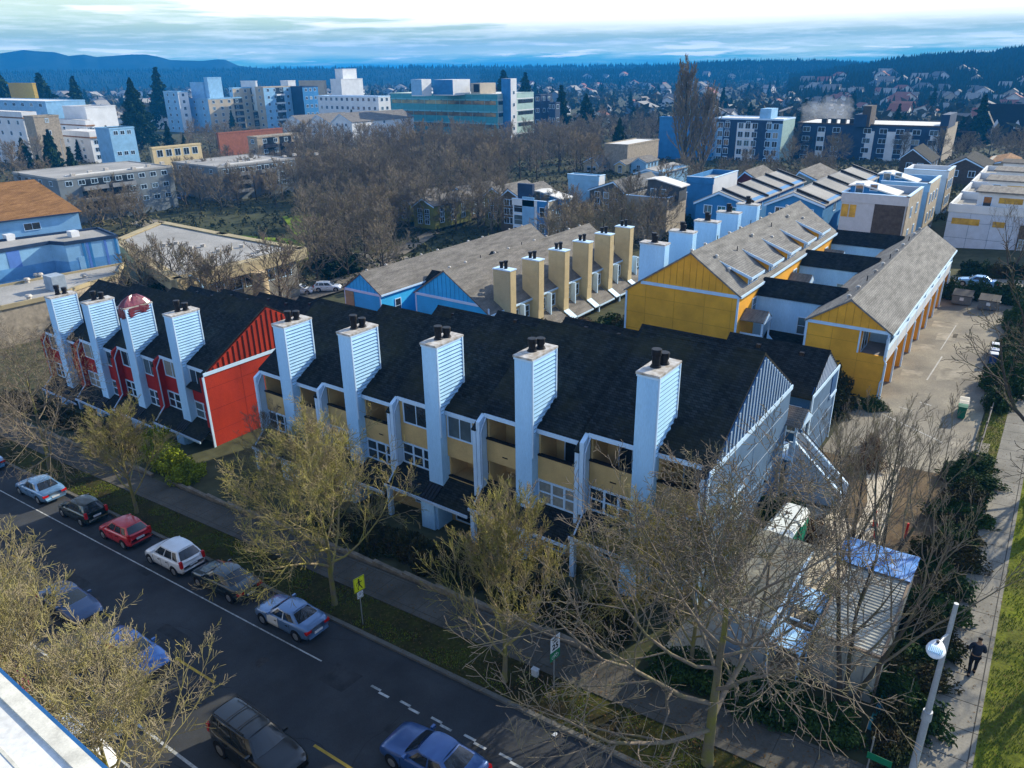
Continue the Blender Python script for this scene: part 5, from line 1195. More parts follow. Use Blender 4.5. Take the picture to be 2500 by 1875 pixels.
def put_tree(name, meshes, label, cat, loc, rz, s, group=None):
    P = thing(name, label, cat, loc, rz, group); P.scale = (s, s, s) if isinstance(s, (int, float)) else s
    for nm, me in zip(('trunk', 'branches'), meshes):
        o = bpy.data.objects.new(nm, me); COL.objects.link(o); o.parent = P
    return P
HERO = [tree_mesh(11, 9.5, 4, .16, .26, .86, .26, (17, 11, 8, 6), .009, bk_moss, bk_twig, lens=(.74, .58, .52, .46)),
        tree_mesh(23, 9.5, 4, .14, .24, .66, .38, (17, 10, 8, 6), .009, bk_moss, bk_twig, lens=(.66, .55, .5, .46)),
        tree_mesh(37, 10.5, 4, .20, .20, .98, .20, (17, 10, 7, 5), .009, bk_moss, bk_grey, lens=(.74, .58, .52, .44))]
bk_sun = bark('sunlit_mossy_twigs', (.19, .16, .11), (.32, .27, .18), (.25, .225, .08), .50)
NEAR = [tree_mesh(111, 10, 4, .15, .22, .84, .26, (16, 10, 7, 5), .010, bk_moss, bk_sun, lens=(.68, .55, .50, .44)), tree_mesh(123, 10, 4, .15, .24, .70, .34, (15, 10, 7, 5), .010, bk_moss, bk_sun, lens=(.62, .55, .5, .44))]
MULTI = tree_mesh(51, 11, 4, .13, .30, .50, .50, (6, 6, 5, 3), .008, bk_dark, bk_grey, stems=3)
DARKT = tree_mesh(53, 12, 4, .26, .30, .8, .20, (11, 8, 6, 4), .011, bk_dark, bk_dark)
def street_tree(k, p, s, rz, label, m=None, group='bare mossy trees along the planting strip', name='street_tree'):
    z = hgt(p[0], p[1]); return put_tree(name, m or HERO[k], label, 'tree', (p[0], p[1], z), rz, s, group)
street_tree(2, (-61.0, 21.65), 1.02, .4, 'bare mossy street tree furthest left on the strip, near the leftmost parked cars')
street_tree(1, (-47.8, 21.4), (1.0, 1.0, .82), 1.2, 'bare yellowish street tree on the strip beside the red hatchback')
street_tree(0, (-27.5, 21.4), 1.06, 2.2, 'wide bare mossy street tree left of the yellow pedestrian sign')
street_tree(1, (-16.1, 21.5), .98, 4.4, 'slender bare street tree just left of the speed limit sign')
street_tree(2, (-6.56, 22.0), 1.22, 5.0, 'largest bare street tree, in front of the slate blue end wall')
street_tree(1, (-9.2, 26.6), .86, 3.3, 'bare tree between the largest street tree and the end wall of the tan row', group='bare trees in front of the rows')
street_tree(0, (-37.2, 27.0), .62, .9, 'small bare tree in the front garden near the red end wall', group='bare trees in front of the rows')
street_tree(1, (-43.6, 29.5), .66, 2.6, 'small bare orange tinged tree at the foot of the red end wall', m=tree_mesh(61, 9, 4, .13, .22, .7, .35, (10, 8, 6, 4), .011, bk_dark, bk_brown), group='bare trees in front of the rows')
street_tree(1, (-32.6, 26.4), .55, 5.1, 'low bare bush-like tree in the front garden of the tan row', group='bare trees in front of the rows')
street_tree(0, (-12.4, 27.2), .72, 1.9, 'bare tree pressed against the front of the last tan house', group='bare trees in front of the rows')
# near side of the street
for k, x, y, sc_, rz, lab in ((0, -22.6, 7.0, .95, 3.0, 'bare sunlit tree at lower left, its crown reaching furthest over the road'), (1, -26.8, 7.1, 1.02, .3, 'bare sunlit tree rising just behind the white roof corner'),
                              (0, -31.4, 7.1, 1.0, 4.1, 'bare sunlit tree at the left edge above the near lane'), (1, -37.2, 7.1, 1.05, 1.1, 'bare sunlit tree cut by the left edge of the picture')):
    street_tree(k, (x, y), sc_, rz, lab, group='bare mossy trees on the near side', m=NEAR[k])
# right hand trees
for p, s, rz, lab in (((-2.9, 27.6), 1.02, .2, 'dark three stemmed bare tree standing before the corrugated container'),
                      ((-3.6, 38.2), .86, 1.9, 'bare multi stemmed tree behind the blue tarpaulin'),
                      ((-5.4, 40.5), .72, 3.6, 'smaller bare multi stemmed tree on the mulch bed'),
                      ((-8.6, 47.5), .45, .7, 'twiggy shrub-like tree beside the stair foot')):
    put_tree('bare_tree', MULTI, lab, 'tree', (p[0], p[1], hgt(*p)), rz, s, 'bare trees right of the end wall')
put_tree('bare_tree', DARKT, 'big dark bare tree at the right edge over the footpath', 'tree', (3.3, 47.5, hgt(3.3, 47)), 2.0, 1.35)
put_tree('bare_tree', DARKT, 'second dark bare tree further along the right edge lawn', 'tree', (4.4, 58.0, hgt(4, 58)), 4.2, 1.0)
put_tree('bare_tree', DARKT, 'big bare tree at the lower right edge shading the footpath near the walker', 'tree', (5.2, 37.5, hgt(5, 37)), .5, 1.05)
put_tree('bare_tree', MULTI, 'bare tree at the left corner of the white right hand row', 'tree', (-3.2, 112.4, hgt(-3, 112)), .8, .8)
put_tree('bare_tree', DARKT, 'dark bare tree in front of the white right hand row', 'tree', (.8, 113, hgt(1, 113)), .8, .8)
# background bare trees: lighter prototypes, many individuals
BG = [tree_mesh(71+i, 11, 3, .24, .16, .80, .28, (14, 10, 8), .026, bk_dark, (bk_grey, bk_grey, bk_brown, bk_grey)[i], wob=.28) for i in range(4)]
def bg_tree(px, py, s, kind=None, lab=None, grp='bare trees of the grove', jit=0):
    g = G(px, py)
    if g is None: return
    put_tree('bare_tree', BG[kind if kind is not None else random.randrange(4)], lab, 'tree', g, random.uniform(0, 6.28), s*random.uniform(.9, 1.1), grp)
GL = 'bare grey brown tree standing among others of the grove in the middle distance'
rr = random.Random(5)
def scatter(box, n, s, lab, grp, kinds=(0, 1, 2, 3), cond=None):
    x0, y0, x1, y1 = box; pts = []; tries = 0
    while len(pts) < n and tries < 4000:
        tries += 1; x, y = rr.uniform(x0, x1), rr.uniform(y0, y1)
        if cond and not cond(x, y): continue
        if all((x-a)**2+((y-b)*1.9)**2 > (1.0*(x1-x0)*(y1-y0)/n*.9) for a, b in pts): pts.append((x, y))
    for x, y in pts:
        g = G(*O(x, y))
        if g: put_tree('bare_tree', BG[rr.choice(kinds)], lab, 'tree', g, rr.uniform(0, 6.28), s*rr.uniform(.85, 1.2), grp)
scatter((650, 330, 1290, 392), 62, 1.35, GL, 'bare trees of the grove')
scatter((640, 395, 1080, 440), 30, 1.15, GL, 'bare trees of the grove')
scatter((480, 430, 860, 560), 26, 1.0, 'bare tree by the green between the tan edged roof and the grove', 'bare trees around the green', cond=lambda x, y: x > 655 or y < 452)
scatter((850, 445, 1090, 512), 22, .95, 'bare tree in front of the olive row houses', 'bare trees before the olive row houses')
scatter((660, 560, 850, 612), 7, .95, 'bare tree beside the back street with the white parked cars', 'bare trees along the back street')
scatter((1180, 500, 1420, 585), 15, .95, 'bare tree among the modern houses right of centre', 'bare trees among the modern houses')
scatter((1420, 395, 1800, 440), 12, .8, 'bare tree between the houses below the navy flats', 'bare trees below the navy flats')
scatter((1700, 330, 2200, 372), 14, 1.0, 'dark bare tree below the long navy apartment block', 'bare trees below the navy flats', (3, 0))
for x, h, s, l in ((300, 57.5, 1.1, 'bare tree left of the tan edged roof, over the evergreen bushes'), (368, 58.5, 1.15, 'bare tree second from the left before the tan edged roof'), (432, 58, 1.05, 'bare tree before the middle of the tan fascia'), (478, 59, 1.05, 'bare forked tree before the round pillar'), (600, 66, 1.15, 'bare leaning tree by the right end of the tan fascia')):
    q = onY(*O(x, 600), h); put_tree('bare_tree', BG[int(x) % 2], l, 'tree', (q.x, q.y, hgt(q.x, q.y)), x, s, 'bare trees around the green')
for x, y, s, l in ((180, 470, 1.0, 'bare tree before the nearer grey apartment block'), (250, 470, 1.0, 'second bare tree before the nearer grey apartment block'), (40, 400, 1.3, 'bare tree at the far left by the grey apartment block'), (90, 372, 1.3, 'bare tree above the nearer grey roof at left'), (455, 330, 1.2, 'bare tree before the beige balcony block'), (520, 325, 1.2, 'bare tree before the red roofed brick building')):
    bg_tree(*O(x, y), s, None, l)
scatter((385, 368, 640, 455), 24, .95, 'bare tree on the slope between the grey apartment blocks and the tan edged roof', 'bare trees below the grey apartment blocks')
scatter((130, 468, 330, 500), 7, .8, 'bare tree between the nearer grey block and the brown school roof', 'bare trees below the grey apartment blocks')
scatter((20, 395, 110, 470), 5, .9, 'bare brown tree at the far left edge', 'bare trees at the far left')
scatter((400, 320, 660, 345), 9, 1.1, 'bare tree below the white apartment cluster', 'bare trees below the apartment cluster')
scatter((1165, 285, 1420, 330), 22, 1.15, GL, 'bare trees of the grove')
# tall poplar pair
POP = tree_mesh(91, 30, 3, .45, .05, .40, .42, (34, 10, 7), .04, bk_dark, bk_grey, lens=(.44, .40, .42, .4), wob=.14)
for x, yb, yt, w, l in ((1478, 388, 118, 1.0, 'tallest bare poplar rising above the skyline right of centre'), (1512, 386, 175, 1.0, 'shorter bare poplar just right of the tallest one')):
    g = G(*O(x, yb)); D = math.hypot(g.x, g.y); k = (at(*O(x, yt), D).z-g.z)/30; put_tree('poplar', POP, l, 'tree', g, x, (k*1.15*w, k*1.15*w, k))
# ---------------------------------------------------------------- evergreens
leafd = M('conifer_green', (.020, .045, .018), .9, .25, .6, spec=.05, col2=(.012, .028, .014), fine=.25, fs=3)
leafm = M('laurel_green', (.045, .085, .018), .6, 0, 1.2, spec=.05, col2=(.018, .040, .012), fine=.25, fs=6)
leafy = M('yellow_green_leaf', (.30, .34, .02), .7, 0, 1.5, spec=.05, col2=(.12, .16, .015), fine=.25, fs=6)
leafh = M('hedge_leaf', (.030, .052, .014), .75, 0, 1.0, spec=.05, col2=(.055, .035, .018), fine=.25, fs=5)
leafr = M('russet_leaf', (.16, .09, .04), .85, 0, 1.2, spec=.05, col2=(.08, .045, .025), fine=.25, fs=6)
def leaf(mb, p, s, R, flat=.0):
    a = Vector((R.gauss(0, 1), R.gauss(0, 1), R.gauss(0, 1)*(1-flat))).normalized(); b_ = a.orthogonal().normalized(); b_.rotate(Matrix.Rotation(R.uniform(0, 6.28), 3, a)); c = a.cross(b_)
    p = Vector(p); s1 = s*R.uniform(.6, 1.2)
    mb.v += [tuple(p-b_*s1), tuple(p+c*s1*.5), tuple(p+b_*s1), tuple(p-c*s1*.5)]; i = len(mb.v)-4; mb.f.append((i, i+1, i+2, i+3)); mb.m.append(0); mb.sm.append(False)
def conifer_mesh(seed, H, R0, n, ls, m):
    R = random.Random(seed); B = MB()
    for k in range(n):
        t = R.random()**.75; z = H*(.08+.92*t); rad_ = R0*(1-t)**.85*(1+.25*math.sin(t*38+seed))*(1+.25*noise.noise(Vector((t*9, seed, 0))))
        a = R.uniform(0, 6.283); q = rad_*R.uniform(.35, 1.0)**.5*(1+.28*math.sin(a*5+t*20)); leaf(B, (q*math.cos(a), q*math.sin(a), z-q*.22), ls*(1.15-.6*t), R, .35)
    T = MB(); T.tube((0, 0, -.5), (0, 0, H*.9), H*.018, .03, 7)
    return T.mesh('trunk', bk_dark), B.mesh('crown', m)
def put2(name, meshes, label, cat, loc, rz, s, group=None, names=('trunk', 'crown')):
    P = thing(name, label, cat, loc, rz, group); P.scale = (s, s, s) if isinstance(s, (int, float)) else s
    for nm, me in zip(names, meshes):
        o = bpy.data.objects.new(nm, me); COL.objects.link(o); o.parent = P
    return P
CON = [conifer_mesh(3, 22, 5.2, 9000, .55, leafd), conifer_mesh(8, 22, 4.0, 7000, .5, leafd)]
CONF = [conifer_mesh(13+i, 16, 3.0+i*.8, 700, 1.1, leafd) for i in range(3)]
for x, yb, yt, k, l in ((308, 322, 168, 0, 'biggest dark conifer left of centre, before the beige flats'), (372, 345, 262, 1, 'dark conifer leaning against the right side of the biggest one'), (405, 350, 290, 1, 'lower green conifer right of the pair'), (175, 350, 300, 1, 'dark conifer in front of the white mansard flats'), (212, 350, 318, 1, 'small conifer beside the mansard flats')):
    g = G(*O(x, yb)); D = math.hypot(g.x, g.y); h = at(*O(x, yt), D).z-g.z; put2('conifer', CON[k], l, 'tree', g, x, (h/22*1.15, h/22*1.15, h/22))
def bush_mesh(seed, n, ls, m, lump=.3):
    R = random.Random(seed); B = MB()
    for k in range(n):
        d = Vector((R.gauss(0, 1), R.gauss(0, 1), abs(R.gauss(0, 1)))).normalized(); r = (R.random()**.33)*(1+lump*noise.noise(d*2.2+Vector((seed, 0, 0)))*2)
        leaf(B, (d.x*r, d.y*r, d.z*r*1.0+.02), ls, R)
    return B.mesh('foliage', m)
BUSH = {'m': bush_mesh(1, 5200, .075, leafm), 'd': bush_mesh(2, 5200, .07, leafh), 'y': bush_mesh(3, 4200, .075, leafy), 'r': bush_mesh(4, 4200, .05, leafr), 'c': bush_mesh(5, 3000, .12, leafd)}
def bush(k, x, y, sx, sy, sz, label, cat='bush', group=None, rz=0, name='bush'):
    o = bpy.data.objects.new(name, BUSH[k]); COL.objects.link(o); o.location = (x, y, hgt(x, y)); o.scale = (sx, sy, sz); o.rotation_euler = (0, 0, rz); return tag(o, label, cat, group)
bush('y', -55.6, 27.6, 1.5, 1.2, 2.3, 'tall bright yellow green bush in the front garden of the red row', rz=1)
bush('y', -52.6, 26.8, 1.9, 1.2, 1.7, 'rounded bright yellow green bush between the tall one and the sidewalk tree')
bush('y', -49.4, 26.4, 1.7, 1.1, 1.3, 'low yellow green bush nearest the red end wall', rz=2)
bush('m', -9.6, 40.9, 1.7, 1.4, 1.8, 'glossy laurel bush at the foot of the slate blue wall')
bush('r', -7.6, 40.2, 1.3, 1.2, 1.3, 'twiggy olive brown bush beside the green portable toilet')
bush('r', -7.1, 53.9, .75, 1.5, 1.1, 'upright russet shrub on the lot edge', rz=.3)
bush('r', -6.8, 51.0, 1.3, 1.2, 1.2, 'dark rounded shrub below the russet one')
bush('d', -12.4, 59.2, 3.0, 2.0, 2.1, 'dark shrub mass in the shade of the mustard block')
bush('d', -11.9, 61.6, 1.5, 1.2, 2.6, 'tall dark shrub against the mustard wall')
bush('m', -9.0, 61.6, 1.5, .9, .9, 'low green shrub at the mustard corner by the lot')
bush('m', -8.3, 99.5, 1.6, 1.3, 2.2, 'clipped round laurel left of the two dumpsters', group='laurels behind the dumpsters')
bush('m', -5.4, 99.8, 1.7, 1.3, 2.2, 'clipped round laurel between the two dumpsters', group='laurels behind the dumpsters')
bush('m', -2.6, 99.2, 2.0, 1.4, 2.4, 'clipped round laurel right of the two dumpsters', group='laurels behind the dumpsters')
for i in range(16):                                            # boundary hedge along the fence
    y = 27.0+i*1.75; bush('dm'[i % 2] if i < 13 else 'm', -.85+.2*math.sin(i*2), y, .9, 1.9, 1.15+.3*math.sin(i*1.7), 'green brown shrub of the boundary planting beside the footpath', 'shrub', 'boundary shrubs along the footpath', i, 'shrub')
for i in range(13):
    y = 66+i*3.0; bush('m', -.5, y, 1.0, 1.9, 1.7+.3*math.sin(i), 'green shrub of the hedge along the parking lot fence', 'shrub', 'hedge shrubs along the lot', i, 'shrub')
for i in range(9): bush('cmd'[i % 3], -7.5+i*1.5, 112.6+.6*math.sin(i*2), 1.4, 1.3, 1.5, 'dark garden shrub at the foot of the white right hand row', 'shrub', 'shrubs before the white right hand row', i, 'shrub')
for i in range(5): bush('m', -3.0-i*1.7, 26.2+.4*math.sin(i*3), 1.3, 1.0, 1.15, 'glossy ground cover shrub in the corner bed near the street', 'shrub', 'corner bed shrubs', i, 'shrub')
for i in range(18):                                            # dark hedge before the tan row
    x = -13.4-i*1.25; bush('d', x, 27.0+.2*math.sin(i*2.3), .95, 1.15, 1.35+.15*math.sin(i*1.9), 'dark clipped hedge plant before the tan row', 'hedge', 'hedge before the tan row', i*.7, 'hedge')
for i in range(14):
    x = -57-i*2.0; bush('d', x, 27.6, 1.2, 1.0, 1.2, 'dark garden shrub before the red row', 'shrub', 'garden shrubs before the red row', i*.7, 'shrub')
for i, (x, y) in enumerate(((-47, 66), (-45.5, 70), (-44, 67), (-43, 73), (-41, 69), (-39, 74), (-37.5, 67), (-36, 72), (-34.5, 68))):
    bush('rdm'[i % 3], x, y, 2.2, 2.2, 2.0, 'overgrown olive shrub in the yard between the cream chimneys and the mustard block', 'shrub', 'yard shrubs', i, 'shrub')
for i, (x, y) in enumerate(((265, 58), (292, 59), (322, 58), (350, 59.5), (388, 58))):
    g = onY(*O(x, 610), y); bush('m' if i % 2 else 'c', g.x, g.y, 3.6, 3.2, 4.6, 'evergreen bush mass left of the tan edged roof', 'bush', 'evergreen bushes beside the tan edged roof', i)
for i in range(9):
    g = G(*O(rr.uniform(690, 760), rr.uniform(540, 600))); bush('c', g.x, g.y, 2.4, 2.4, 2.2, 'dark evergreen bush beside the back street', 'bush', 'bushes along the back street', i)
for i, (x, y) in enumerate(((1440, 560), (1465, 575), (1490, 470), (1470, 500))):
    g = G(*O(x, y)); bush('c', g.x, g.y, 2.6, 2.6, 3.6, 'green pine bush left of the white chimneys of the mustard block', 'bush', 'pines by the mustard block', i)
# bright green lawn of the park, path and clearing
b = MB(); pts = [G(*O(*q)) for q in ((430, 545), (520, 512), (640, 520), (690, 545), (640, 580), (560, 545))]
b.face([(p.x, p.y, p.z+.25) for p in pts]); tag(b.build('park_lawn', M('bright_lawn', (.17, .24, .02), .95, 0, .12, spec=.05, col2=(.10, .15, .02), fine=.2, fs=2), None, True), kind='structure')
b = MB(); pts = [G(*O(*q)) for q in ((1350, 265), (1395, 262), (1400, 276), (1330, 284))]
b.face([(p.x, p.y, p.z+.3) for p in pts]); tag(b.build('park_lawn', MATS['bright_lawn'], None, True), kind='structure')
b = MB(); pts = [G(*O(*q)) for q in ((610, 470), (700, 462), (740, 500), (640, 512))]
b.face([(p.x, p.y, p.z+.25) for p in pts]); tag(b.build('park_lawn', MATS['bright_lawn'], None, True), kind='structure')
b = MB(); pts = [G(*O(*q)) for q in ((585, 655), (740, 600), (930, 500), (950, 506), (760, 625), (620, 668))]
b.face([(p.x, p.y, hgt(p.x, p.y)+.3) for p in pts]); tag(b.build('back_road', M('back_road_surface', (.16, .14, .11), .95, .1), None, True), kind='structure')
# ---------------------------------------------------------------- far city: houses and conifers
hm = []
for i, (wc, rc) in enumerate((((.55, .56, .58), (.12, .12, .12)), ((.40, .36, .30), (.20, .18, .16)), ((.16, .22, .30), (.28, .27, .25)), ((.62, .60, .55), (.25, .10, .07)))):
    w_ = M('far_wall_%s' % 'abcd'[i], wc, .8, .1); r_ = M('far_roof_%s' % 'abcd'[i], rc, .9, .1)
    b = MB(); b.prism([(-4, -5, -1), (4, -5, -1), (4, -5, 5), (0, -5, 8), (-4, -5, 5)], (0, 10, 0))
    b.prism([(-4.5, -5.5, 4.8), (0, -5.5, 8.3), (4.5, -5.5, 4.8), (4.5, -5.5, 4.5), (0, -5.5, 8), (-4.5, -5.5, 4.5)], (0, 11, 0), 1)
    for x in (-2.2, 1.0):
        for z in (.8, 3.2): b.box(x, x+1.2, -5.05, -5.0, z, z+1.3, 2)
    hm.append(b.mesh('far_house', [w_, r_, dglass]))
def far_z(D, px, py): return None
kinds = ['small distant white house with dark roof in the valley', 'small distant beige house in the valley', 'small distant blue grey house in the valley', 'small distant pale house with red brown roof in the valley']
n = 0
for i in range(230):
    D = rr.uniform(480, 1650); px = rr.uniform(-40, 2540)
    if D < 620 and px < 1380: continue
    d = ray(px, 300); u = Vector((d.x, d.y, 0)).normalized()*D
    z = hgt(u.x, u.y)
    k = rr.randrange(4); o = bpy.data.objects.new('distant_house', hm[k]); COL.objects.link(o); o.location = (u.x, u.y, z); o.rotation_euler = (0, 0, rr.choice((0, 1.57, .4))); s = rr.uniform(.8, 1.5); o.scale = (s*rr.uniform(1, 2), s, s*rr.uniform(.8, 1.2))
    tag(o, kinds[k], 'house', 'distant houses in the valley'); n += 1
conk = ['small dark distant conifer', 'mid sized dark distant conifer', 'broad dark distant tree']
for i in range(290):
    D = 260+1500*rr.random()**1.3; px = rr.uniform(-60, 2560)
    if D < 480 and 330 < px < 1500: continue
    if D < 400 and px > 1580: continue
    d = ray(px, 300); u = Vector((d.x, d.y, 0)).normalized()*D; k = rr.randrange(3); s = rr.uniform(.45, 1.15)
    o = bpy.data.objects.new('distant_conifer', CONF[k][1]); COL.objects.link(o); o.location = (u.x, u.y, hgt(u.x, u.y)); o.scale = (s, s, s*rr.uniform(.9, 1.25)); o.rotation_euler = (0, 0, i)
    tag(o, conk[k]+' in the valley', 'tree', 'distant conifers in the valley')
for x, yb, yt, l in ((1088, 200, 152, 'pointed conifer on the skyline left of the white tower'), (1135, 200, 158, 'smaller pointed conifer on the skyline right of the white tower'), (342, 190, 146, 'broad conifer on the skyline above the apartment cluster'), (95, 215, 158, 'dark tree group on the skyline at far left'), (10, 215, 155, 'dark tree at the extreme left skyline'), (1212, 260, 185, 'broad dark tree behind the small dark flats'), (1265, 275, 205, 'dark conifer beyond the grove'), (165, 210, 165, 'narrow dark tree on the left skyline'), (1735, 270, 215, 'dark conifer group between the two apartment blocks'), (1770, 275, 220, 'round dark tree left of the roof tower'), (2118, 262, 205, 'dark tree left of the black hall'), (1560, 235, 190, 'conifer right of the poplars on the plain'), (700, 480, 455, 'low evergreen by the park lawn')):
    D = 620 if yb < 240 else 440
    if yb > 400: D = 190
    p = at(*O(x, yb), D); zt = at(*O(x, yt), D).z; z = hgt(p.x, p.y); h = max(6, zt-z)
    put2('conifer', CONF[int(x) % 3], l, 'tree', (p.x, p.y, z), x, (h/16*1.2, h/16*1.2, h/16))
# a thick belt of woodland and shrubs too far to tell apart
for i, p in enumerate(HILLH):
    k = i % 4; o = bpy.data.objects.new('distant_house', hm[k]); COL.objects.link(o); o.location = p; s = rr.uniform(.9, 1.6); o.scale = (s*1.3, s, s); o.rotation_euler = (0, 0, rr.choice((0, 1.57, .8))); tag(o, kinds[k].replace('in the valley', 'on the wooded hillside'), 'house', 'distant houses on the hillside')
def belt(name, lab, n, f, size, m, seed):
    R = random.Random(seed); B = MB()
    for i in range(n):
        x, y, z, s = f(R); s *= size
        for k in range(5):
            a = R.uniform(0, 6.28); r = R.random()*s; leaf(B, (x+math.cos(a)*r, y+math.sin(a)*r, z+s*R.uniform(.2, 1.5)), s*.75, R)
    o = B.build(name, m, None, True); return tag(o, lab, 'woodland', kind='stuff')
def fplain(R):
    D = 420+1400*R.random(); px = R.uniform(-80, 2580)
    if D < 700 and px < 1420: D += 330
    d = ray(px, 300); u = Vector((d.x, d.y, 0)).normalized()*D; return u.x, u.y, hgt(u.x, u.y), R.uniform(.6, 1.6)
belt('distant_trees', 'dark mottled trees and gardens spread over the far valley', 5200, fplain, 4.2, M('valley_trees', (.035, .048, .026), .95, 0, .01, spec=.05, col2=(.07, .055, .035), fine=.2, fs=.2), 3)

def fmid(R):
    while True:
        D = 105+380*R.random(); px = R.uniform(-80, 2580)
        d = ray(px, 500); u = Vector((d.x, d.y, 0)).normalized()*D
        if D < 150 and px > 1300: continue
        if -78 < u.x < -5 and u.y < 104: continue
        if u.x > -14 and u.y < 240: continue
        if -155 < u.x < -80 and 20 < u.y < 82: continue
        if u.x < -80 and u.y < 45: continue
        return u.x, u.y, hgt(u.x, u.y), R.uniform(.4, 1.3)
belt('undergrowth', 'brown and olive undergrowth and gardens between the houses and the grove', 17000, fmid, .75, M('undergrowth_leaf', (.10, .085, .045), .95, 0, .03, spec=.05, col2=(.045, .055, .022), fine=.2, fs=.8), 9)

def flitter(R):
    k = R.random()
    if k < .45: x, y = R.uniform(-64, -1), R.uniform(20.3, 25.1)
    elif k < .7: x, y = R.uniform(-10.5, -1.3), R.uniform(37, 52)
    elif k < .9: x, y = R.uniform(.0, 9), R.uniform(24, 70)
    else: x, y = R.uniform(-12, -1), R.uniform(25.5, 37)
    return x, y
R_ = random.Random(12); B = MB()
for i in range(15000):
    x, y = flitter(R_); z = hgt(x, y)+(.16 if y < 25.1 and x < -1.2 else .045); s_ = R_.uniform(.03, .075); a = R_.uniform(0, 6.28)
    B.v += [(x-s_*math.cos(a), y-s_*math.sin(a), z), (x+s_*.6*math.sin(a), y-s_*.6*math.cos(a), z+R_.uniform(0, .02)), (x+s_*math.cos(a), y+s_*math.sin(a), z+R_.uniform(0, .03))]; j = len(B.v)-3; B.f.append((j, j+1, j+2)); B.m.append(0); B.sm.append(False)
tag(B.build('fallen_leaves', M('dead_leaves', (.16, .09, .035), .9, 0, 2, col2=(.07, .045, .022), spec=.05), None, True), 'brown fallen leaves scattered on verge, sidewalk and planting bed', 'leaf litter', kind='stuff')
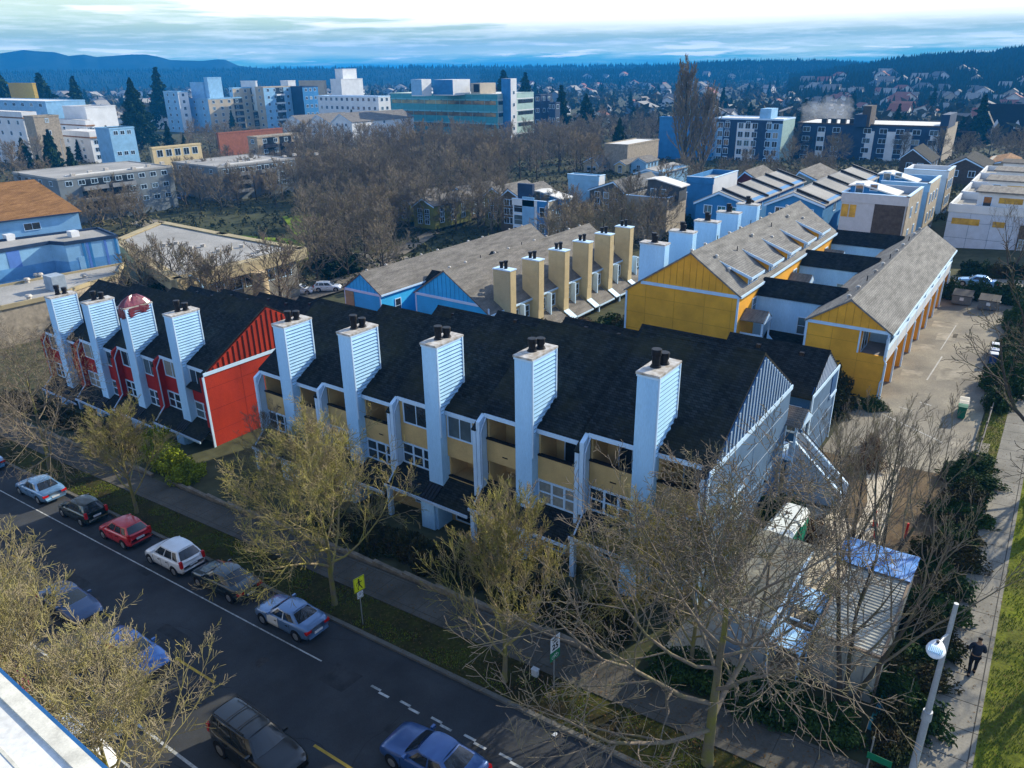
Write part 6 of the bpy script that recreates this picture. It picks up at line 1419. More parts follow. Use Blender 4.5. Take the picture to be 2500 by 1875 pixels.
# ================================================================ vehicles
def paint(name, c, metal=.35, rough=.28): return M(name, c, rough=rough, var=.04, fine=.0, metal=metal, coat=.8, spec=.5)
car_glass = glass_mat('car_glass', (.014, .020, .026), .05, .3)
tyre_m = M('tyre_rubber', (.016, .016, .017), .9); rim_m = M('alloy_rim', (.36, .37, .38), .35, .1, metal=.7)
red_l = M('red_lamp_glass', (.45, .012, .012), .2, .1); white_l = M('clear_lamp_glass', (.62, .64, .66), .15, .1, spec=.8); plate_m = M('number_plate', (.55, .58, .62), .5, .1, 20)
blackt = M('black_plastic', (.022, .022, .024), .6)
def interp(pts, x):
    for (xa, ya), (xb, yb) in zip(pts, pts[1:]):
        if x <= xb: 
            t = max(0, (x-xa)/(xb-xa)); t = t*t*(3-2*t)*.35+t*.65; return ya+(yb-ya)*t
    return pts[-1][1]
def make_car(name, label, cat, L, W, H, belt, gh, pm, loc, rz, door=None, rails=False, roofm=None, lights='h', wheel=.31, spare=None, group=None, cap=None):
    """belt: upper edge line of the lower body as (x, z); gh: greenhouse x of (screen base, screen top, rear top, rear base)"""
    P = thing(name, label, cat, loc, rz, group)
    P.rotation_euler = (0, -math.atan(SL)*math.cos(rz), rz)
    hl, hw = L/2, W/2; b = MB(); n = 34; zs = .20
    xs = [-hl+L*i/n for i in range(n+1)]
    def hwid(x):
        t = abs(x)/hl; return hw*(1-.13*max(0, (t-.62)/.38)**1.7-.10*max(0, (t-.93)/.07)**2)
    rings = []
    for x in xs:
        w = hwid(x); zb = interp(belt, x); e = max(0, (abs(x)/hl-.94)/.06); zl = zs+.10*e+.06*(abs(x) > hl*.8)
        zt = zb-.05*e
        sec = [(w*.90, zl), (w*.985, zl+.10), (w, zl+(zt-zl)*.45), (w*.985, zt-.14), (w*.945, zt-.03), (w*.86, zt+.015), (w*.5, zt+.045), (0, zt+.055)]
        ring = [(x, y, z) for y, z in sec]+[(x, -y, z) for y, z in sec[-2::-1]]
        rings.append(ring)
    k = len(rings[0]); V = [p for r in rings for p in r]
    F = [(i*k+j, i*k+j+1, (i+1)*k+j+1, (i+1)*k+j) for i in range(n) for j in range(k-1)]
    F += [tuple(range(k)), tuple(range(n*k, n*k+k))[::-1]]+[(i*k, (i+1)*k, (i+1)*k+k-1, i*k+k-1) for i in range(n)]
    b.quads(V, [f[::-1] for f in F], 0, True); body = b.build('body', pm, P, True)
    # greenhouse
    f0, f1, r1, r0 = gh; wb = hw*.90; wt = hw*.70; g = MB()
    zb0, zb1 = interp(belt, f0)-.02, interp(belt, r0)-.02; zbm = max(interp(belt, (f1+r1)/2)-.02, .5); zt = H-.05
    def ghp(u, v, off=0.0):
        """u 0..1 front to rear, v 0 base .. 1 roof edge"""
        xb = f0+(r0-f0)*u; xt = f1+(r1-f1)*u; zb_ = interp(belt, xb)-.01
        vv = v; x = xb+(xt-xb)*vv; y = (wb*(1-.06*abs(2*u-1)**3)+(wt*(1-.08*abs(2*u-1)**3)-wb)*vv**1.25); z = zb_+(zt-zb_-.02*abs(2*u-1)**2)*vv
        return x, y+off, z
    NU, NV = 14, 5
    for s in (1, -1):
        V = [(p[0], s*p[1], p[2]) for u in range(NU+1) for v in range(NV+1) for p in (ghp(u/NU, v/NV),)]
        g.quads(V, [tuple((u*(NV+1)+v, u*(NV+1)+v+1, (u+1)*(NV+1)+v+1, (u+1)*(NV+1)+v))[::s] for u in range(NU) for v in range(NV)], 0, True)
    V = []
    for u in range(NU+1):
        x, y, z = ghp(u/NU, 1)
        for j in range(9): t = -1+j/4; V.append((x, y*t, z+.055*(1-t*t)**.8))
    g.quads(V, [(u*9+j, u*9+j+1, (u+1)*9+j+1, (u+1)*9+j) for u in range(NU) for j in range(8)], 1 if roofm else 0, True)
    for u in (0, 1):
        V = []
        for v in range(NV+1):
            x, y, z = ghp(u, v/NV)
            for j in range(9): t = -1+j/4; bow = .10*(1-t*t)*(1 if u == 0 else -1); V.append((x+bow*(1-.5*v/NV), y*t, z+.05*(1-t*t)*v/NV))
        g.quads(V, [tuple((v*9+j, v*9+j+1, (v+1)*9+j+1, (v+1)*9+j)[::1 if u == 0 else -1]) for v in range(NV) for j in range(8)], 0, True)
    g.build('cabin', [pm, roofm or pm], P, True)
    # glazing
    def screen(u, nm, m0=.10, m1=.92, wf=.88):
        V = []
        for v in range(5):
            vv = m0+(m1-m0)*v/4; x, y, z = ghp(u, vv)
            for j in range(9): t = (-1+j/4)*wf; bow = .10*(1-t*t)*(1 if u == 0 else -1); V.append((x+bow*(1-.5*vv)+(.012 if u == 0 else -.012), y*t, z+.05*(1-t*t)*vv+.012))
        q = MB(); q.quads(V, [tuple((v*9+j, v*9+j+1, (v+1)*9+j+1, (v+1)*9+j)[::1 if u == 0 else -1]) for v in range(4) for j in range(8)], 0, True); q.build(nm, car_glass, P, True)
    screen(0, 'windscreen'); screen(1, 'rear_window', .18 if H > 1.5 else .10)
    spans = [(.10, .42), (.46, .74), (.78, .93)] if (r1-r0)*0+H > 1.5 or L < 4.2 else [(.12, .50), (.54, .90)]
    for s in (1, -1):
        for i, (ua, ub) in enumerate(spans):
            V = []
            for u in range(6):
                uu = ua+(ub-ua)*u/5
                for v in (.14, .5, .88): x, y, z = ghp(uu, v); V.append((x, s*(y+.012), z+.004))
            q = MB(); q.quads(V, [tuple((u*3+v, u*3+v+1, (u+1)*3+v+1, (u+1)*3+v)[::s]) for u in range(5) for v in range(2)], 0, True); q.build('side_window', car_glass, P, True)
    # doors: seam lines or an odd coloured door
    fw_, rw_ = hl-L*.185, -hl+L*.19
    sm_ = MB()
    for s in (1, -1):
        for x in (fw_-.50, (fw_+rw_)/2-.03, rw_+.42):
            w = hwid(x); sm_.box(x-.006, x+.006, min(s*(w-.02), s*(w+.004)), max(s*(w-.02), s*(w+.004)), .34, interp(belt, x)-.12)
    sm_.build('door_seam', black, P, True)
    hd = MB()
    for s in (1, -1):
        for x in ((fw_+rw_)/2+.08, rw_+.55): w = hwid(x); hd.box(x-.02, x+.14, min(s*w, s*(w+.03)), max(s*w, s*(w+.03)), interp(belt, x)-.22, interp(belt, x)-.18)
    hd.build('door_handle', blackt, P, True)
    if door:
        s = door[0]; xa, xb = (fw_+rw_)/2-.02, fw_-.49; V = []
        for i in range(5):
            x = xa+(xb-xa)*i/4; w = hwid(x); zt_ = interp(belt, x)
            for y, z in ((w*.945, .28), (w*.995, .32), (w+.004, .2+(zt_-.2)*.45), (w*.99+.004, zt_-.14), (w*.95+.008, zt_-.02)): V.append((x, s*(y+.006), z))
        q = MB(); q.quads(V, [tuple((i*5+j, i*5+j+1, (i+1)*5+j+1, (i+1)*5+j)[::-s]) for i in range(4) for j in range(4)], 0, True)
        for ua, ub, va, vb in ((.06, .10, .02, .95), (.50, .54, .02, .95), (.08, .52, .90, .97)):
            V = []
            for u in (ua, ub):
                for v in (va, vb): x, y, z = ghp(u, v); V.append((x, s*(y+.018), z+.006))
            q.quads(V, [(0, 1, 3, 2)[::s]])
        d_ = q.build('front_door', door[1], P, True); d_['label'] = door[2]
    # wheels, arches
    for x in (fw_, rw_):
        for s in (1, -1):
            w = hwid(x); a = MB(); a.tube((x, s*(w-.25), wheel+.02), (x, s*(w+.004), wheel+.02), wheel+.065, wheel+.065, 22); a.build('wheel_arch', black, P, True)
            t = MB(); t.tube((x, s*(w-.20), wheel), (x, s*(w+.012), wheel), wheel, wheel-.015, 22); ty = t.build('tyre', tyre_m, P, True)
            r = MB(); r.tube((x, s*(w+.010), wheel), (x, s*(w+.02), wheel), wheel*.66, wheel*.60, 16)
            for j in range(5):
                an = j*1.2566; c, sn = math.cos(an), math.sin(an); r.obox(Vector((x, s*(w+.02), wheel)), Vector((c, 0, sn)), Vector((-sn, 0, c)), Vector((0, s, 0)), .04, wheel*.58, -.03, .03, 0, .008)
            r.build('rim', rim_m, ty, True)
    # lights, plates, bumpers, mirrors
    zf = interp(belt, hl*.96); zr = interp(belt, -hl*.96)
    for s in (1, -1):
        q = MB(); w = hwid(hl*.95); q.prism([(hl*.985, s*w*.58, zf-.30), (hl*.93, s*w*.985, zf-.28), (hl*.90, s*w*1.005, zf-.12), (hl*.965, s*w*.60, zf-.14)], (.02, 0, 0)); q.build('headlight', white_l, P, True)
        q = MB(); w = hwid(hl*.95)
        if lights == 'v': q.box(-hl-.012, -hl*.93, min(s*w*.80, s*(w+.005)), max(s*w*.80, s*(w+.005)), zr-.30, zr+.12)
        else: q.box(-hl-.012, -hl*.90, min(s*w*.55, s*(w+.006)), max(s*w*.55, s*(w+.006)), zr-.26, zr-.10)
        q.build('tail_light', red_l, P, True)
        q = MB(); x, y, z = ghp(.08, .12); q.box(x-.02, x+.10, min(s*(y+.02), s*(y+.22)), max(s*(y+.02), s*(y+.22)), z+.0, z+.13); q.build('mirror', pm, P, True)
    q = MB(); q.box(-hl-.02, -hl+.02, -.26, .26, zr-.46 if H < 1.5 else zr-.36, zr-.33 if H < 1.5 else zr-.23); q.build('number_plate', plate_m, P, True)
    q = MB(); q.box(hl-.03, hl+.02, -.45, .45, .36, .52); q.build('grille', blackt, P, True)
    q = MB(); q.box(-hl-.03, -hl+.06, -hw*.72, hw*.72, .28, .40); q.build('rear_bumper', blackt if H > 1.5 else pm, P, True)
    if rails:
        q = MB()
        for s in (1, -1):
            q.tube((f1-.25, s*wt*.88, H+.05), (r1+.15, s*wt*.88, H+.05), .022, .022, 6)
        for x in (f1-.75, (f1+r1)/2-.3): q.tube((x, -wt*.88, H+.055), (x, wt*.88, H+.055), .022, .022, 6)
        for s in (1, -1):
            for x in (f1-.3, r1+.2, (f1+r1)/2): q.tube((x, s*wt*.88, H-.02), (x, s*wt*.88, H+.05), .02, .02, 6)
        q.build('roof_rack', metald, P, True)
    if cap:
        q = MB(); q.prism([(-hl+.2, -hw*.7, zr+.02), (-hl+.34, -hw*.7, zr+.10), (-hl+.30, -hw*.7, zr+.13), (-hl+.12, -hw*.7, zr+.12)], (0, hw*1.4, 0)); q.build('spoiler', pm, P, True)
    return P
def cz(x, y): return (x, y, SL*x+.015)
PI = math.pi
sed = dict(L=4.7, W=1.82, H=1.42)
def sedan(label, pm, x, y, rz, L=4.55, W=1.76, H=1.40, **k):
    h = L/2
    return make_car('parked_car' if 'parked' in label or 'curb' in label else 'car', label, 'car', L, W, H, [(-h, .80), (-h*.93, .93), (-h*.60, .97), (0, .93), (h*.38, .92), (h*.80, .80), (h*.97, .66), (h, .55)], (h*.40, h*.10, -h*.42, -h*.70), pm, cz(x, y), rz, **k)
def hatch(label, pm, x, y, rz, L=4.1, W=1.74, H=1.50, **k):
    h = L/2
    return make_car('parked_car', label, 'car', L, W, H, [(-h, .72), (-h*.96, .98), (-h*.6, 1.0), (0, .96), (h*.45, .94), (h*.82, .80), (h*.98, .62), (h, .52)], (h*.50, h*.10, -h*.74, -h*.95), pm, cz(x, y), rz, **k)
sedan('silver blue sedan cut off by the left edge, parked at the far kerb', paint('silver_blue_paint', (.13, .32, .56)), -67.6, 19.35, PI)
sedan('silvery blue sedan parked at the far kerb, first whole car from the left', paint('silver_paint', (.13, .26, .44)), -57.55, 19.4, PI, L=4.85, W=1.84, H=1.44)
hatch('dark green black hatchback parked just left of the red car', paint('dark_green_paint', (.012, .022, .018)), -51.0, 19.35, PI, L=4.2, H=1.5, lights='v')
hatch('bright red hatchback parked at the far kerb', paint('bright_red_paint', (.50, .012, .02), .1), -45.3, 19.3, PI, L=4.0, H=1.52, lights='v')
hatch('white boxy wagon with dark rear glass parked behind the red car', paint('white_car_paint', (.72, .74, .76), .0), -39.5, 19.3, PI, L=4.2, W=1.80, H=1.60, lights='v')
sedan('dark green sedan parked at the far kerb behind the white wagon', paint('dark_teal_paint', (.010, .022, .028)), -34.4, 19.4, PI, L=4.75, W=1.77)
sedan('blue grey sedan with a white front door, parked at the far kerb nearest the signs', paint('steel_blue_paint', (.12, .22, .40)), -28.3, 19.15, PI, L=4.35, W=1.70, H=1.38, door=(1, paint('white_door_paint', (.70, .70, .68), 0), 'white replacement front door'))
# moving cars on the near side
h = 2.4
make_car('sport_utility_car', 'black sport utility car with roof rack driving past at the bottom of the picture', 'car', 4.75, 1.86, 1.78, [(-h, .95), (-h*.97, 1.16), (-h*.5, 1.14), (0, 1.12), (h*.42, 1.10), (h*.80, 1.02), (h*.97, .88), (h, .70)], (h*.44, h*.18, -h*.88, -h*.97), paint('black_paint', (.010, .012, .014)), cz(-22.3, 12.6), -.03, rails=True, lights='v', wheel=.38)
sedan('blue sedan cut by the bottom edge, driving towards the left', paint('royal_blue_paint', (.03, .09, .26)), -15.7, 16.1, PI+.01, L=4.7, W=1.82, H=1.42)
sedan('blue sedan half hidden behind the bare tree on the near side', paint('deep_blue_paint', (.02, .08, .28)), -33.0, 13.0, .02, L=4.6)
sedan('dark blue car driving at the left edge behind the sunlit bare trees', paint('navy_car_paint', (.012, .03, .09)), -40.3, 13.4, .0, L=4.6)
sedan('red car parked at the near kerb beyond the white roof', paint('tomato_red_paint', (.50, .02, .03), .1), -36.9, 8.35, 0, L=4.3)
hatch('white car parked at the near kerb, its nose showing past the white roof corner', paint('white_car_paint', (.72, .74, .76), .0), -29.0, 8.3, 0, L=4.3, H=1.5)
g = G(735, 716)
for px, py, l in ((733, 722, 'white sport utility car parked on the back street, left of the pair'), (802, 714, 'white sport utility car parked on the back street, right of the pair')):
    g = G(px, py); h = 2.3
    P = make_car('parked_car', l, 'car', 4.6, 1.85, 1.62, [(-h, .8), (-h*.96, 1.05), (0, 1.02), (h*.45, 1.0), (h*.82, .90), (h, .6)], (h*.48, h*.14, -h*.78, -h*.96), MATS['white_car_paint'], (g.x, g.y, g.z+.32), rad(35), lights='v', wheel=.36); P.rotation_euler = (0, 0, rad(37))
P = sedan('pale blue car parked on the side road beyond the dumpsters', MATS['silver_blue_paint'], -6.2, 106.2, PI, L=4.5); P.rotation_euler = (0, 0, PI)
for i, (x, y, m) in enumerate(((385, 432, 'royal_blue_paint'), (402, 425, 'silver_paint'), (330, 452, 'royal_blue_paint'), (300, 456, 'navy_car_paint'), (725, 465, 'red'))):
    if m == 'red': continue
    g = G(*O(x, y)); h = 2.2
    P = make_car('parked_car', 'parked car beside the nearer grey apartment block, number %s from its sunlit corner' % ['one', 'two', 'three', 'four'][i] if 0 else ['blue car parked right of the nearer grey apartment block', 'silver car parked right of the nearer grey apartment block', 'blue car parked under the nearer grey apartment block', 'dark car parked under the nearer grey apartment block'][i], 'car', 4.4, 1.8, 1.45, [(-h, .8), (-h*.93, .93), (0, .93), (h*.8, .8), (h, .55)], (h*.4, h*.1, -h*.42, -h*.7), MATS[m], (g.x, g.y, g.z), .5*i)
    P.rotation_euler = (0, 0, .4*i)
# ================================================================ signs
galv = M('galvanised_steel', (.34, .36, .37), .45, .1, 3, metal=.6)
fluo = M('yellow_green_sign', (.62, .66, .02), .5, .03); signw = M('sign_white', (.62, .65, .68), .5, .04); signg = M('sign_green', (.01, .16, .075), .5, .04); signb = M('sign_black', (.012, .012, .014), .6)
def text(par, s, size, o, u, n, m, name='lettering', bold=.0):
    c = bpy.data.curves.new(name, 'FONT'); c.body = s; c.size = size; c.align_x = 'CENTER'; c.align_y = 'CENTER'; c.extrude = .002; c.offset = bold
    t = bpy.data.objects.new(name+'_tmp', c); COL.objects.link(t); bpy.context.view_layer.update()
    me = bpy.data.meshes.new_from_object(t); bpy.data.objects.remove(t); me.materials.clear(); me.materials.append(m)
    me.transform(Matrix(((u.x, 0, n.x, o.x), (u.y, 0, n.y, o.y), (u.z, 1, n.z, o.z), (0, 0, 0, 1)))); ob = bpy.data.objects.new(name, me); COL.objects.link(ob); ob.parent = par; return ob
def sign_base(label, x, y, h, cat='sign'):
    P = thing('traffic_sign', label, cat, (x, y, hgt(x, y)+.1)); z = 0
    b = MB(); b.tube((0, 0, -.1), (0, 0, h), .032, .032, 8); b.build('pole', galv, P, True); return P
a_ = rad(-8); su = Vector((math.cos(a_+PI*.5), math.sin(a_+PI*.5), 0)); sn = Vector((math.cos(a_), math.sin(a_), 0))   # the faces look towards the oncoming cars, +X
def plate(par, name, z0, z1, w, m, dx=.04, rot=0, thick=.012):
    b = MB(); b.obox(Vector((0, 0, 0)), su, Z_, sn, -w/2, w/2, z0, z1, dx, dx+thick); return b.build(name, m, par, True)
# pedestrian sign: upright fluorescent plate with the walking figure
gx = (-24.9, 21.0); P = sign_base('yellow green pedestrian crossing sign with a small parking plate beneath', *gx, 2.95)
plate(P, 'plate', 2.15, 3.0, .66, fluo, .045); plate(P, 'border', 2.17, 2.98, .62, signb, .0455, thick=.0125); plate(P, 'inner_plate', 2.19, 2.96, .58, fluo, .046, thick=.014)
fg = MB(); o = sn*.0605
def pc(y, z): return o+su*y+Z_*z
def stroke(a, b_, w): 
    a, b_ = pc(*a), pc(*b_); d = (b_-a).normalized(); k = d.cross(sn).normalized()*w/2; fg.face([a-k, b_-k, b_+k, a+k]); 
cx = [pc(-.02+.055*math.cos(i*PI/6), 2.85+.055*math.sin(i*PI/6)) for i in range(12)]; fg.face(cx)
for s in (((-.02, 2.79), (.0, 2.53), .10), ((0, 2.55), (-.10, 2.42), .055), ((-.10, 2.42), (-.08, 2.25), .05), ((.0, 2.55), (.08, 2.41), .055), ((.08, 2.41), (.16, 2.26), .05), ((-.03, 2.76), (-.15, 2.64), .04), ((-.15, 2.64), (-.17, 2.53), .035), ((.02, 2.76), (.12, 2.65), .04), ((.12, 2.65), (.18, 2.72), .035)): stroke(*s)
fg.build('walking_figure', signb, P, True)
plate(P, 'parking_plate', 1.72, 2.1, .36, signw, .04); text(P, 'P', .26, sn*.056+Z_*1.91, su, sn, signb); 
rg = MB()
for i in range(20):
    a, c = i*PI/10, (i+1)*PI/10; rg.face([sn*.058+su*(r*math.cos(t))+Z_*(1.91+r*math.sin(t)) for r, t in ((.145, a), (.165, a), (.165, c), (.145, c))])
rg.build('ring', signb, P, True)
# speed limit sign with green cycle plate
gx = (-13.95, 22.3); P = sign_base('white speed limit 25 sign above a green cycle route plate', *gx, 2.95)
plate(P, 'plate', 2.17, 2.97, .62, signw, .045); text(P, 'SPEED', .145, sn*.06+Z_*2.84, su, sn, signb, bold=.004); text(P, 'LIMIT', .145, sn*.06+Z_*2.69, su, sn, signb, bold=.004); text(P, '25', .43, sn*.06+Z_*2.40, su, sn, signb, bold=.012)
plate(P, 'cycle_plate', 1.68, 2.15, .66, signg, .042)
cy = MB()
def ring(y, z, r, w):
    for i in range(16):
        a, c = i*PI/8, (i+1)*PI/8; cy.face([sn*.058+su*(y+q*math.cos(t))+Z_*(z+q*math.sin(t)) for q, t in ((r, a), (r+w, a), (r+w, c), (r, c))])
ring(-.13, 1.86, .08, .018); ring(.13, 1.86, .08, .018)
fg = cy; o = sn*.058
for s in (((-.13, 1.86), (-.05, 1.98), .018), ((-.05, 1.98), (.09, 1.98), .018), ((.09, 1.98), (.13, 1.86), .018), ((-.05, 1.98), (.02, 1.86), .018), ((.02, 1.86), (.09, 1.98), .018), ((-.13, 1.86), (.02, 1.86), .018), ((-.07, 2.02), (-.03, 2.02), .018), ((.08, 2.0), (.10, 2.05), .018)): stroke(*s)
cy.build('cycle_symbol', signw, P, True)
# street name plate at the bottom right
P = thing('street_name_sign', 'top corner of a green street name plate at the very bottom right', 'sign', (-1.35, 24.4, hgt(-1.35, 24.4)))
b = MB(); b.tube((0, 0, 0), (0, 0, 2.2), .03, .03, 8); b.build('pole', galv, P, True)
b = MB(); b.obox(Vector((0, 0, 0)), X_, Z_, -Y_, -.1, .75, 1.15, 1.45, .03, .045); b.build('plate', signg, P, True)
# ================================================================ lamps
def lamp_near():
    P = thing('street_lamp', 'tall grey street lamp with ribbed white head beside the footpath', 'street lamp', (.05, 22.0, 0))
    b = MB(); b.tube((0, 0, -.1), (0, 0, 6.0), .14, .11, 14); b.tube((0, 0, 5.9), (0, 0, 6.25), .15, .14, 14); b.tube((0, 0, 6.2), (.0, .0, 10.4), .10, .065, 12); b.build('pole', M('lamp_pole_grey', (.40, .42, .44), .5, .06, 2, metal=.3), P, True)
    b = MB(); b.path([(0, 0, 9.3), (-.1, -.45, 9.42), (-.15, -.8, 9.45)], .04, 8); b.build('arm', MATS['lamp_pole_grey'], P, True)
    bm = bmesh.new(); bmesh.ops.create_uvsphere(bm, u_segments=20, v_segments=10, radius=1)
    for v in bm.verts: v.co.x *= .26*(1-.28*max(0, v.co.y)); v.co.y *= .46; v.co.z *= .12 if v.co.z > 0 else .07
    for f in bm.faces: f.smooth = True
    me = bpy.data.meshes.new('lamp_head'); bm.to_mesh(me); bm.free(); me.materials.append(M('lamp_head_white', (.66, .68, .70), .4, .03)); me.transform(Matrix.Translation((-.2, -1.15, 9.46)))
    hd = bpy.data.objects.new('lamp_head', me); COL.objects.link(hd); hd.parent = P
    b = MB()
    for i in range(9): b.box(-.2-.18+i*.044, -.2-.165+i*.044, -1.5, -1.18, 9.55, 9.60)
    b.build('cooling_fin', white, hd, True)
    b = MB(); b.tube((-.2, -.98, 9.56), (-.2, -.98, 9.64), .045, .045, 10); b.build('light_sensor', blackt, hd, True)
lamp_near()
g = gp(*O(440, 655), -4.9)
P = thing('street_lamp', 'slim curved white street lamp behind the red row roofs', 'street lamp', (g.x, g.y, -5.5))
T = [onY(*O(x, y), g.y)-Vector((g.x, g.y, -5.5)) for x, y in ((440, 655), (438, 620), (428, 603), (412, 596))]
b = MB(); b.tube((0, 0, 0), T[0], .12, .10, 8); b.path(T, .09, 8); b.build('pole', white, P, True)
b = MB(); q = T[-1]; b.box(q.x-.5, q.x+.15, q.y-.15, q.y+.15, q.z-.08, q.z+.08); b.build('lamp_head', white, P, True)
g = G(*O(152, 398)); P = thing('street_lamp', 'tall slim street lamp above the nearer grey roof at left', 'street lamp', g)
b = MB(); b.tube((0, 0, 0), (0, 0, 15), .15, .1, 8); b.path([(0, 0, 15), (1.5, 0, 15.6)], .08, 8); b.build('pole', galv, P, True)
# ================================================================ yard: containers, toilets, shed frame, planks
corr = M('container_grey', (.33, .33, .29), .7, .12, .6); shedw = M('shed_wall', (.36, .38, .38), .8, .1, .8)
def long_shed():
    x0, x1, y0, y1, z0, z1 = -9.35, -6.5, 28.3, 35.3, -.7, 2.15
    P = thing('site_cabin', 'long pale site cabin with a worn olive grey felt roof next to the end wall', 'cabin', ((x0+x1)/2, (y0+y1)/2, -.6))
    b = MB(); b.box(x0+.05, x1-.05, y0+.05, y1-.05, z0, z1-.05); b.build('wall', shedw, P)
    b = MB(); b.box(x0-.05, x1+.05, y0-.08, y1+.08, z1-.05, z1+.05); b.build('roof', M('felt_roof', (.23, .22, .175), .95, 0, .7, col2=(.16, .155, .125), fine=.15, fs=6), P)
    b = MB(); b.box(x0-.09, x1+.09, y0-.12, y0-.08, z1-.16, z1+.07); b.box(x1+.05, x1+.1, y0-.08, y1+.08, z1-.16, z1+.07); b.build('roof_edge', trim, P)
    window(P, (x1-.05, 29.6, .6), Y_, X_, 1.2, .9, 2, 1, .06); window(P, (x1-.05, 32.6, .6), Y_, X_, 1.2, .9, 2, 1, .06)
    d = MB(); d.box(x0+.9, x0+1.8, y0+.02, y0+.05, z0+.2, z1-.4); d.build('door', M('cabin_door', (.25, .33, .42), .7, .05), P)
long_shed()
def container():
    x0, x1, y0, y1, z0, z1 = -4.65, -1.95, 28.6, 36.6, -.35, 2.3
    P = thing('shipping_container', 'grey green corrugated steel container with ribbed roof', 'container', ((x0+x1)/2, (y0+y1)/2, -.3))
    b = MB(); b.box(x0, x1, y0+.04, y1, z0, z1-.03); b.build('body', corr, P)
    r = MB(); y = y0+.12
    while y < y1-.1: r.prism([(x0+.08, y, z1-.03), (x0+.08, y+.05, z1+.01), (x0+.08, y+.12, z1+.01), (x0+.08, y+.17, z1-.03)], (x1-x0-.16, 0, 0)); y += .235
    r.build('roof_rib', corr, P)
    w = MB(); y = y0+.15
    while y < y1-.1: w.box(x0-.03, x0, y, y+.1, z0+.15, z1-.12); w.box(x1, x1+.03, y, y+.1, z0+.15, z1-.12); y += .235
    w.build('wall_rib', corr, P)
    f = MB()
    for x in (x0, x1): f.box(x-.05, x+.05, y0-.03, y0+.09, z0, z1+.04); f.box(x-.05, x+.05, y0+.09, y1, z1-.08, z1+.04)
    f.box(x0, x1, y0-.03, y0+.09, z1-.08, z1+.04); f.box(x0, x1, y0-.03, y0+.09, z0, z0+.12); f.build('frame', M('container_frame', (.20, .15, .11), .8, .2, 2), P)
    d = MB(); xm = (x0+x1)/2
    d.box(x0+.07, xm-.01, y0-.01, y0+.04, z0+.13, z1-.09); d.box(xm+.01, x1-.07, y0-.01, y0+.04, z0+.13, z1-.09); d.build('door', corr, P)
    d = MB()
    for x in (xm-.8, xm-.3, xm+.3, xm+.8): d.tube((x, y0-.04, z0+.1), (x, y0-.04, z1-.05), .02, .02, 6)
    d.build('locking_bar', galv, P)
container()
def tarp():
    pts = [gp(*Q, 2.42) for Q in ((1900+340/2.458, 1200+402/2.458), (1900+795/2.458, 1200+545/2.458), (1900+865/2.458, 1200+372/2.458), (1900+415/2.458, 1200+240/2.458))]
    n = 16; V = []
    for i in range(n+1):
        for j in range(n+1):
            u, v = i/n, j/n; p = pts[0].lerp(pts[1], u).lerp(pts[3].lerp(pts[2], u), v)
            z = 2.42+.05*noise.noise(Vector((u*5, v*4, 1)))+.025*abs(math.sin(u*9+v*7))
            if v > .85 or u < .06: z -= .35*max((v-.85)/.15, (.06-u)/.06)
            V.append((p.x+.05*noise.noise(Vector((u*6, v*3, 9))), p.y+.05*noise.noise(Vector((v*6, 4, u))), z))
    b = MB(); b.quads(V, [(i*(n+1)+j, (i+1)*(n+1)+j, (i+1)*(n+1)+j+1, i*(n+1)+j+1) for i in range(n) for j in range(n)], 0, True)
    b.quads([(x, y, z-.03) for x, y, z in V], [(i*(n+1)+j, i*(n+1)+j+1, (i+1)*(n+1)+j+1, (i+1)*(n+1)+j) for i in range(n) for j in range(n)], 0, True)
    tag(b.build('tarpaulin', M('blue_tarp', (.05, .20, .52), .35, .15, 2, spec=.5, bump=.6, bs=5)), 'creased bright blue tarpaulin over the back of the corrugated container', 'tarpaulin')
tarp()
def toilets():
    grn = M('toilet_green', (.015, .20, .12), .5, .06)
    for i, (y0, x0, l) in enumerate(((36.2, -9.35, 'green portable toilet with white roof, the nearer one behind the site cabin'), (38.0, -9.25, 'green portable toilet with white roof, the farther one behind the site cabin'))):
        P = thing('portable_toilet', l, 'toilet', (x0+.75, y0+.8, -.6), 0, 'portable toilets'); x1 = x0+1.45; y1 = y0+1.55; z0, z1 = -.6, 1.45
        b = MB(); b.box(x0, x1, y0, y1, z0, z1); b.build('body', grn, P)
        b = MB(); b.prism([(x0-.05, y0-.05, z1), (x1+.05, y0-.05, z1), (x1-.2, y0-.05, z1+.28), (x0+.2, y0-.05, z1+.28)], (0, y1-y0+.1, 0)); b.build('roof', M('translucent_roof', (.62, .66, .64), .5, .05), P)
        b = MB(); b.tube((x0+.5, y0+.4, z1+.2), (x0+.5, y0+.4, z1+.42), .06, .06, 8); b.build('vent_pipe', blackt, P)
        b = MB(); b.box(x1, x1+.03, y0+.3, y1-.3, z0+.1, z1-.1); b.build('door', grn, P)
toilets()
def porch_shed():
    P = thing('garden_shed', 'small white framed shed with open front between the cabin and the container', 'shed', (-5.7, 30, -.4))
    x0, x1, y0, y1 = -6.35, -4.95, 28.0, 32.6
    b = MB(); b.box(x0, x1, y0, y0+1.6, 1.35, 1.45); b.box(x0, x1, y1-1.6, y1, 1.5, 1.6); b.build('roof', white, P)
    b = MB()
    for x in (x0+.03, x1-.03):
        for y in (y0+.05, y0+1.5, y1-1.5, y1-.05): b.box(x-.04, x+.04, y-.04, y+.04, -.5, 1.4)
        b.box(x-.04, x+.04, y0, y1, 1.28, 1.36)
    b.box(x0, x1, y0+2.2, y0+2.28, 1.28, 1.36); b.build('frame', trim, P)
    b = MB(); b.box(x0+.1, x1-.1, y0+.1, y1-.1, -.45, -.3); b.build('floor', M('timber_floor', (.28, .20, .12), .9, .15), P)
    b = MB(); b.box(x0+.2, x0+.8, y0+1.9, y0+2.6, -.3, .5); b.build('crate', M('yellow_timber', (.50, .34, .12), .8, .1), P)
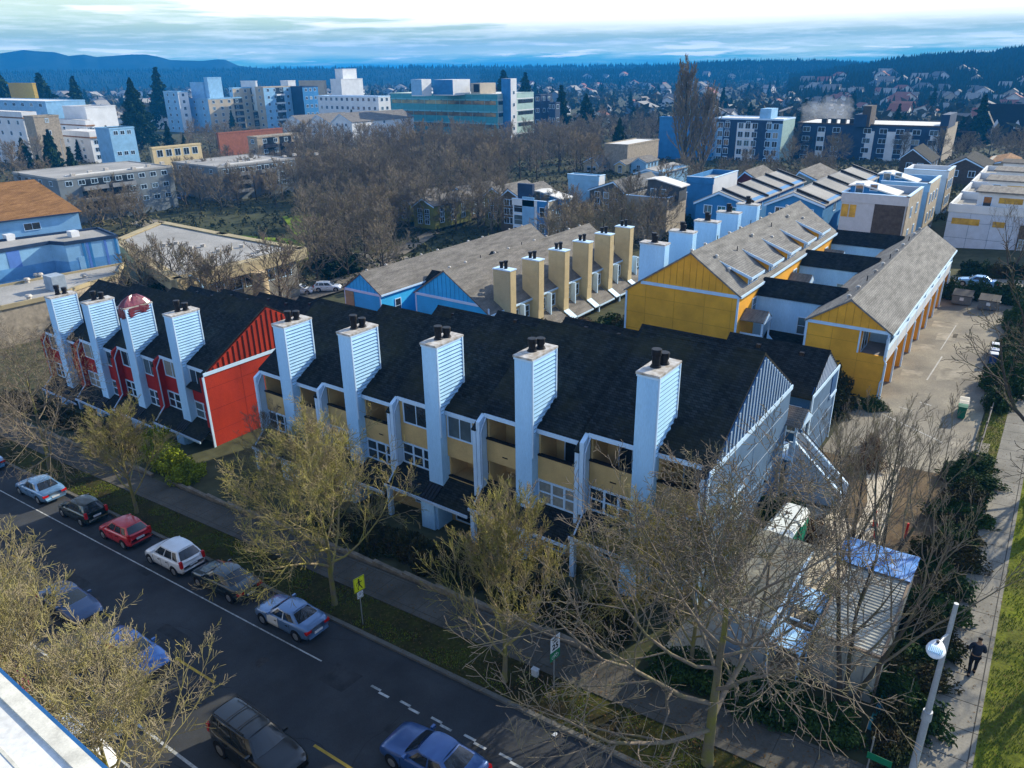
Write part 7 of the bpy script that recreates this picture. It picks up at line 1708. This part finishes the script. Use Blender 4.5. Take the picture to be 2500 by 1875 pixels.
porch_shed()
P = thing('painted_board', 'multicoloured green and blue painted board leaning by the corner bed', 'board', (-1.7, 28.2, -.1))
b = MB(); b.prism([(-1.85, 27.0, -.1), (-1.62, 27.0, -.1), (-1.42, 29.3, .35), (-1.65, 29.3, .35)], (0, 0, .05)); b.build('board', M('rainbow_board', (.04, .30, .16), .6, 0, .9, col2=(.06, .20, .50), fine=.1), P)
for i, (x, y) in enumerate(((-4.9, 43.2), (-4.6, 41.9), (-3.1, 42.6))):
    P = thing('marker_post', ['bright red marker post farthest back on the mulch bed', 'bright red marker post nearest the blue tarpaulin', 'dark red marker post at the right of the mulch bed'][i], 'post', (x, y, hgt(x, y)), 0, 'red marker posts')
    b = MB(); b.tube((0, 0, 0), (0, 0, 1.1), .07, .06, 8); b.build('post', M('marker_red', (.60, .02, .015), .5, .05), P, True); b = MB(); b.box(-.18, .18, -.18, .18, 0, .06); b.build('base', blackt, P, True)
# bins and dumpsters
def wheelie(x, y, rz, body, lid, label, cat='bin', grp='wheeled bins in the lot'):
    P = thing('wheeled_bin', label, cat, (x, y, hgt(x, y)+.02), rz, grp)
    b = MB(); 
    A = [(-.24, -.26, .08), (.24, -.26, .08), (.24, .24, .08), (-.24, .24, .08)]; B_ = [(-.30, -.34, 1.0), (.30, -.34, 1.0), (.30, .34, 1.0), (-.30, .34, 1.0)]
    b.quads(A+B_, [(0, 3, 2, 1), (4, 5, 6, 7), (0, 1, 5, 4), (1, 2, 6, 5), (2, 3, 7, 6), (3, 0, 4, 7)]); b.build('body', body, P, True)
    b = MB(); b.prism([(-.33, -.40, 1.0), (-.33, .36, 1.0), (-.33, .36, 1.06), (-.33, 0, 1.12), (-.33, -.40, 1.06)], (.66, 0, 0)); b.build('lid', lid, P, True)
    b = MB(); b.tube((-.3, .3, 1.0), (.3, .3, 1.0), .03, .03, 6); b.build('handle', blackt, P, True)
    b = MB(); b.tube((-.28, .26, .12), (-.20, .26, .12), .12, .12, 10); b.build('wheel', blackt, P, True); b = MB(); b.tube((.2, .26, .12), (.28, .26, .12), .12, .12, 10); b.build('wheel', blackt, P, True)
lidm = M('pale_bin_lid', (.46, .42, .34), .6, .1); bgreen = M('bin_green', (.015, .14, .08), .6, .08); bgrey = M('bin_grey', (.12, .13, .14), .6, .1); bblue = M('bin_blue', (.03, .09, .28), .6, .1)
wheelie(-2.75, 64.0, .1, bgreen, lidm, 'green wheeled bin with white lid, farthest of the stack in the lot')
wheelie(-2.7, 63.2, .1, bgreen, lidm, 'green wheeled bin with beige lid, middle one of the stack in the lot')
wheelie(-2.68, 62.4, .05, bgreen, bgreen, 'all green wheeled bin, nearest of the stack in the lot')
for i, (x, y) in enumerate(((-2.0, 79.5), (-1.95, 77.8), (-1.9, 76.5))): wheelie(x, y, .1, bblue, signw, ['blue bin with white lid farthest along the lot hedge', 'blue bin with white lid in the middle by the lot hedge', 'blue bin with white lid nearest along the lot hedge'][i])
for x, y, l in ((-6.7, 97.0, 'steel grey dumpster, left of the two at the end of the lot'), (-4.0, 95.6, 'steel grey dumpster, right of the two at the end of the lot')):
    P = thing('dumpster', l, 'dumpster', (x, y, hgt(x, y)+.02), 0, 'dumpsters at the end of the lot')
    dm = M('dumpster_grey', (.16, .18, .19), .6, .12, 1.5, metal=.2)
    b = MB(); b.prism([(-.95, -.7, .15), (-.95, .6, .15), (-.95, .75, 1.45), (-.95, -.85, 1.1)], (1.9, 0, 0)); b.build('body', dm, P, True)
    b = MB(); b.prism([(-1.0, -.9, 1.1), (-1.0, .78, 1.46), (-1.0, .78, 1.54), (-1.0, -.9, 1.18)], (2.0, 0, 0)); b.build('lid', blackt, P, True)
    b = MB(); b.box(-.2, .2, -.83, -.78, .6, .95); b.build('sticker', signw, P, True)
    b = MB(); b.box(-1.1, -.95, -.2, .2, .8, 1.0); b.box(.95, 1.1, -.2, .2, .8, 1.0); b.build('fork_pocket', dm, P, True)
# low wooden fence of the lot and retaining wall of the front gardens
P = thing('timber_fence', 'low weathered timber rail fence between parking lot and footpath', 'fence', (-1.0, 66, -.1))
b = MB()
for z in (.35, .75): b.prism([(-.88, 54, SL*-.9+z), (-.82, 54, SL*-.9+z), (-.82, 54, SL*-.9+z+.12), (-.88, 54, SL*-.9+z+.12)], (0, 46, 0))
b.build('rail', M('grey_timber', (.17, .155, .135), .9, .15), P)
for i in range(16): b = MB(); b.box(-.95, -.82, 54+i*3-.06, 54+i*3+.06, -.2, .95); b.build('post', MATS['grey_timber'], P)
b = MB()
for i in range(40):
    xa = -110+i*2.4; xb = xa+2.39
    if -54 < xa < -50 or xb > -13: continue
    b.prism([(xa, 25.15, SL*xa-.2), (xb, 25.15, SL*xa-.2), (xb, 25.15, SL*xa+.42), (xa, 25.15, SL*xa+.42)], (0, .25, 0))
tag(b.build('garden_wall', M('retaining_stone', (.20, .17, .13), .9, .2, 1.5, bump=.3), None), 'low stepped stone edging wall along the front gardens by the sidewalk', 'wall')
for i in range(6):
    x = -8.9+i*.0
P = thing('utility_box', 'small pale utility marker on the planting strip near the speed limit sign', 'utility box', (-15.1, 22.5, hgt(-15.1, 22.5)+.1)); b = MB(); b.box(-.15, .15, -.1, .1, 0, .35); b.box(-.17, .17, -.12, .12, .35, .4); b.build('box', M('pale_box', (.42, .44, .46), .7, .05), P, True)
b = MB(); b.prism([(-12.6, 20.0, SL*-12.6+.01), (-12.4, 20.02, SL*-12.4+.01), (-12.42, 20.2, SL*-12.4+.03), (-12.55, 20.22, SL*-12.55+.01)], (0, 0, .03)); tag(b.build('litter', signw, None), 'crumpled scrap of white paper by the far kerb', 'litter')
# ================================================================ the walker
def person():
    gx, gy = 1.25, 32.55; gz = hgt(gx, gy)+.03; K = 1.12
    P = thing('person', 'person in dark jacket and black trousers walking on the footpath', 'person', (gx, gy, gz), rad(10)); P.scale = (K, K, K)
    def skin_mesh(name, V, E, Rr, mat, par, sub=2):
        me = bpy.data.meshes.new(name); me.from_pydata(V, E, []); o = bpy.data.objects.new(name, me); COL.objects.link(o)
        s = o.modifiers.new('s', 'SKIN'); sv = me.skin_vertices[0].data
        for i, r in enumerate(Rr): sv[i].radius = r if isinstance(r, tuple) else (r, r); sv[i].use_root = (i == 0)
        o.modifiers.new('u', 'SUBSURF').levels = sub; dg = bpy.context.evaluated_depsgraph_get(); dg.update()
        m2 = bpy.data.meshes.new_from_object(o.evaluated_get(dg)); bpy.data.objects.remove(o); m2.name = name; m2.materials.clear(); m2.materials.append(mat)
        for p in m2.polygons: p.use_smooth = True
        q = bpy.data.objects.new(name, m2); COL.objects.link(q); q.parent = par; return q
    # whole body, walking away along +Y, arms folded in front
    V = [(0, 0, .95), (0, 0, 1.12), (0, .01, 1.32), (0, .0, 1.47), (0, 0, 1.56), (0, .03, 1.66), (0, .03, 1.74),
         (.10, 0, .90), (.11, .14, .50), (.11, .10, .09), (.11, .26, .05), (-.10, 0, .90), (-.11, -.02, .50), (-.11, -.24, .12), (-.11, -.12, .05),
         (.20, 0, 1.42), (.27, .0, 1.16), (.18, .20, 1.10), (.06, .26, 1.12), (-.20, 0, 1.42), (-.27, .0, 1.16), (-.18, .20, 1.08), (-.05, .27, 1.10)]
    E = [(0, 1), (1, 2), (2, 3), (3, 4), (4, 5), (5, 6), (0, 7), (7, 8), (8, 9), (9, 10), (0, 11), (11, 12), (12, 13), (13, 14), (3, 15), (15, 16), (16, 17), (17, 18), (3, 19), (19, 20), (20, 21), (21, 22)]
    Rr = [(.15, .11), (.14, .10), (.17, .11), (.13, .08), .055, (.085, .10), (.07, .085), .085, .058, .04, .045, .085, .058, .04, .045, .06, .047, .038, .03, .06, .047, .038, .03]
    skin_mesh('body', V, E, Rr, M('skin_tone', (.30, .17, .10), .6, .05), P)
    V2 = [(0, 0, .93), (0, 0, 1.10), (0, .01, 1.32), (0, 0, 1.46), (.20, 0, 1.43), (.275, .0, 1.16), (.18, .20, 1.10), (-.20, 0, 1.43), (-.275, .0, 1.16), (-.18, .20, 1.08)]
    skin_mesh('jacket', V2, [(0, 1), (1, 2), (2, 3), (3, 4), (4, 5), (5, 6), (3, 7), (7, 8), (8, 9)], [(.185, .14), (.18, .13), (.205, .14), (.14, .095), .08, .065, .052, .08, .065, .052], M('navy_jacket', (.018, .024, .040), .85, .1), P)
    V3 = [(0, 0, .92), (.10, 0, .86), (.11, .14, .50), (.11, .10, .13), (-.10, 0, .86), (-.11, -.02, .50), (-.11, -.23, .15)]
    skin_mesh('trousers', V3, [(0, 1), (1, 2), (2, 3), (0, 4), (4, 5), (5, 6)], [(.16, .12), .10, .072, .058, .10, .072, .058], M('black_trousers', (.010, .010, .012), .9), P)
    V4 = [(0, .0, 1.69), (0, .0, 1.75), (0, .02, 1.79)]
    skin_mesh('hair', V4, [(0, 1), (1, 2)], [(.095, .115), (.092, .11), (.06, .07)], M('dark_hair', (.012, .009, .008), .8), P)
    for s, y, z, a in ((.11, .17, .045, 0), (-.11, -.17, .055, 0)):
        bm = bmesh.new(); bmesh.ops.create_uvsphere(bm, u_segments=12, v_segments=8, radius=1)
        for v in bm.verts: v.co.x *= .055; v.co.y *= .145; v.co.z *= .06
        me = bpy.data.meshes.new('shoe'); bm.to_mesh(me); bm.free(); me.materials.append(black); me.transform(Matrix.Translation((s, y, z+.01))); o = bpy.data.objects.new('shoe', me); COL.objects.link(o); o.parent = P
person()
# ================================================================ ground litter of grass blades on lawn and strips
def blades():
    R = random.Random(4); B = MB()
    def add(x, y, h, dz):
        a = R.uniform(0, 6.28); w = .022; z = hgt(x, y)+dz; dx, dy = math.cos(a)*w, math.sin(a)*w; lx, ly = R.uniform(-.06, .06), R.uniform(-.06, .06)
        B.v += [(x-dx, y-dy, z), (x+dx, y+dy, z), (x+lx, y+ly, z+h)]; i = len(B.v)-3; B.f.append((i, i+1, i+2)); B.m.append(0); B.sm.append(False)
    for i in range(30000):
        y = 24+46*R.random()**1.6; x = 1.95+R.random()*6; 
        if noise.noise(Vector((x*.9, y*.9, 0))) > -.25: add(x, y, R.uniform(.05, .16), .0)
    for i in range(16000):
        x = -1.2+R.random()*1.4; y = 26+44*R.random()**1.5; add(x, y, R.uniform(.05, .14), .0)
    for i in range(20000):
        x = -62*R.random()-1.5; y = R.uniform(20.7, 22.85)
        if noise.noise(Vector((x*.6, y*.6, 4))) > .0: add(x, y, R.uniform(.04, .12), .1)
    o = B.build('grass', M('grass_blade', (.17, .22, .02), .9, .1, 1.5, col2=(.08, .11, .015)), None, True); tag(o, 'short moss green grass on lawn, verge and planting strip', 'grass', kind='stuff')
blades()
# ================================================================ air
def haze():
    b = MB(); b.box(-3700, 1500, -300, 4000, -36, 150)
    m = bpy.data.materials.new('haze_air'); m.use_nodes = True; t = m.node_tree; t.nodes.clear()
    o = N(t, 'ShaderNodeOutputMaterial'); v = N(t, 'ShaderNodeVolumePrincipled'); v.inputs['Color'].default_value = (.02, .34, .92, 1); v.inputs['Density'].default_value = .00021; v.inputs['Anisotropy'].default_value = .0
    t.links.new(v.outputs[0], o.inputs['Volume'])
    tag(b.build('haze', m, None, True), 'blue air over the valley', 'haze', kind='stuff')
haze()

def steam():
    q = at(*O(1795, 245), 420); m = bpy.data.materials.new('steam'); m.use_nodes = True; t = m.node_tree; t.nodes.clear()
    o = N(t, 'ShaderNodeOutputMaterial'); v = N(t, 'ShaderNodeVolumePrincipled'); v.inputs['Color'].default_value = (.85, .88, .92, 1); v.inputs['Density'].default_value = .035
    t.links.new(v.outputs[0], o.inputs['Volume'])
    bm = bmesh.new()
    bmesh.ops.create_icosphere(bm, subdivisions=4, radius=1)
    for w in bm.verts:
        n_ = noise.noise(w.co*1.6)+.5*noise.noise(w.co*4); w.co = Vector((w.co.x*13*(1+.5*n_), w.co.y*7*(1+.5*n_), w.co.z*7*(1+.6*n_)))
    me = bpy.data.meshes.new('steam_plume'); bm.to_mesh(me); bm.free(); me.materials.append(m); s_ = bpy.data.objects.new('steam_plume', me); COL.objects.link(s_); s_.location = q
    tag(s_, 'small pale puff of steam drifting behind the navy apartment block', 'steam', kind='stuff')
steam()
